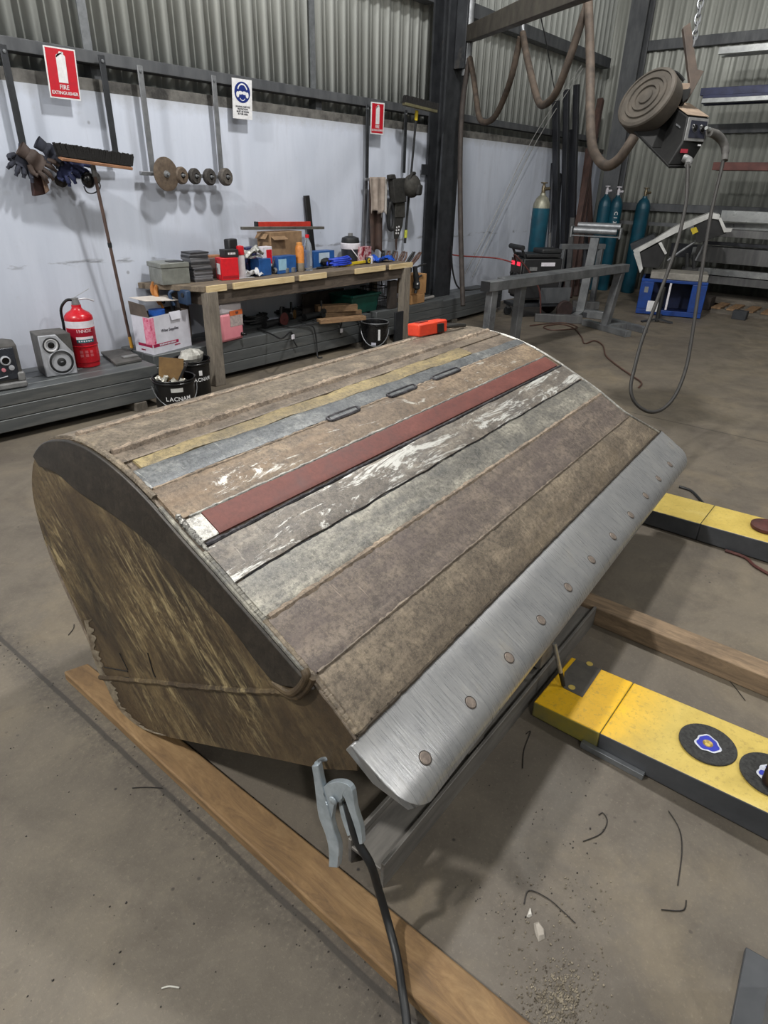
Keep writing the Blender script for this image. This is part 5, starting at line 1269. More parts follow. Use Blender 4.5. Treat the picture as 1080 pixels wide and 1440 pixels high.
# spray can, clear bottle
p = at(422, 374); k = mpp(p); t = thing('spray_can', 'orange spray can standing near the front of the bench', 'spray can', p); r = 6*k
MB().lathe([(0, 0), (r*.9, 0), (r, k*1), (r, k*11), ], p, n=24).build('lower_body', mat('can_metal', (170, 160, 146), (130, 122, 112), 14, .4, .4), t)
MB().lathe([(r*1.01, k*11), (r*1.01, k*30), (r*.85, k*33)], p, n=24).build('label', mat('orange_label', (214, 140, 66), (186, 112, 50), 30, .5, 0, 0, c3=(60, 50, 44), t3=(.6, .62)), t)
MB().lathe([(r*.7, k*33), (r*.7, k*37), (0, k*38)], p, n=20, cap=False).build('cap', flat('orange_cap', (220, 150, 80), .4), t)
GLASS, ntg, bg_ = newmat('clear_plastic'); bg_.inputs['Transmission Weight'].default_value = .85; bg_.inputs['Roughness'].default_value = .12; bg_.inputs['Base Color'].default_value = (.75, .8, .86, 1); bg_.inputs['IOR'].default_value = 1.2
p = at(433, 371); k = mpp(p); t = thing('water_bottle', 'clear plastic water bottle behind the orange spray can', 'bottle', p); r = 6.5*k
MB().lathe([(0, 0), (r, 0), (r*.95, k*6), (r, k*10), (r*.95, k*16), (r, k*26), (r*.8, k*34), (r*.35, k*41), (r*.35, k*43)], p, n=24).build('body', GLASS, t)
MB().lathe([(r*.42, k*42), (r*.42, k*46), (0, k*46.5)], p, n=16, cap=False).build('cap', REDB, t)
t, p, w, h, R_ = parts_box('blue_box', 'blue carton with pale label right of the water bottle', 'box', 456, 366, 42, 13, .12, BLU, .0, yf=5.24)
face_patch(t, p, R_, w, -.25, .25, h*.3, h*.9, flat('pale_label', (190, 206, 222), .5), 'label')
# black steel bar standing up against the wall
a = at(441, 350, B0); a = V(WY(441, 352, 5.46).x, 5.46, B0); b = WY(437, 275, 5.52); b.x = a.x-.03
tag(MB().beam(a, b, .07, .03, (0, 1, 0)).build('flat_bar', mat('black_bar', (44, 42, 42), (30, 29, 30), 10, .5, .3, .06), bevel=.002), 'black flat bar standing on the bench against the wall', 'bar')
# white bucket with black lid
p = at(495, 357, B0, 5.27); k = mpp(p); t = thing('bucket', 'white and black plastic tub with lid at the back of the bench', 'tub', p+V(.05, .07, 0)); p = p+V(.05, .07, 0); r = 13*k
MB().lathe([(0, 0), (r*.9, 0), (r, k*20)], p, n=32).build('body', mat('black_tub', (44, 46, 54), (30, 32, 38), 12, .4), t)
MB().lathe([(r*1.02, k*19), (r*1.06, k*20), (r*1.06, k*26), (r*.9, k*27)], p, n=32, cap=False).build('white_collar', LBLW, t)
MB().lathe([(r*.95, k*26), (r*.98, k*28), (r*.9, k*33), (r*.5, k*35), (0, k*36)], p, n=32, cap=False).build('lid', BLK, t)
MB().tube([p+V(-.7*r, -.75*r, k*20), p+V(-.3*r, -1.1*r, k*12), p+V(.3*r, -1.15*r, k*4)], .006, 6, 6).build('handle', LBLW, t)
MB().cyl(p+UP*k*35, p+UP*k*39, r*.25, n=14).build('knob', GREYP, t)
tag(MB().ball(at(463, 351)+UP*.06+V(.0, .05, 0), .05, 14, (1.6, .8, .8), .1).build('dark_rag', BLK), 'dark lump of cloth at the back of the bench, left of the blue hose', 'cloth')
# coiled blue hose
c = at(480, 364)+V(0, .03, .012); mb = MB(); pts = []
for i in range(90):
    a = 2*PI*i/22; pts.append(c+V(math.cos(a)*(.155+.02*math.sin(i)), math.sin(a)*(.08+.01*math.sin(2*i)), .011*(i/12)))
pts += [c+V(-.2, .0, .06), c+V(-.24, -.04, .02)]
tag(mb.tube(pts, .011, 8).build('air_hose', mat('blue_hose', (42, 74, 200), (30, 54, 164), 14, .4)), 'coil of bright blue hose on the bench', 'hose')
# roll of tape, torch, rings, hand tools
p = at(470, 368)+UP*.035; t = thing('torch', 'silver torch lying at the front of the bench, lens facing out', 'torch', p-UP*.035)
d = V(-.55, -.8, .05).normalized(); MB().lathe([(.038, 0), (.04, -.03), (.026, -.05), (.022, -.16), (0, -.16)], p, d, 24, cap=False).build('body', BLKG, t); MB().lathe([(.038, 0), (.033, .004), (.0, .002)], p, d, 24, cap=False).build('lens', SILVER, t)
p = at(373, 380)+UP*.032; t = thing('torch', 'dark torch lying beside the white mask, greenish lens', 'torch', p-UP*.032)
MB().lathe([(.034, 0), (.036, -.03), (.024, -.05), (.02, -.13), (0, -.13)], p, V(-.6, -.8, 0).normalized(), 24, cap=False).build('body', BLK, t); MB().lathe([(.034, 0), (.028, .004), (.0, .002)], p, V(-.6, -.8, 0).normalized(), 24, cap=False).build('lens', mat('pale_lens', (176, 180, 160), (150, 154, 134), 20, .3), t)
for px, py, lb in ((401, 376, 'steel ring on the bench front, left one'), (410, 375, 'steel ring on the bench front, right one')):
    p = at(px, py); tag(MB().lathe([(.03, 0), (.04, .004), (.04, .045), (.03, .05), (.028, .04), (.028, .008), (.03, 0)], p, n=24, cap=False).build('steel_ring', LBAR), lb, 'ring')
t = thing('angle_grinder', 'small grey grinder lying among the clutter in front of the blue carton', 'grinder', at(392, 378)); p = at(385, 378)+UP*.03
MB().tube([p, p+V(.08, .01, .01), p+V(.2, .03, .0)], [.026, .03, .02], 12, 4).build('body', GREYP, t); MB().lathe([(.035, -.02), (.04, 0), (.03, .03), (0, .035)], p+V(.22, .03, 0), (0, 0, 1), 20, cap=False).build('gear_head', SILVER, t); MB().tube([p, p+V(-.02, -.01, .05), p+V(.04, .02, .12)], .008, 8, 5).build('lead', BLK, t); MB().box(p+V(.08, -.03, .01), (.035, .004, .035)).build('label', WHT, t)
YEL = mat('yellow_tool', (216, 190, 50), (190, 166, 40), 14, .4)
t = thing('hammer', 'yellow handled tool lying along the bench front', 'tool', at(492, 367)); a = at(479, 369)+UP*.02; b = at(513, 364)+UP*.025
MB().beam(a, b, .035, .03).build('handle', YEL, t, bevel=.006); MB().beam(a-(b-a)*.12, a, .03, .026).build('grip', BLK, t, bevel=.006)
t = thing('tape_measure', 'yellow and black tape measure near the right end of the bench', 'tape measure', at(517, 365)); p = at(517, 365)+UP*.035
MB().box(p, (.085, .05, .068), rz(.0)).build('case', BLK, t, bevel=.014); MB().lathe([(.026, 0), (.026, .003), (.012, .004), (.012, .001)], p-V(.005, .026, 0), (0, -1, 0), 22, cap=False).build('yellow_ring', YEL, t)
tag(MB().beam(at(478, 371)+UP*.006, at(496, 372)+UP*.006, .03, .012).build('yellow_pencil', YEL, bevel=.002), 'short flat yellow marker lying at the bench front edge', 'marker')
for (x0, y0, x1, y1, lb) in ((445, 374, 466, 376, 'dark file lying on the bench front, left'), (452, 370, 474, 367, 'black screwdriver lying by the blue carton'), (413, 381, 448, 378, 'dark steel rule at the bench front edge')):
    t = thing('hand_tool', lb, 'tool', at(x0, y0)); a = at(x0, y0)+UP*.012; b = at(x1, y1)+UP*.012
    MB().cyl(a, a.lerp(b, .45), .011, n=12).build('handle', BLK, t); MB().cyl(a.lerp(b, .45), b, .005, n=10).build('shank', LBAR, t)
t, p, w, h, R_ = parts_box('parts_pack', 'red and white packet in front of the white tub', 'packet', 516, 362, 22, 15, .09, mat('red_white_packet', (150, 60, 72), (206, 190, 194), 30, .4, 0, .1, c3=(120, 20, 36), t3=(.5, .53)), .1, yf=5.18)
p = at(521, 363); tag(MB().lathe([(0, 0), (.026, 0), (.03, .08), (0, .08)], p, n=20).build('white_cup', LBLW), 'small white cup right of the tape measure', 'cup')
t = crumple('blue_gloves', 'bright blue rubber gloves lying near the right end of the bench', 'gloves', at(538, 359)+UP*.004, .30, .16, .07, mat('bright_blue_rubber', (40, 92, 200), (28, 70, 166), 14, .4))
# pliers in the edge rack
GRIPS = mat('brown_grip', (92, 66, 56), (58, 44, 40), 20, .55, 0, .1)
rk = thing('tool_rack', 'dark strip on the right bench end holding a row of hand tools', 'rack', (6.69, 5.2, .72)); MB().mm((6.705, 4.96, .78), (6.73, 5.50, .83)).build('rail', DARKSTEEL, rk)
spots = [(5.46, 0, .0), (5.40, 1, .03), (5.34, 0, .06), (5.28, 2, .03), (5.22, 1, .09), (5.16, 2, .06), (5.10, 0, .13), (5.03, 1, .16)]
wd_ = ('farthest', 'second from the wall', 'third from the wall', 'fourth from the wall', 'fourth from the front', 'third from the front', 'second from the front', 'nearest')
for i, (yy, kd, ln) in enumerate(spots):
    t = thing('pliers', 'hand tool with upright grips in the bench end rack, %s' % wd_[i], 'pliers', (6.76, yy, .72), 'hand tools in the bench end rack')
    for s_ in (-1, 1):
        MB().tube([V(6.76, yy, .80), V(6.765+ln*.4, yy+s_*.014, .87), V(6.775+ln*.9, yy+s_*(.018+.004*kd), .935), V(6.78+ln*1.3, yy+s_*.012, .99)], [.010, .013, .014, .011], 8, 5).build('grip', GRIPS if kd else BLK, t)
    MB().tube([V(6.76, yy, .82), V(6.755, yy, .76), V(6.755, yy, .70)], [.014, .018, .008], 8, 4).build('jaw', LBAR, t)
t = thing('clamp', 'black bar clamp hanging at the right end of the bench', 'clamp', (6.80, 5.0, .45))
MB().tube([V(6.80, 4.97, .84), V(6.82, 4.96, .72), V(6.84, 4.96, .60), V(6.82, 4.96, .52)], [.03, .035, .045, .02], 10, 5).build('body', BLK, t); MB().tube([V(6.80, 4.97, .82), V(6.90, 4.95, .85), V(6.99, 4.94, .86)], .012, 8, 4).build('handle', BLK, t); MB().box((6.83, 4.925, .64), (.06, .01, .02), rz(.1)).build('label', WHT, t); MB().tube([V(6.82, 4.95, .70), V(6.91, 4.94, .73)], .012, 8).build('trigger', BLK, t)
# clamps on the left end
ORG = mat('orange_clamp', (190, 124, 60), (156, 98, 46), 14, .5, 0, .08); DBL = mat('dark_blue_clamp', (44, 66, 96), (30, 48, 72), 14, .5, 0, .06)
t = thing('clamp', 'orange clamp hanging on the left end of the bench', 'clamp', (3.4, 5.4, .74))
for dx, dz in ((0, 0), (.05, -.02)):
    MB().tube([V(3.50+dx*.2, 5.50-dx, .86+dz), V(3.42, 5.42-dx, .90+dz), V(3.36, 5.36-dx, .84+dz), V(3.40, 5.34-dx, .72+dz)], [.014, .018, .02, .012], 8, 5).build('jaw', ORG, t)
MB().tube([V(3.46, 5.45, .82), V(3.42, 5.38, .76), V(3.44, 5.32, .74)], .016, 8, 5).build('spring_pad', BLK, t)
t = thing('clamp', 'dark blue clamp hanging on the left end of the bench by the front leg', 'clamp', (3.5, 5.1, .74))
MB().box((3.52, 5.12, .80), (.05, .16, .13), rz(-.1)).build('body', DBL, t, bevel=.012); MB().tube([V(3.50, 5.2, .86), V(3.45, 5.24, .82), V(3.47, 5.22, .72)], .016, 8, 5).build('jaw', DBL, t); MB().lathe([(.02, 0), (.02, .01), (0, .012)], (3.494, 5.1, .82), (-1, 0, 0), 16, cap=False).build('knob', BLK, t)
tag(MB().tube([V(3.50, 5.28, .74), V(3.49, 5.28, .62), V(3.50, 5.27, .48), V(3.52, 5.27, .385)], .02, 8, 6).build('air_gun', BLK), 'black tool hanging down under the left bench end', 'tool')

# ------------------------------------------------------------------ under the bench
ZS = .3665
PINKL = mat('pink_fluid_plastic', (232, 150, 160), (216, 128, 142), 5, .35, 0, .02); MILK = mat('milky_plastic', (206, 200, 204), (186, 180, 186), 8, .35, 0, .02)
p = G(329, 480, ZS); k = mpp(p); t = thing('jerry_can', 'translucent drum of pink fluid under the bench', 'drum', p+V(0, .1, 0)); w = 44*k; o = p+V(0, w*.45, 0); a_ = .12
h1 = ZV(p, 322, 440).z-ZS; h2 = ZV(p, 322, 424).z-ZS
MB().box(o+UP*h1/2, (w, w*.8, h1), rz(a_)).build('fluid_body', PINKL, t, bevel=.03); MB().box(o+UP*(h1+(h2-h1)/2-.012), (w*.995, w*.795, h2-h1+.02), rz(a_)).build('upper_body', MILK, t, bevel=.03)
MB().tube([o+rz(a_) @ V(-.05, 0, h2-.02), o+rz(a_) @ V(-.03, 0, h2+.05), o+rz(a_) @ V(.1, 0, h2+.05), o+rz(a_) @ V(.13, 0, h2-.02)], .016, 10, 6).build('handle', MILK, t)
MB().cyl(o+rz(a_) @ V(-.1, -.02, h2-.01), o+rz(a_) @ V(-.1, -.02, h2+.04), .03, n=18).build('cap', MILK, t)
lbp = o+rz(a_) @ V(w*.18, -w*.4-.001, h1*.78); MB().box(lbp, (w*.56, .002, h1*.55), rz(a_)).build('label', mat('label_pale', (196, 180, 176), (150, 140, 140), 50, .5), t); MB().box(lbp+UP*h1*.19+rz(a_) @ V(0, -.0012, 0), (w*.56, .002, h1*.17), rz(a_)).build('orange_band', flat('orange_band', (214, 110, 60), .5), t)
smear(2, .04, .024, lbp+UP*h1*.19+rz(a_) @ V(.01, -.003, 0), rz(a_) @ V(1, 0, 0), UP, DARKP, t)
MB().lathe([(.016, 0), (.018, .02), (.012, .03), (.012, .05), (0, .052)], o+rz(a_) @ V(w*.36, -w*.4, .05), rz(a_) @ V(.3, -1, 0), 16, cap=False).build('tap', BLKG, t)
def grinder(label, px, py, ang, disc_m, r=.055, up=False):
    p = G(px, py, ZS)+UP*.045; d = V(math.cos(ang), math.sin(ang), 0); s_ = V(-d.y, d.x, 0)
    t = thing('angle_grinder', label, 'grinder', p-UP*.045)
    MB().tube([p, p+d*.12, p+d*.26], [.036, .034, .028], 12, 4).build('body', BLK, t)
    MB().lathe([(.03, -.03), (.035, 0), (.02, .025), (0, .03)], p+d*.30, s_, 18, cap=False).build('gear_head', GREYP, t)
    MB().lathe([(.01, .034), (r, .036), (r, .042), (.01, .042)], p+d*.30+UP*.01, s_*-1, 28, cap=False).build('disc', disc_m, t)
    MB().tube([p+d*.30+UP*.02, p+d*.31+UP*.14], .014, 10).build('side_handle', BLK, t)
    return t, p, d
MAR = mat('maroon_disc', (94, 42, 40), (72, 32, 32), 24, .7, 0, .2)
grinder('black grinder with maroon disc under the bench, left one', 372, 463, .2, MAR, .075)
grinder('black grinder with upright side handle under the bench, middle one', 398, 456, .5, RUSTY, .05)
grinder('dark grinder in the cable heap under the bench, right one', 428, 452, .1, BLK, .05)
def lead(label, pts):
    return tag(MB().tube([G(*q) if isinstance(q, tuple) else q for q in pts], .0085, 8, 7).build('power_lead', BLK), label, 'cable')
lead('black power lead hanging over the tubes with white tag, left', [(362, 462, ZS+.01), (382, 470, ZS+.012), (396, 476, ZS+.012), V(4.69, 5.0, .34), V(4.72, 4.99, .24), V(4.76, 4.99, .18)])
lead('black power lead looping down over the tubes, second from left', [(392, 455, ZS+.02), (408, 460, ZS+.012), V(4.98, 5.0, .37), V(5.04, 4.99, .28), V(5.06, 4.99, .12), V(5.05, 4.97, .02), V(5.1, 4.95, .012)])
lead('black power lead hanging over the tubes, third from left', [(420, 452, ZS+.02), (438, 455, ZS+.012), V(5.44, 5.0, .365), V(5.45, 4.99, .27), V(5.45, 4.99, .2)])
lead('black power lead hanging over the tubes, rightmost', [(440, 450, ZS+.02), (452, 452, ZS+.012), V(5.70, 5.0, .37), V(5.80, 4.99, .28), V(5.84, 4.98, .1), V(5.84, 4.97, .014)])
for c, lb in ((V(4.70, 4.982, .29), 'white tag on the left hanging lead'), (V(5.45, 4.976, .25), 'white plug on the third hanging lead')):
    tag(MB().box(c, (.04, .02, .045), rz(.3)).build('plug', LBLW, bevel=.003), lb, 'plug')
mb = MB(); pts = []
for i in range(70):
    a = i*.55; c = G(368, 457, ZS); pts.append(c+V(math.cos(a)*(.14+.05*math.sin(i*.9)), .12+math.sin(a)*.10, .012+.0012*i))
tag(mb.tube(pts, .011, 8).build('cable_heap', BLK), 'heap of black cable behind the pink drum under the bench', 'cable')
mb = MB(); pts = []
for i in range(80):
    a = i*.6; c = G(418, 447, ZS); pts.append(c+V(math.cos(a)*(.16+.06*math.sin(i*.7)), .14+math.sin(a)*.12, .012+.0012*i))
tag(mb.tube(pts, .012, 8).build('cable_heap', BLK), 'heap of black cable left of the timber offcuts under the bench', 'cable')
OFF = mk_timber('timber_offcut', (130, 102, 74), (96, 74, 56), (156, 126, 92), 0)
def offcut(label, pa, pb, w, h, z, y0=0.0):
    a = G(*pa, z); b = G(*pb, z); a += UP*h/2; b += UP*h/2; tag(MB().beam(a, b, w, h).build('timber_offcut', OFF, bevel=.003), label, 'timber')
offcut('timber offcut under the bench, lower one at the front', (448, 455), (512, 449), .10, .045, ZS)
offcut('short timber offcut under the bench, behind', (452, 446), (506, 441), .09, .05, ZS)
offcut('thick timber offcut lying on the other offcuts under the bench', (445, 439), (500, 436), .13, .075, ZS+.052)
TEAL = mat('dark_green_tub', (24, 84, 72), (16, 62, 54), 8, .4, 0, .03)
p = G(518, 440, ZS); k = mpp(p); t = thing('storage_tub', 'dark green plastic tub under the right end of the bench', 'tub', p+V(0, .12, 0)); w = 60*k; d_ = .36; hgt = ZV(p, 515, 415).z-ZS; o = p+V(-.02, .20, 0)
def tubw(lo, hi, s0, s1):
    a0, a1 = s0, s1; return None
mb = MB(); b0_ = .86
outer = [(-w/2, -d_/2), (w/2, -d_/2), (w/2, d_/2), (-w/2, d_/2)]
vs = [o+V(x*b0_, y*b0_, .002) for x, y in outer]+[o+V(x, y, hgt) for x, y in outer]+[o+V(x*.96, y*.94, hgt) for x, y in outer]+[o+V(x*b0_*.95, y*b0_*.93, .012) for x, y in outer]
fs = [(3, 2, 1, 0)]+[(i, (i+1) % 4, 4+(i+1) % 4, 4+i) for i in range(4)]+[(4+i, 4+(i+1) % 4, 8+(i+1) % 4, 8+i) for i in range(4)]+[(8+i, 8+(i+1) % 4, 12+(i+1) % 4, 12+i) for i in range(4)]+[(12, 13, 14, 15)]
mb.add(vs, fs).build('tub_body', TEAL, t, bevel=.008)
mb = MB(); mb.tube([o+V(x*1.02, y*1.02, hgt) for x, y in outer+outer[:1]], .016, 8); mb.build('rim', TEAL, t)
# wire basket and dark panel beside the leg
DKB = mat('dark_brown_panel', (66, 58, 54), (44, 40, 38), 8, .7, .1, .1)
t = thing('wire_basket', 'black wire basket beside the green tub behind the bench leg', 'basket', (6.2, 5.3, .37)); x0, x1, y0, y1, z0, z1 = 6.22, 6.47, 5.08, 5.36, .369, .62
mb = MB()
for z in (z0+.006, (z0+z1)/2, z1): mb.tube([V(x0, y0, z), V(x1, y0, z), V(x1, y1, z), V(x0, y1, z), V(x0, y0, z)], .006, 6)
mb.build('hoops', BLK, t)
mb = MB()
for i in range(9):
    x = x0+(x1-x0)*i/8; mb.tube([V(x, y0, z1), V(x, y0, z0+.006), V(x, y1, z0+.006), V(x, y1, z1)], .004, 6)
mb.build('wires', BLK, t); MB().tube([V(x0, (y0+y1)/2, z1), V(x0+.05, (y0+y1)/2, z1+.10), V(x1-.05, (y0+y1)/2, z1+.10), V(x1, (y0+y1)/2, z1)], .007, 8, 5).build('handle', BLK, t)
tag(MB().mm((6.36, 5.0, .375), (6.50, 5.055, .70)).build('steel_sheet', DKB, bevel=.003), 'dark brown steel panel standing beside the right bench leg', 'sheet')
tag(MB().mm((6.30, 4.86, .0), (6.46, 4.885, .36)).build('steel_sheet', DARKSTEEL, bevel=.003), 'dark plate leaning on the tubes behind the black pail by the right bench leg', 'panel')
tag(MB().box((5.65, 5.44, .49), (.7, .02, .24)).build('dark_board', DKB, bevel=.003), 'dark board standing behind the timber offcuts under the bench', 'board')
# black pail by the right leg
p = G(529, 489, 0); ht = ZV(p, 530, 452).z
t, p, r, h = pail('black steel pail with wire handle standing in front of the right bench leg', p+V(-.03, .0, 0), 18.5, ht, BLKG, rim_m=LBAR)
av = math.atan2(-p.y, -p.x)
MB().tube([p+V(math.cos(av+a), math.sin(av+a), 0)*(r*1.05)+UP*(h*(.80-.62*math.cos(a*1.0))) for a in [-1.5+3*i/14 for i in range(15)]], .005, 6).build('bail_handle', LBAR, t)
arc_patch(av-.25, av+.1, h*.22, h*.32, flat('pale_print', (190, 190, 204), .5), 'print', t, p, r); arc_patch(av+.25, av+.42, h*.4, h*.8, WHT, 'print', t, p, r)
MB().cyl(p+UP*h*.80, p+UP*h*.81, r*.92, n=32).build('contents', GREYP, t)

# cardboard cartons right of the bench on the tubes
KR2 = mat('warm_kraft', (176, 134, 88), (146, 108, 70), 8, .85, 0, .08)
ZR = .3735
p = G(589, 427, ZR); k = mpp(p)
t = thing('cardboard_box', 'lower flat cardboard carton on the tubes right of the bench', 'box', p+V(0, .1, 0)); MB().box(p+V(.0, .13, .055), (.30, .22, .11), rz(.0)).build('body', KR2, t, bevel=.003)
t = thing('cardboard_box', 'cardboard carton standing on the lower carton right of the bench', 'box', p+V(0, .1, .112)); MB().box(p+V(.02, .14, .112+.12), (.34, .20, .24), rz(-.08)).build('body', KR2, t, bevel=.003)
MB().box(p+V(.0, .035, .112+.20), (.05, .003, .08), rz(-.08)).build('split_mark', flat('dark_red_strap', (110, 44, 36), .6), t)
t = thing('pipe', 'pale pipe lying on the tubes beside the cartons', 'pipe', G(610, 420, ZR)); a = V(7.0, 5.08, ZR+.022); b = V(7.46, 5.12, ZR+.022); MB().cyl(a, b, .02, n=16).build('pipe_body', mat('pale_pipe', (176, 172, 168), (146, 142, 138), 14, .4, .3), t)

# cloth and pouches on the right rail
def drape(name, label, cat, corners, Y, m, depth=.05, folds=5):
    tl, tr, br, bl = [WY(x, y, Y) for x, y in corners]; mb = MB(); sd = random.uniform(0, 6)
    def fn(u, v):
        a_ = tl.lerp(tr, u); b__ = bl.lerp(br, u); q = a_.lerp(b__, v); q = q+V(0, -depth*(.25+.75*v)*(.5+.5*math.sin(folds*PI*u+sd+v)), 0); return q+V(0, 0, -.02*math.sin(3*PI*u+sd)*v)
    mb.grid(fn, 26, 14); o_ = mb.build(name, m, angle=1.2); s_ = o_.modifiers.new('thick', 'SOLIDIFY'); s_.thickness = .006; return tag(o_, label, cat)
BEI = mat('beige_cloth', (158, 146, 136), (128, 116, 108), 9, .9, 0, .2); BEI2 = mat('pale_cloth', (190, 186, 182), (164, 160, 156), 9, .9, 0, .2); BRL = mat('brown_leather_apron', (78, 58, 50), (52, 40, 36), 7, .65, 0, .15)
drape('beige_cloth', 'beige cloth folded over the rail near the column', 'cloth', ((519, 249), (541, 249), (537, 299), (520, 298)), 5.36, BEI, .05, 4)
drape('pale_cloth', 'pale cloth corner hanging behind the beige cloth', 'cloth', ((534, 250), (545, 251), (543, 298), (533, 304)), 5.40, BEI2, .04, 3)
drape('leather_apron', 'dark brown leather apron hanging below the beige cloth', 'apron', ((519, 252), (537, 252), (536, 353), (520, 352)), 5.43, BRL, .035, 3)
tag(MB().beam(WY(515, 250, 5.50), V(WY(515, 250, 5.50).x-.02, 5.52, 1.0), .05, .02, (0, 1, 0)).build('flat_bar', mat('shadow_grey_bar', (110, 110, 114), (88, 88, 92), 8, .5, .3), bevel=.002), 'grey flat bar hanging straight below the left strap of the right rail', 'bar')
CORD = mat('black_cordura', (46, 45, 43), (30, 30, 29), 34, .8, 0, .4); OLV = mat('charcoal_bag', (58, 56, 52), (40, 39, 36), 24, .8, 0, .3)
c = WY(579, 263, 5.28); k = mpp(c)
t = thing('welding_helmet', 'charcoal welding hood hanging on the rail next to the column', 'helmet', c-UP*.12)
MB().ball(c+V(0, 0, .01), 15*k, 18, (1.05, .75, 1.0)).build('shell', OLV, t); MB().box(c+V(.05, -.08, -.03), (.15, .05, .12), Euler((.1, 0, .35))).build('face_guard', CORD, t, bevel=.02); MB().tube([c+V(-.10, -.02, .06), c+V(-.05, -.03, .14), c+V(.05, 0, .15)], .02, 8, 5).build('strap', CORD, t)
def slab(pxs, Y, th, m, nm, par, bev=.008):
    pts = [WY(x, y, Y) for x, y in pxs]; return MB().prism(pts, V(0, th, 0)).build(nm, m, par, bevel=bev)
t = thing('tool_belt', 'black tool belt pouch hanging from the rail, strap with eyelets below', 'pouch', WY(562, 335, 5.34))
slab([(553, 252), (571, 250), (572, 284), (556, 286)], 5.30, .09, CORD, 'pouch', t); slab([(549, 246), (556, 245), (558, 252), (549, 252)], 5.30, .06, CORD, 'flap', t); slab([(557, 284), (570, 284), (570, 306), (556, 306)], 5.33, .05, OLV, 'holder', t)
slab([(556, 304), (568, 304), (566, 318), (560, 336), (555, 336), (554, 320)], 5.34, .012, CORD, 'strap', t, .002); slab([(556, 335), (559, 335), (558, 352), (557, 352)], 5.34, .01, BRL, 'strap_tail', t, .001)
mb = 0
for (x, y) in ((558, 320), (561, 319), (557.5, 324), (560.6, 323.5), (557, 328), (560, 328)):
    q = WY(x, y, 5.338); MB().lathe([(.012, 0), (.011, .004), (0, .005)], q, (0, -1, 0), 10, cap=False).build('eyelet', WHT, t)
tag(MB().tube([WY(*q, 5.36) for q in ((549, 285), (546, 300), (547, 320), (552, 322), (554, 305), (551, 288), (549, 285))], .022, 8, 5).build('hanging_loop', BLK), 'black loop strap hanging left of the tool belt pouch', 'strap')
t = thing('grease_gun', 'thin black rod with yellow-green tip hanging beside the tool belt', 'tool', WY(570, 343, 5.36)); a = WY(577, 247, 5.43); b = WY(569.5, 342, 5.40); MB().cyl(a, b, .016, n=10).build('rod', BLK, t); MB().cyl(a.lerp(b, .80), a.lerp(b, .92), .021, n=12).build('yellow_tip', mat('yellow_green', (196, 200, 70), (170, 174, 56), 14, .5), t)
# squeegee broom near the column
t = thing('push_broom', 'dark-headed broom propped head-up on the purlin beside the column', 'broom', WY(577, 240, 5.40)); pb = WY(574, 290, 5.42); pt = WY(586, 158, 5.28); MB().cyl(pb, pt, .014, n=12).build('handle', BLK, t); MB().cyl(pt-(pt-pb).normalized()*.08, pt+(pt-pb).normalized()*.02, .02, n=12).build('socket', YEL, t)
ha = WY(568, 146, 5.26); hb = WY(613, 157, 5.16); MB().beam(ha, hb, .06, .03).build('broom_block', mat('olive_block', (96, 92, 66), (74, 70, 52), 10, .6), t, bevel=.003); mb = MB()
for i in range(46):
    for j in range(3):
        q = ha.lerp(hb, (i+.5)/46)+V(0, -.02+.02*j, .013); mb.cyl(q, q+V(random.uniform(-.008, .008), -.01, random.uniform(.06, .075)), .011, .010, 6)
bo = mb.build('bristles', BRI, t); bo['kind'] = 'stuff'
# ================================================================== BACK OF THE SHOP
CYLB = mat('cylinder_teal', (20, 76, 94), (13, 58, 75), 7, .42, .1, .03, c3=(60, 110, 120), t3=(.66, .8)); NECK = mat('bare_cylinder_neck', (150, 148, 132), (112, 112, 100), 12, .45, .4, .1); VALV = mat('valve_brass', (120, 108, 84), (80, 72, 60), 14, .4, .6, .05)
def cylinder(label, p, ztop, r, text_=None, white_valve=False):
    p = Vector(p); t = thing('gas_cylinder', label, 'gas cylinder', p, None); hb = ztop-p.z-.18
    MB().lathe([(r*.9, 0), (r, .02), (r, hb-.16)], p, n=28).build('body', CYLB, t)
    MB().lathe([(r, hb-.165), (r*.95, hb-.10), (r*.7, hb-.03), (r*.35, hb+.01), (r*.3, hb+.04), (0, hb+.045)], p, n=28, cap=False).build('shoulder', NECK if not white_valve and p.z > .1 else CYLB, t)
    m = LBLW if white_valve else VALV
    v = MB(); v.lathe([(r*.22, hb+.03), (r*.24, hb+.12), (r*.15, hb+.14), (r*.15, hb+.16), (r*.4, hb+.165), (r*.4, hb+.18), (0, hb+.18)], p, n=18, cap=False); v.build('valve', m, t)
    MB().cyl(p+V(-r*.2, -r*.2, hb+.09), p+V(r*.55, -r*.45, hb+.10), r*.18, n=12).build('outlet', m, t)
    if text_:
        av = math.atan2(-p.y, -p.x)
        for i, ch in enumerate(text_):
            text(ch, .085, p+V(math.cos(av+.15), math.sin(av+.15), 0)*(r+.003)+UP*(hb-.26-.075*i), UP*-1, V(math.sin(av+.15), -math.cos(av+.15), 0)*-1, 'letter', WHT, t)
    return t
p = V(9.52, 4.70, .215); cylinder('teal gas cylinder standing on the welder trolley', p, ZV(p, 758, 256).z, .125)
p = V(12.75, 5.02, 0); cylinder('left teal gas cylinder of the pair by the corner column', p, ZV(p, 849, 261).z, .115, None, True)
p = V(12.85, 4.84, 0); cylinder('right teal cylinder of the corner pair, white letters down its side', p, ZV(p, 860, 262).z, .115, 'C1372', True)
p = G(905, 395, .0); p = V(12.9, 4.36, 0); cylinder('teal gas cylinder standing alone right of the corner column', p, ZV(p, 916, 264).z, .125)

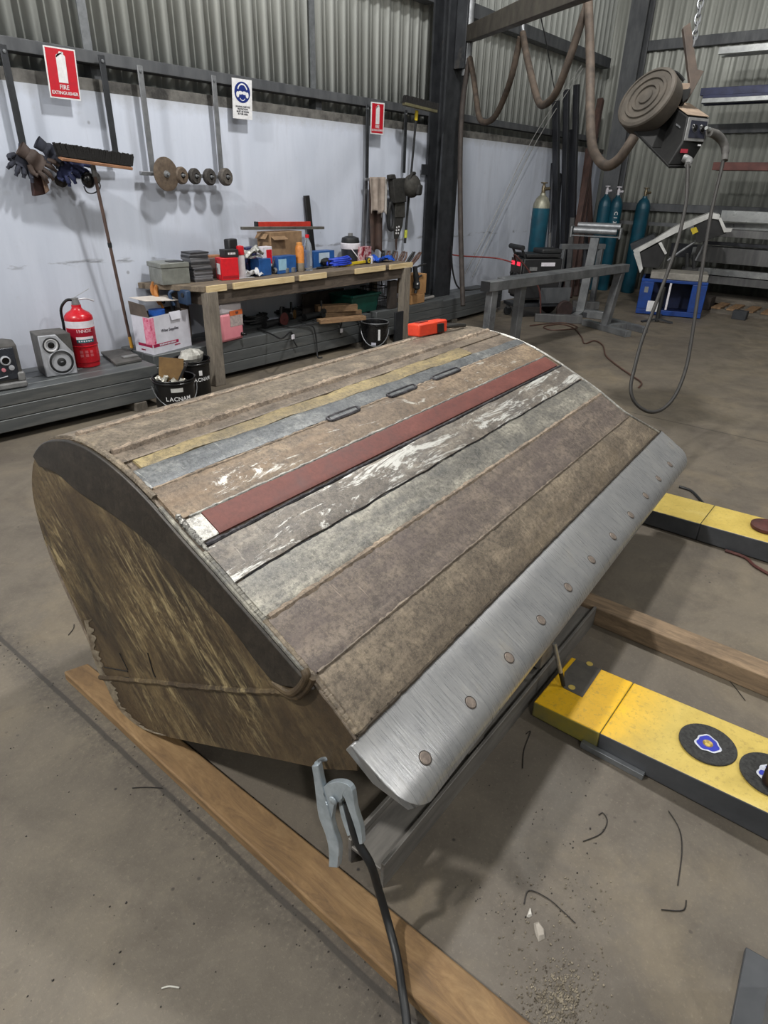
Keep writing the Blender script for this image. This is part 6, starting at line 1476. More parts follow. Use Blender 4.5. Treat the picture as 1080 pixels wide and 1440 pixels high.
# welder on its trolley
BLKW = mat('welder_black', (40, 40, 42), (26, 26, 28), 9, .5, .1, .06); EMI, nte, be = newmat('red_display'); be.inputs['Base Color'].default_value = (.5, .01, .03, 1); be.inputs['Emission Color'].default_value = (1, .04, .08, 1); be.inputs['Emission Strength'].default_value = 2.2
wp = V(9.05, 4.62, 0); t = thing('welding_machine', 'black welding machine on a wheeled trolley with two red displays', 'welder', wp)
ang = -.62; Rw = rz(ang); 
def wq(x, y, z): return wp+Rw @ V(x, y, 0)+UP*z
kz = ZV(wp, 730, 352).z
MB().box(wq(.20, 0, .56), (.62, .36, .56), Rw).build('case', BLKW, t, bevel=.02)
MB().prism([wq(-.12, -.17, .32), wq(-.12, .17, .32), wq(-.12, .17, .83), wq(-.12, -.17, .83)], Rw @ V(-.02, 0, .0)).build('front_panel', mat('dark_panel', (62, 58, 56), (44, 42, 41), 10, .5), t, bevel=.01)
for s_ in (-.09, .09): MB().box(wq(-.145, s_, .76), (.012, .085, .05), Rw).build('display', EMI, t)
for s_, z_ in ((-.1, .62), (0, .62), (.1, .62), (-.06, .52), (.06, .52)): MB().lathe([(.03, 0), (.03, .02), (.018, .03), (0, .031)], wq(-.14, s_, z_), Rw @ V(-1, 0, 0), 16, cap=False).build('knob', BLK, t)
MB().box(wq(.28, -.185, .76), (.22, .006, .05), Rw).build('name_plate', LBLW, t); MB().box(wq(.05, -.185, .70), (.12, .006, .05), Rw).build('vent_panel', GREYP, t)
MB().tube([wq(-.16, -.2, .98), wq(-.16, .2, .98)], .035, 12).build('handle', BLK, t); MB().tube([wq(-.08, -.15, .84), wq(-.15, -.15, .97)], .018, 8).build('handle_post', BLK, t); MB().tube([wq(-.08, .15, .84), wq(-.15, .15, .97)], .018, 8).build('handle_post', BLK, t)
MB().box(wq(.20, 0, .875), (.55, .38, .05), Rw).build('top_tray', BLKW, t, bevel=.01); MB().box(wq(.34, 0, .93), (.32, .3, .07), Rw).build('feed_box', BLK, t, bevel=.02)
MB().box(wq(.28, 0, .19), (.92, .40, .045), Rw).build('trolley_tray', DARKSTEEL, t, bevel=.004); MB().box(wq(.45, -.21, .33), (.5, .012, .22), Rw).build('side_plate', STEEL, t)
for s_ in (-.24, .24):
    MB().lathe([(.04, -.03), (.12, -.03), (.13, -.02), (.13, .02), (.12, .03), (.04, .03)], wq(.62, s_, .13), Rw @ V(0, 1, 0), 28).build('rear_wheel', mat('tyre', (56, 40, 38), (40, 30, 29), 20, .8, 0, .1), t)
for s_ in (-.15, .15):
    MB().lathe([(.0, -.02), (.06, -.02), (.065, 0), (.06, .02), (0, .02)], wq(-.12, s_, .065), Rw @ V(0, 1, 0), 20).build('castor', BLK, t); MB().box(wq(-.12, s_, .14), (.05, .05, .07), Rw).build('castor_fork', LBAR, t)
tag(MB().tube([wq(-.17, -.05, .78), wq(-.3, -.25, .9), wq(-.1, -.32, .7), wq(.1, -.36, .42), wq(.16, -.42, .012), wq(.3, -.5, .012)], .012, 8, 6).build('torch_lead', RUST), 'dark red lead hanging from the welder front to the floor', 'cable')
tag(MB().tube([wq(-.16, .09, .76), wq(-.35, .3, .80), V(8.25, 5.35, .86), V(8.18, 5.44, .95)], .010, 8, 6).build('red_lead', mat('red_cable', (150, 60, 56), (120, 44, 42), 14, .5)), 'thin red lead running from the welder to the steel column', 'cable')

# trestle
GALB = mat('mill_steel_trestle', (136, 138, 140), (92, 94, 98), 5, .42, .5, .06, (1, 1, 1), 6, c3=(60, 60, 64), t3=(.60, .72))
L0 = G(684, 396, .86); R0 = WX(880, 371, 9.2); zt_ = .87
La = V(G(683, 396, zt_).x, G(683, 396, zt_).y, zt_-.05); Ra = V(G(881, 371, zt_).x, G(881, 371, zt_).y, zt_-.05)
t = thing('trestle', 'grey steel trestle with welded T feet on the floor behind the bucket', 'trestle', (La+Ra)/2*1.0-UP*((zt_-.05)))
MB().beam(La, Ra, .11, .10).build('top_beam', GALB, t, bevel=.006)
dd = (Ra-La).normalized(); sd = V(-dd.y, dd.x, 0)
MB().beam(La+dd*.42+sd*.115, Ra-dd*.3+sd*.115, .10, .10).build('second_beam', GALB, t, bevel=.006)
MB().beam(La-dd*.004, La+dd*.006, .112, .102).build('end_cap', BLK, t)
for a, so in ((.13, 0), (.74, .06)):
    q = La+dd*a+sd*so; MB().beam(q-UP*.05, V(q.x-.02, q.y, .0), .085, .10, dd).build('leg', GALB, t, bevel=.004)
f0 = G(868, 458, .08); q = Ra-dd*.14; foot = V(G(851, 456, .08).x, G(851, 456, .08).y, .08)
MB().beam(q-UP*.05, foot, .10, .10, dd).build('leg', GALB, t, bevel=.004)
fa = G(822, 452, .05); fb = G(884, 469, .05); MB().beam(V(fa.x, fa.y, .041), V(fb.x, fb.y, .041), .10, .08).build('foot', GALB, t, bevel=.004)
fd = (V(fb.x, fb.y, 0)-V(fa.x, fa.y, 0)).normalized(); fs_ = V(-fd.y, fd.x, 0)
if fs_.dot(V(1, 0, 0)) < 0: fs_ = -fs_
m0 = V(fa.x, fa.y, .041).lerp(V(fb.x, fb.y, .041), .45)
MB().beam(m0+fs_*.06, m0+fs_*.06+fs_*.32, .10, .08).build('foot', GALB, t, bevel=.004); 
m1 = m0+fs_*.43-fd*.10; MB().beam(m1-fd*.25, m1+fd*.45, .10, .08).build('foot', GALB, t, bevel=.004)

# roller stand
rp = V(G(817, 452, 0).x+.35, G(817, 452, 0).y+.18, 0)
t = thing('roller_stand', 'grey roller stand with a V head in front of the corner cylinders', 'roller stand', rp)
hz = ZV(rp, 838, 332).z; hd_ = V(.25, -.97, 0); hp = ZV(rp, 836, 334); hp = V(rp.x, rp.y, hz)
hx = ZV(rp, 838, 330); lean = hx-V(rp.x, rp.y, hx.z); top = V(hx.x, hx.y, hz)
MB().beam(rp+UP*.08, top-UP*.02, .12, .12, hd_).build('post', GALB, t, bevel=.004)
MB().beam(top-hd_*.34-UP*.0, top+hd_*.34, .16, .014).build('head_plate', GALB, t)
for s_ in (-.34, .34): MB().beam(top+hd_*s_-UP*.02, top+hd_*s_+UP*.12, .20, .02, hd_).build('end_lug', GALB, t)
MB().cyl(top-hd_*.30+UP*.07+V(-.05, 0, 0), top+hd_*.30+UP*.07+V(-.05, 0, 0), .045, n=20).build('roller', LBAR, t); MB().cyl(top-hd_*.30+UP*.13+V(.07, 0, 0), top+hd_*.30+UP*.13+V(.07, 0, 0), .045, n=20).build('roller', LBAR, t)
MB().beam(rp-hd_*.35+UP*.041, rp+hd_*.45+UP*.041, .10, .08).build('foot', DARKSTEEL, t, bevel=.004); MB().beam(rp+V(-.45, -.08, .041), rp+V(-.06, -.01, .041), .10, .08).build('foot', GALB, t, bevel=.004)

# lengths of section leaning in the corner
rng = random.Random(5)
SECD = mat('dark_section', (48, 50, 56), (32, 33, 38), 6, .5, .4, .06, (2, 2, .2)); SECR = mat('rusty_section', (84, 62, 56), (60, 46, 43), 7, .6, .2, .1, (2, 2, .2)); SECG = mat('grey_section', (112, 112, 112), (86, 86, 88), 7, .45, .45, .06, (2, 2, .2))
def lean_bar(label, xb, yb, px, py, w, m, kind=0, Yt=5.48):
    a = WY(xb, yb, 5.0); a = V(G(xb, yb, 0).x, min(G(xb, yb, 0).y, 5.3), .0); b = WY(px, py, Yt)
    a.x = b.x+(a.x-b.x)*1.0
    mb = MB(); mb.beam(a, b, w, w, (0, 1, 0)) if kind == 0 else mb.cyl(a, b, w/2, n=14)
    tag(mb.build('steel_section', m), label, 'steel bar', 'steel lengths leaning in the corner')
XB = lambda px, yy=5.1: WY(px, 380, yy).x
def lean2(label, bx, px, py, w, m, kind=0, yb=5.12, Yt=5.46):
    b = WY(px, py, Yt); a = V(WY(bx, 402, yb).x, yb, .0)
    mb = MB(); (mb.beam(a, b, w, w, (0, 1, 0)) if kind == 0 else mb.cyl(a, b, w/2, n=14))
    tag(mb.build('steel_section', m, bevel=.004 if kind == 0 else 0), label, 'steel bar', 'steel lengths leaning in the corner')
lean2('thick dark section leaning in the corner, its top lowest of the dark three', 784, 782, 142, .095, SECD)
lean2('dark section leaning in the corner, second from the left of the tall ones', 793, 797, 126, .085, SECD, yb=5.1)
lean2('tallest dark section leaning in the corner, third from the left', 804, 811, 119, .085, SECD, yb=5.14)
lean2('dark section behind the tall three in the corner', 799, 805, 182, .085, SECD, yb=5.2, Yt=5.5)
lean2('short dark section leaning left of the tall ones', 776, 787, 245, .07, SECD, yb=4.95)
lean2('dark round bar leaning beside the cylinder on the trolley', 772, 777, 230, .06, SECD, 1, yb=4.9)
lean2('pale steel pipe leaning right of the welder, thin', 773, 776, 262, .05, SECG, 1, yb=4.75)
lean2('bright thin pipe leaning right of the welder', 780, 778, 300, .035, GALV, 1, yb=4.72)
lean2('rust brown section leaning across to the right, its top by the hose', 797, 845, 140, .10, SECR, yb=4.95, Yt=5.44)
lean2('rust brown section leaning right, in front of the others', 803, 828, 210, .09, SECR, yb=4.85, Yt=5.4)
lean2('rust brown section leaning right, lower and thinner', 812, 832, 214, .07, SECR, yb=4.85, Yt=5.42)
lean2('second rust brown angle near the corner column', 835, 826, 225, .08, SECR, yb=5.0, Yt=5.45)
lean2('grey section leaning low behind the roller stand', 800, 806, 300, .08, SECG, yb=4.7, Yt=5.3)
# racking frames and offcuts behind the trestle
t = thing('low_trestle', 'low grey steel frame standing behind the trestle', 'trestle', V(10.9, 4.6, 0))
for x, y in ((10.6, 4.75), (11.2, 4.35)): MB().beam(V(x, y, 0), V(x, y, .86), .08, .08, (1, 0, 0)).build('post', GALB, t, bevel=.003)
MB().beam(V(10.55, 4.78, .90), V(11.25, 4.32, .90), .08, .08).build('top_rail', GALB, t, bevel=.003)
for i, (px0, py0, px1, py1, w_, m) in enumerate(((800, 437, 853, 444, .13, GALB), (752, 446, 818, 449, .10, SECG), (805, 428, 842, 430, .12, SECG))):
    a = G(px0, py0, .06); b = G(px1, py1, .06); a.z = b.z = .058 if i < 2 else .062
    tag(MB().beam(a, b, w_, .11).build('steel_offcut', m, bevel=.004), ('pale grey tube offcut on the floor behind the trestle', 'dark grey tube offcut on the floor under the trestle beam', 'grey tube offcut lying farthest back behind the trestle')[i], 'offcut')
p = G(813, 424, .0); tag(MB().cyl(p+V(.0, 0, .12), p+V(0, 0, .32), .07, n=20).build('steel_ring', GALV), 'pale round tube end standing on the offcuts behind the trestle', 'tube') if False else None

# blue bin with dark panels on top
BINB = mat('blue_bin', (17, 62, 136), (12, 46, 108), 8, .4, 0, .03); BIND = mat('blue_bin_inside', (16, 34, 84), (10, 22, 58), 8, .5, 0, .03)
a = G(893, 441, 0); b = G(984, 449, 0); ex = (b-a); wB = ex.length; ex.normalize(); ey = V(ex.y*-1, ex.x, 0); ey = -ey if ey.dot(V(1, .3, 0)) < 0 else ey
hB = ZV(b, 985, 397).z; dB = .75
t = thing('plastic_bin', 'blue plastic bin with a dark opening at the foot of the steel racks', 'bin', (a+b)/2)
def bq(u, v, z): return a+ex*u*wB+ey*v*dB+UP*z
MB().prism([bq(0, 0, .01), bq(1, 0, .01), bq(1, 0, hB*.16), bq(0, 0, hB*.16)], ey*.03).build('front_lip', BINB, t, bevel=.006)
for u0, u1 in ((0, .20), (.78, 1)): MB().prism([bq(u0, 0, hB*.16), bq(u1, 0, hB*.16), bq(u1, 0, hB*.92), bq(u0, 0, hB*.92)], ey*.04).build('front_panel', BINB, t, bevel=.008)
MB().prism([bq(0, 0, hB*.92), bq(1, 0, hB*.92), bq(1, 0, hB*1.0), bq(0, 0, hB*1.0)], ey*.04).build('top_rail', BINB, t, bevel=.006)
for u in (0, 1): MB().prism([bq(u, .05, .01), bq(u, 1, .01), bq(u, 1, hB), bq(u, .05, hB)], ex*(.03 if u == 0 else -.03)).build('side_panel', BINB, t, bevel=.006)
MB().prism([bq(.03, .98, .01), bq(.97, .98, .01), bq(.97, .98, hB), bq(.03, .98, hB)], ey*-.03).build('rear_panel', BIND, t); MB().prism([bq(.02, .04, .012), bq(.98, .04, .012), bq(.98, .97, .012), bq(.02, .97, .012)], UP*.02).build('floor_panel', BIND, t)
MB().prism([bq(.44, .0, hB*.18), bq(.47, .0, hB*.18), bq(.47, 0, hB*.92), bq(.44, 0, hB*.92)], ey*.05).build('divider', LBLW, t)
MB().prism([bq(.16, -.004, hB*.10), bq(.34, -.004, hB*.10), bq(.34, -.004, hB*.40), bq(.16, -.004, hB*.40)], ey*.003).build('white_notice', WHT, t); MB().prism([bq(.07, -.004, hB*.62), bq(.13, -.004, hB*.62), bq(.13, -.004, hB*.78), bq(.07, -.004, hB*.78)], ey*.003).build('sticker', LBAR, t)
zB = hB+.002
LIDC = mat('pale_board', (150, 146, 138), (118, 114, 108), 8, .7, 0, .1)
tag(MB().prism([bq(.12, .05, zB), bq(.98, .02, zB), bq(.98, .8, zB), bq(.12, .8, zB)], UP*.10).build('pale_slab', LIDC, bevel=.01), 'pale grey slab lying on top of the blue bin', 'slab')
PANW = mat('white_frame_edge', (200, 200, 198), (172, 172, 170), 12, .45, 0, .05); PAND = mat('black_hood_inside', (26, 26, 28), (17, 17, 19), 10, .6, 0, .06)
t = thing('machine_hood', 'tilted black machine hood with white edges and yellow label above the blue bin', 'machine cover', bq(.4, .3, zB+.10))
cX = bq(.5, .35, 0); nH = V(-cX.x, -cX.y, 0).normalized(); cH = nH.dot(cX)
def hq(x, y, d=0.0): return hit(x, y, nH, cH)-nH*d
def hslab(px, d0, th, m, nm, par, bev=.004): return MB().prism([hq(x, y, d0) for x, y in px], -nH*th).build(nm, m, par, bevel=bev)
hslab([(890, 352), (921, 336), (950, 318), (1000, 299), (1013, 302), (1011, 309), (998, 307), (950, 328), (922, 342), (893, 358)], 0, .55, PANW, 'white_edge', t, .003)
hslab([(975, 313), (1001, 307), (1010, 309), (1020, 325), (1022, 328), (984, 342), (978, 340)], .03, .5, PAND, 'right_panel', t)
hslab([(897, 357), (925, 343), (936, 360), (926, 377), (903, 376)], .03, .5, PAND, 'left_panel', t)
hslab([(891, 356), (899, 352), (904, 378), (900, 384)], -.02, .05, PANW, 'left_leg', t, .002); hslab([(926, 342), (930, 340), (938, 356), (935, 358)], -.02, .05, PANW, 'inner_edge', t, .002); hslab([(1010, 307), (1014, 306), (1021, 321), (1030, 321), (1028, 326), (1018, 327)], -.02, .05, PANW, 'right_edge', t, .002)
hslab([(971, 322), (979, 319), (982, 326), (974, 330)], .0, .02, flat('yellow_label', (206, 182, 40), .5), 'yellow_label', t, .001)
MB().tube([hq(938, 368, .2), hq(958, 354, .2), hq(978, 341, .2)], .018, 8).build('strut', LBAR, t); MB().tube([hq(978, 368, .2), hq(985, 355, .2), hq(991, 341, .2)], .014, 8).build('strut', LBAR, t)
for (x, y) in ((966, 366), (976, 368)):
    MB().tube([hq(x, y+12, .25), hq(x, y-8, .25)], .03, 8).build('pivot_post', BLK, t)
tag(MB().prism([hq(884, 345, .3), hq(918, 331, .3), hq(920, 337, .3), hq(886, 354, .3)], -nH*.5).build('dark_sheet', DARKSTEEL), 'dark steel sheet lying behind the machine hood', 'sheet')
t = thing('tripod_foot', 'small dark tripod foot on the floor in front of the blue bin', 'stand', G(925, 453, 0)); p = G(923, 453, .0); MB().tube([p+UP*.012, p+UP*.50], .03, 8).build('post', BLK, t)
for px in ((902, 452), (946, 454), (930, 440)): MB().beam(p+UP*.05, G(px[0], px[1], .012), .05, .02).build('foot', DARKSTEEL, t)

# racking against the end wall
RK = 12.55
t = thing('steel_rack', 'steel stock rack against the end wall, posts just out of frame', 'rack', V(12.9, .6, 0))
for y in (1.35, -2.6):
    MB().mm((13.05, y-.06, 0), (13.17, y+.06, 4.2)).build('post', DARKSTEEL, t)
    for z in (.38, .70, 1.10, 2.06, 2.97, 3.60): MB().mm((12.15, y-.03, z-.07), (13.05, y+.03, z)).build('arm', DARKSTEEL, t)
def rackbar(label, px0, py0, X, z, w, h, m, y1=-3.2, kind=0):
    p = WX(px0, py0, X); a = V(X, p.y, z+h/2); b = V(X, y1, z+h/2)
    mb = MB(); (mb.beam(a, b, w, h) if kind == 0 else mb.cyl(a, b, h/2, n=16))
    tag(mb.build('stock_bar', m, bevel=.003 if kind == 0 else 0), label, 'steel bar', 'bars on the end wall rack')
NAVYT = mat('navy_tube', (44, 50, 84), (32, 36, 62), 8, .45, .2, .03); REDT = mat('red_oxide_bar', (96, 52, 46), (74, 40, 36), 8, .55, .1, .05); BRT = mat('bright_galv_tube', (178, 180, 180), (140, 142, 144), 9, .32, .6, .03)
rackbar('bright tube on the top rack level', 1012, 70, 12.30, 3.602, .09, .09, BRT); rackbar('second bright tube behind on the top rack level', 1018, 66, 12.55, 3.602, .09, .10, BRT)
rackbar('navy tube on the second rack level, upper', 984, 140, 12.35, 3.085, .10, .10, NAVYT); rackbar('navy tube on the second rack level, lower front', 987, 148, 12.30, 2.972, .10, .11, NAVYT); rackbar('navy tube on the second rack level, behind', 990, 150, 12.55, 2.972, .10, .12, NAVYT); rackbar('short bright tube end sticking out under the navy tubes', 985, 153, 12.18, 2.972, .06, .06, BRT)
rackbar('red oxide bar on the third rack level', 1004, 231, 12.30, 2.062, .10, .11, REDT); rackbar('red oxide bar behind on the third rack level', 1010, 231, 12.6, 2.062, .10, .10, REDT)
lv = [(1015, 304, 12.30, 1.335, .14, .16, BRT, 'bright wide channel on the fourth rack level, upper'), (1010, 312, 12.35, 1.105, .22, .11, SECG, 'grey tube on the fourth rack level, front'), (1012, 312, 12.62, 1.105, .18, .20, BRT, 'bright tube on the fourth rack level, behind'),
      (992, 335, 12.30, .975, .10, .05, SECD, 'dark flat bar lying above the fifth level tubes'), (980, 352, 12.32, .705, .12, .24, SECG, 'tall grey channel on the fifth rack level'), (975, 352, 12.55, .705, .14, .20, BRT, 'bright tube on the fifth rack level, behind'), (945, 345, 12.85, .705, .10, .22, SECD, 'dark tube on the fifth rack level, at the back'),
      (985, 372, 12.28, .52, .10, .10, BRT, 'bright tube on the lowest rack level, upper'), (978, 385, 12.32, .385, .16, .12, SECG, 'grey tube on the lowest rack level, front'), (960, 380, 12.55, .385, .14, .20, SECG, 'grey tube on the lowest rack level, behind')]
for px, py, X, z, w, h, m, lb in lv: rackbar(lb, px, py, X, z, w, h, m)
tag(MB().mm((12.35, -1.5, .07), (13.0, 3.1, .16)).build('timber_bearer', DUN, bevel=.004), 'long grey timber bearer lying under the lowest rack level', 'timber')
t = thing('pallet', 'timber pallet lying under the racks at the right edge', 'pallet', V(12.2, 1.9, 0)); 
for x in (11.75, 12.05, 12.30): MB().mm((x-.04, 1.2, .0), (x+.04, 2.55, .07)).build('runner', DUN, t)
for y in (2.48, 2.25, 2.0, 1.75, 1.5): MB().mm((11.7, y-.07, .07), (12.34, y+.07, .095)).build('board', OFF, t)
tag(MB().mm((11.9, 2.62, .002), (12.2, 2.95, .20)).build('dark_crate', DKB, bevel=.004), 'dark crate on the floor left of the pallet under the racks', 'crate')
tag(MB().mm((11.35, 1.95, .0), (11.5, 2.15, .13)).build('steel_block', DARKSTEEL, bevel=.004), 'dark steel block on the floor at the right edge by the racks', 'block')
for i, (y0, y1, X) in enumerate(((4.9, 3.1, 13.2),)):
    tag(MB().beam(V(X, y0, 1.20), V(X, y1, 1.20), .05, .06).build('guard_rail', GALB), 'thin grey rail running behind the lone cylinder along the end wall', 'rail')

# swing boom, hose festoon and wire feeder
BOOM = mat('boom_brown_grey', (86, 80, 72), (62, 58, 53), 7, .55, .2, .08)
bp = WY(662, 55, 5.12); be_ = V(5.05, 2.35, 0); 
bz = bp.z
q1 = EYE+ray(770, 2)*((5.0)/(ray(770, 2).dot(CF)))
b0 = WY(660, 48, 5.14); dirb = (q1-b0); dirb.z = 0.0
tip = b0+dirb*1.35; tip.z = b0.z+ (q1.z-b0.z)
t = thing('swing_boom', 'dark steel boom swinging out overhead from the column', 'boom', b0)
MB().beam(b0, b0+(q1-b0)*1.45, .10, .16).build('boom_tube', BOOM, t, bevel=.004)
MB().mm((b0.x-.10, b0.y-.02, b0.z-.35), (b0.x+.06, 5.27, b0.z+.35)).build('pivot_bracket', DARKSTEEL, t, bevel=.004); MB().cyl((b0.x-.02, b0.y, b0.z-.42), (b0.x-.02, b0.y, b0.z+.5), .05, n=18).build('pivot_pin', LBAR, t)
ends = b0+(q1-b0)*1.45
SLV = mat('brown_hose_sleeve', (78, 66, 56), (50, 42, 36), 12, .75, 0, .3, c3=(54, 45, 40), t3=(.55, .7)); SLD = mat('dark_hose_sleeve', (56, 48, 44), (38, 33, 31), 12, .75, 0, .3)
def dz(px, py, d): r = ray(px, py); return EYE+r*(d/r.dot(CF))
dB0 = (b0-EYE).dot(CF); dE = (ends-EYE).dot(CF)
def dep(px): return dB0+(5.0-dB0)*(px-660)/(770-660)
hang = [(662, 80), (736, 45), (825, 5)]
# festoon: one sleeve looping from hook to hook
festoon = thing('hose_festoon', 'brown sleeved hose bundle looping under the boom down to the wire feeder', 'hose', dz(680, 172, 7))
def sleeve(pts, rpx, nm, m):
    P3 = [dz(*p) for p in pts]; k = sum(mpp(p) for p in P3)/len(P3)
    MB().tube(P3, rpx*k, 12, 7).build(nm, m, festoon)
d0, d1_, d2_, d3_ = 7.6, 6.2, 5.2, 4.9
sleeve([(651, 430, 8.25), (648, 330, 8.15), (647, 230, 8.0), (650, 150, 7.8), (660, 82, 7.55)], 3.6, 'drop_hose', SLD)
sleeve([(661, 82, 7.55), (666, 110, 7.45), (670, 140, 7.35), (674, 165, 7.25), (682, 172, 7.1), (695, 165, 6.95), (708, 140, 6.75), (720, 105, 6.5), (732, 52, 6.25)], 4.0, 'sleeve_loop', SLV)
sleeve([(735, 47, 6.25), (740, 75, 6.15), (748, 110, 6.0), (757, 142, 5.85), (766, 147, 5.7), (782, 130, 5.5), (800, 85, 5.3), (818, 30, 5.15), (826, 5, 5.1)], 5.0, 'sleeve_loop', SLV)
sleeve([(827, -6, 5.1), (828, 20, 5.05), (830, 80, 4.95), (830, 150, 4.85), (832, 200, 4.75), (840, 222, 4.65), (853, 233, 4.6), (868, 226, 4.52), (882, 208, 4.45), (892, 192, 4.42)], 6.6, 'sleeve_loop', SLV)
for (px, py, d) in ((661, 70, 7.55), (736, 34, 6.25)):
    MB().tube([dz(px, py+14, d), dz(px-1, py+4, d), dz(px, py-10, d)], .02, 8, 4).build('hook', LBAR, festoon)
# wire feeder hung on a chain
DF = 4.35
fc = dz(945, 170, DF); nF = -CF
feeder = thing('wire_feeder', 'black wire feeder with dusty spool cover hanging nose-down from a chain', 'wire feeder', dz(945, 235, DF))
# frame of the feeder from three picture directions: length axis runs from spool (upper left, far) to the front panel (lower right)
def fdz(x, y, o=0.0): return dz(x, y, DF+o)
FBL = mat('feeder_black', (26, 26, 26), (17, 17, 18), 10, .65, 0, .05, spec=.25); FDU = mat('dusty_feeder_top', (156, 136, 116), (120, 104, 90), 8, .8, 0, .1); SPO = mat('dusty_spool_cover', (74, 67, 59), (54, 49, 43), 8, .75, 0, .12)
A_ = fdz(967, 163, -.05); B_ = fdz(997, 166, .03); C_ = fdz(993, 195, .0); D_ = fdz(961, 198, -.05)      # control panel corners
E_ = fdz(966, 232, -.02); F_ = fdz(939, 233, -.08)
back = fdz(943, 143, .30)-A_
t = feeder
front = [A_, B_, C_, E_+(C_-D_)*.25, F_, D_+(D_-C_)*.10]
Fp = [fdz(967, 163, -.05), fdz(997, 166, .06), fdz(993, 196, .06), fdz(970, 233, .04), fdz(939, 233, -.07), fdz(959, 200, -.06)]
depthv = fdz(941, 144, .26)-Fp[0]
MB().prism(Fp, depthv).build('case', FBL, t, bevel=.01)
MB().prism([Fp[0]+UP*.004, Fp[1]+UP*.004, Fp[1]+depthv+UP*.004, Fp[0]+depthv+UP*.004], UP*.006).build('top_cover', FDU, t, bevel=.003)
nP = (Fp[1]-Fp[0]).cross(Fp[2]-Fp[0]).normalized(); nP = nP if nP.dot(EYE-Fp[0]) > 0 else -nP
def fp(u, v, l=.004): return Fp[0].lerp(Fp[1], u)+(Fp[5]-Fp[0])*v+nP*l
MB().prism([fp(.03, .06), fp(.97, .06), fp(.97, .96), fp(.03, .96)], nP*.006).build('panel_bezel', GREYP, t, bevel=.003)
MB().prism([fp(.16, .18, .011), fp(.90, .18, .011), fp(.90, .84, .011), fp(.16, .84, .011)], nP*.002).build('control_panel', mat('panel_ink', (40, 42, 56), (30, 32, 44), 20, .35), t)
for u in (.34, .70):
    MB().lathe([(.024, 0), (.024, .006), (.016, .009), (.014, .02), (0, .021)], fp(u, .48, .013), nP, 20, cap=False).build('knob', BLKG, t); MB().lathe([(.026, .001), (.027, .003), (.024, .003)], fp(u, .48, .013), nP, 20, cap=False).build('knob_ring', LBAR, t)
xw = (Fp[1]-Fp[0]).normalized(); yw = (Fp[0]-Fp[5]).normalized()
low_o = Fp[5].lerp(Fp[4], .38)+(Fp[1]-Fp[0])*.30+nP*.006
MB().prism([low_o-xw*.036-yw*.014, low_o+xw*.036-yw*.014, low_o+xw*.036+yw*.014, low_o-xw*.036+yw*.014], nP*.004).build('red_label', flat('feeder_red', (150, 30, 50), .45), t)
smear(5, .04, .012, Fp[5].lerp(Fp[4], .1)+(Fp[1]-Fp[0])*.82+nP*.008, xw, yw, WHT, t)
sideN = -xw; sc_ = Fp[0]+depthv*.30+(Fp[5]-Fp[0])*.55+sideN*.006
dvn = depthv.normalized(); smear(8, .10, .016, sc_, -dvn, yw, LBAR, t)
gb = Fp[4].lerp(Fp[3], .55)+(Fp[0]-Fp[4])*.14+nP*.006
MB().tube([gb, gb+nP*.05-UP*.03, fdz(967, 232, -.12)], [.026, .024, .02], 12, 4).build('gun_outlet', GREYP, t)
MB().beam(Fp[4]+depthv*.0-UP*.012, Fp[4]+depthv*1.55-UP*.012-xw*.02, .30, .02).build('base_skid', FBL, t, bevel=.003) if False else None
# base plate under the spool
s0 = fdz(941, 233, -.07); s1 = fdz(889, 180, .25); wv = (Fp[3]-Fp[4])
MB().prism([s0, s0+wv, s1+wv, s1], V(0, 0, -.016)).build('base_plate', FBL, t, bevel=.003)
hp_ = Fp[5]+depthv; MB().prism([s0.lerp(s1, .45), s0.lerp(s1, .9), fdz(905, 150, .33), fdz(941, 146, .28)], wv*.85).build('feed_housing', FBL, t, bevel=.006)
# spool cover: flat drum, ribbed face towards the viewer's left
sp = fdz(913, 136, .24); sr = 42*mpp(sp)*1.0; axs = (sp-fdz(938, 126, .42)).normalized()
f1 = fdz(908, 136, .16); axs = (-CR*.72-CF*.62+CU*.24).normalized()
MB().lathe([(0, -.12), (sr*.97, -.12), (sr, -.10), (sr, -.01), (sr*.97, 0), (sr*.88, .006), (sr*.86, -.002), (sr*.72, -.002), (sr*.70, .008), (sr*.62, .008), (sr*.60, -.002), (sr*.48, -.002), (sr*.46, .008), (sr*.37, .008), (sr*.35, -.002), (sr*.24, -.002), (sr*.22, .008), (0, .012)], f1, axs, 48, cap=False).build('spool_cover', SPO, t, angle=.5)
cl = f1+CU*.08-axs*.12+CR*.17; MB().box(cl, (.09, .22, .05), Matrix((CR, -CF, CU)).transposed()).build('cover_latch', FDU, t, bevel=.006)
MB().tube([f1+CU*(sr*.9)+CR*.08-axs*.1, f1+CU*(sr*1.12)+CR*.16-axs*.1, f1+CU*(sr*.9)+CR*.22-axs*.12], .012, 8, 5).build('carry_handle', BLK, t)
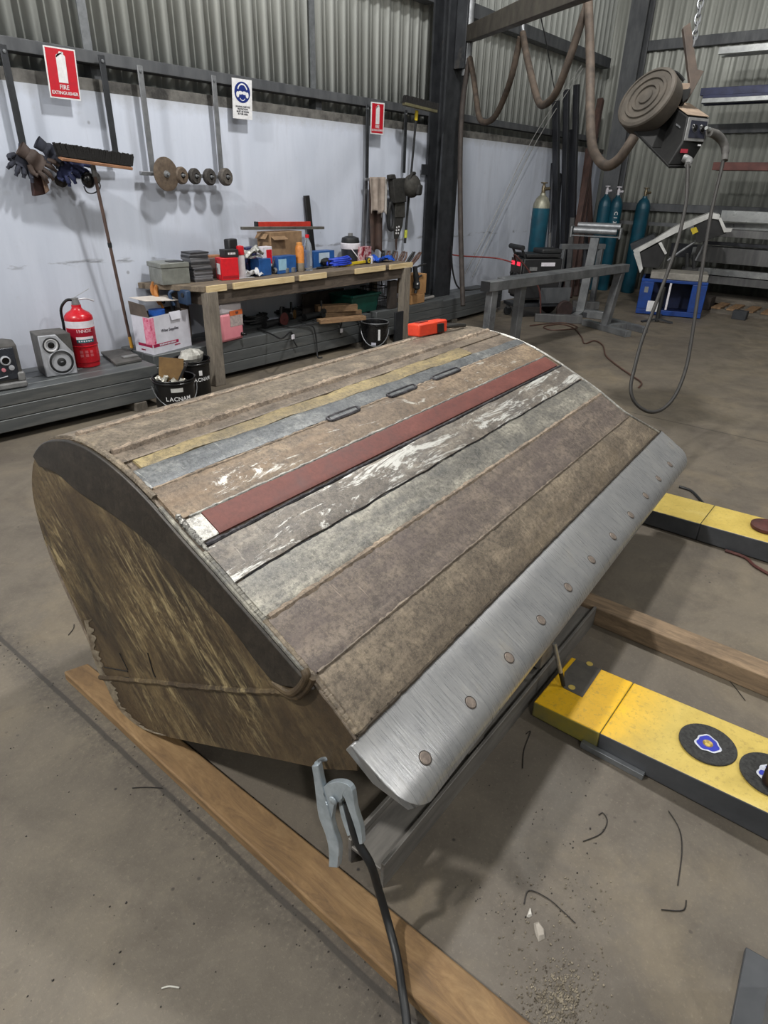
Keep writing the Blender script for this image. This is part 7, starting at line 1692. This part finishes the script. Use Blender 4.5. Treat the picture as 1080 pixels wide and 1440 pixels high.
# hanger bracket and chain
HB = mat('brown_hanger', (84, 72, 64), (62, 54, 49), 10, .6, .2, .06)
def fslab(px, o, th, nm, m): return MB().prism([fdz(x, y, o) for x, y in px], CF*th).build(nm, m, t, bevel=.002)
fslab([(961, 38), (971, 31), (974, 50), (976, 66), (981, 97), (990, 100), (977, 124), (968, 140), (958, 138), (971, 120), (966, 80)], .12, .03, 'hanger_bracket', HB)
fslab([(957, 126), (972, 124), (968, 138), (960, 144)], .10, .08, 'clevis', FBL)
chain = thing('lifting_chain', 'steel chain holding up the wire feeder', 'chain', fdz(978, 45, .13))
k = mpp(fdz(980, 20, .13))
lx = [(975, 60), (977, 50), (979, 39), (981, 27), (983, 16), (985, 5), (987, -7), (989, -19), (991, -31)]
for i, (x, y) in enumerate(lx):
    c = fdz(x, y, .13); dn = (fdz(987, -7, .13)-fdz(977, 50, .13)).normalized(); sd_ = CR if i % 2 else CF
    pts = [c+dn*(.040*math.cos(a))+sd_*(.019*math.sin(a)) for a in [2*PI*j/14 for j in range(15)]]
    MB().tube(pts, .0062, 6).build('link', LBAR, chain)
ct = fdz(991, -31, .13); MB().cyl(ct, V(ct.x, ct.y, 3.6), .008, n=8).build('chain_top', LBAR, chain)
# gun cable loop hanging down and the gun
cable = thing('welding_gun', 'welding gun parked on the feeder with its cable hanging in a long loop', 'welding gun', fdz(920, 582, 0))
lp = [(967, 232, -.13), (967, 250, -.14), (964, 290, -.14), (950, 350, -.14), (925, 420, -.14), (904, 475, -.14), (893, 515, -.14), (887, 545, -.14), (893, 566, -.14), (912, 579, -.14), (932, 575, -.12), (950, 555, -.1), (964, 520, -.06), (972, 480, -.02), (984, 400, .02), (1000, 300, .06), (1014, 240, .08), (1019, 215, .08)]
MB().tube([fdz(*q) for q in lp], 2.4*k, 10, 6).build('gun_cable', mat('grey_black_cable', (46, 43, 41), (32, 30, 29), 14, .5, 0, .04), cable)
MB().tube([fdz(*q) for q in ((1019, 226, .08), (1020, 212, .08), (1017, 200, .07), (1008, 190, .04), (998, 186, .0))], [4.4*k, 5.2*k, 5.6*k, 6.0*k, 5.5*k], 12, 6).build('gun_handle', DUSTY, cable)
MB().tube([fdz(*q) for q in ((1003, 188, .02), (998, 183, .0), (993, 180, -.03))], [4*k, 3*k, 2.4*k], 10, 4).build('gun_neck', BRT, cable)

# lines along the wall and on the floor
def line(name, label, pts, r, m): return tag(MB().tube(pts, r, 6, 5).build(name, m), label, 'cable')
GC = mat('pale_cord', (150, 150, 148), (120, 120, 118), 20, .6)
line('cord', 'thin pale cord stretched down across the white wall, left of a pair', [WY(818, 92, 5.44), WY(752, 190, 5.44), WY(690, 315, 5.46), WY(654, 385, 5.5)], .006, GC)
line('cord', 'thin pale cord stretched down across the white wall, right of a pair', [WY(820, 96, 5.42), WY(756, 196, 5.42), WY(694, 322, 5.44), WY(664, 390, 5.5)], .006, GC)
line('wire_rope', 'dark thin wire running from the boom to the top of a leaning section', [dz(757, 8, 5.6), WY(770, 70, 4.6), WY(782, 140, 5.40)], .007, BLK)
ORC = mat('rust_orange_cord', (84, 56, 46), (64, 44, 38), 20, .6)
line('extension_cord', 'rust-red extension cord looping over the floor behind the bucket', [G(x, y, .012) for x, y in ((745, 458), (770, 455), (795, 454), (812, 460), (800, 463), (775, 464), (765, 459), (790, 456), (808, 462), (818, 474), (822, 483), (836, 479), (848, 486), (852, 500), (868, 514), (888, 528), (902, 538), (898, 545))], .008, ORC)
line('floor_cord', 'dark cord end lying beyond the rear yellow beam', [G(x, y, .010) for x, y in ((955, 684), (972, 690), (985, 703), (992, 712))], .008, BLK)
line('floor_cord', 'pair of dark leads on the floor below the rear yellow beam at the right edge', [G(x, y, .010) for x, y in ((1020, 774), (1048, 784), (1062, 796), (1090, 812))], .008, RUST)
line('wall_cable', 'black cable curling from the column foot to the welder', [V(8.0, 5.24, 1.0), V(8.08, 5.22, .62), V(8.3, 5.2, .40), V(8.7, 5.0, .42), V(8.88, 4.85, .5)], .012, BLK)
# ================================================================== LIGHT
def lamp(x, y, z, power, size=.55, col=(1, .985, .95)):
    t = thing('high_bay_lamp', 'round high bay lamp hanging from the roof', 'lamp', (x, y, z), 'high bay lamps under the roof')
    MB().lathe([(.05, .34), (.12, .30), (.14, .2), (.27, .1), (.29, .05), (.29, .04), (.26, .045)], (x, y, z)).build('housing', DARKSTEEL, t)
    MB().cyl((x, y, z+.34), (x, y, 7.4), .008, n=8).build('suspension_rod', DARKSTEEL, t)
    l = bpy.data.lights.new('lamp_light', 'POINT'); l.shadow_soft_size = .2; l.energy = power; l.color = col
    lo = bpy.data.objects.new('lamp_light', l); COL.objects.link(lo); lo.parent = t; lo.location = (0, 0, -.22)
for x, y, p in ((4.3, 2.2, 1750), (-2.6, 3.4, 2900), (8.4, -.8, 260), (4.3, -4, 900), (-2.6, -3.6, 1000)):  # third lamp is an unseen addition that brightens the floor at the back
    lamp(x, y, 6.2, p)
w = bpy.data.worlds.new('sky'); SC.world = w; w.use_nodes = True
bg = w.node_tree.nodes['Background']; bg.inputs[0].default_value = (.62, .74, .95, 1); bg.inputs[1].default_value = .3
SC.view_settings.view_transform = 'Standard'; SC.view_settings.look = 'None'; SC.view_settings.gamma = 1
SC.view_settings.use_curve_mapping = False; SC.view_settings.exposure = -1.0
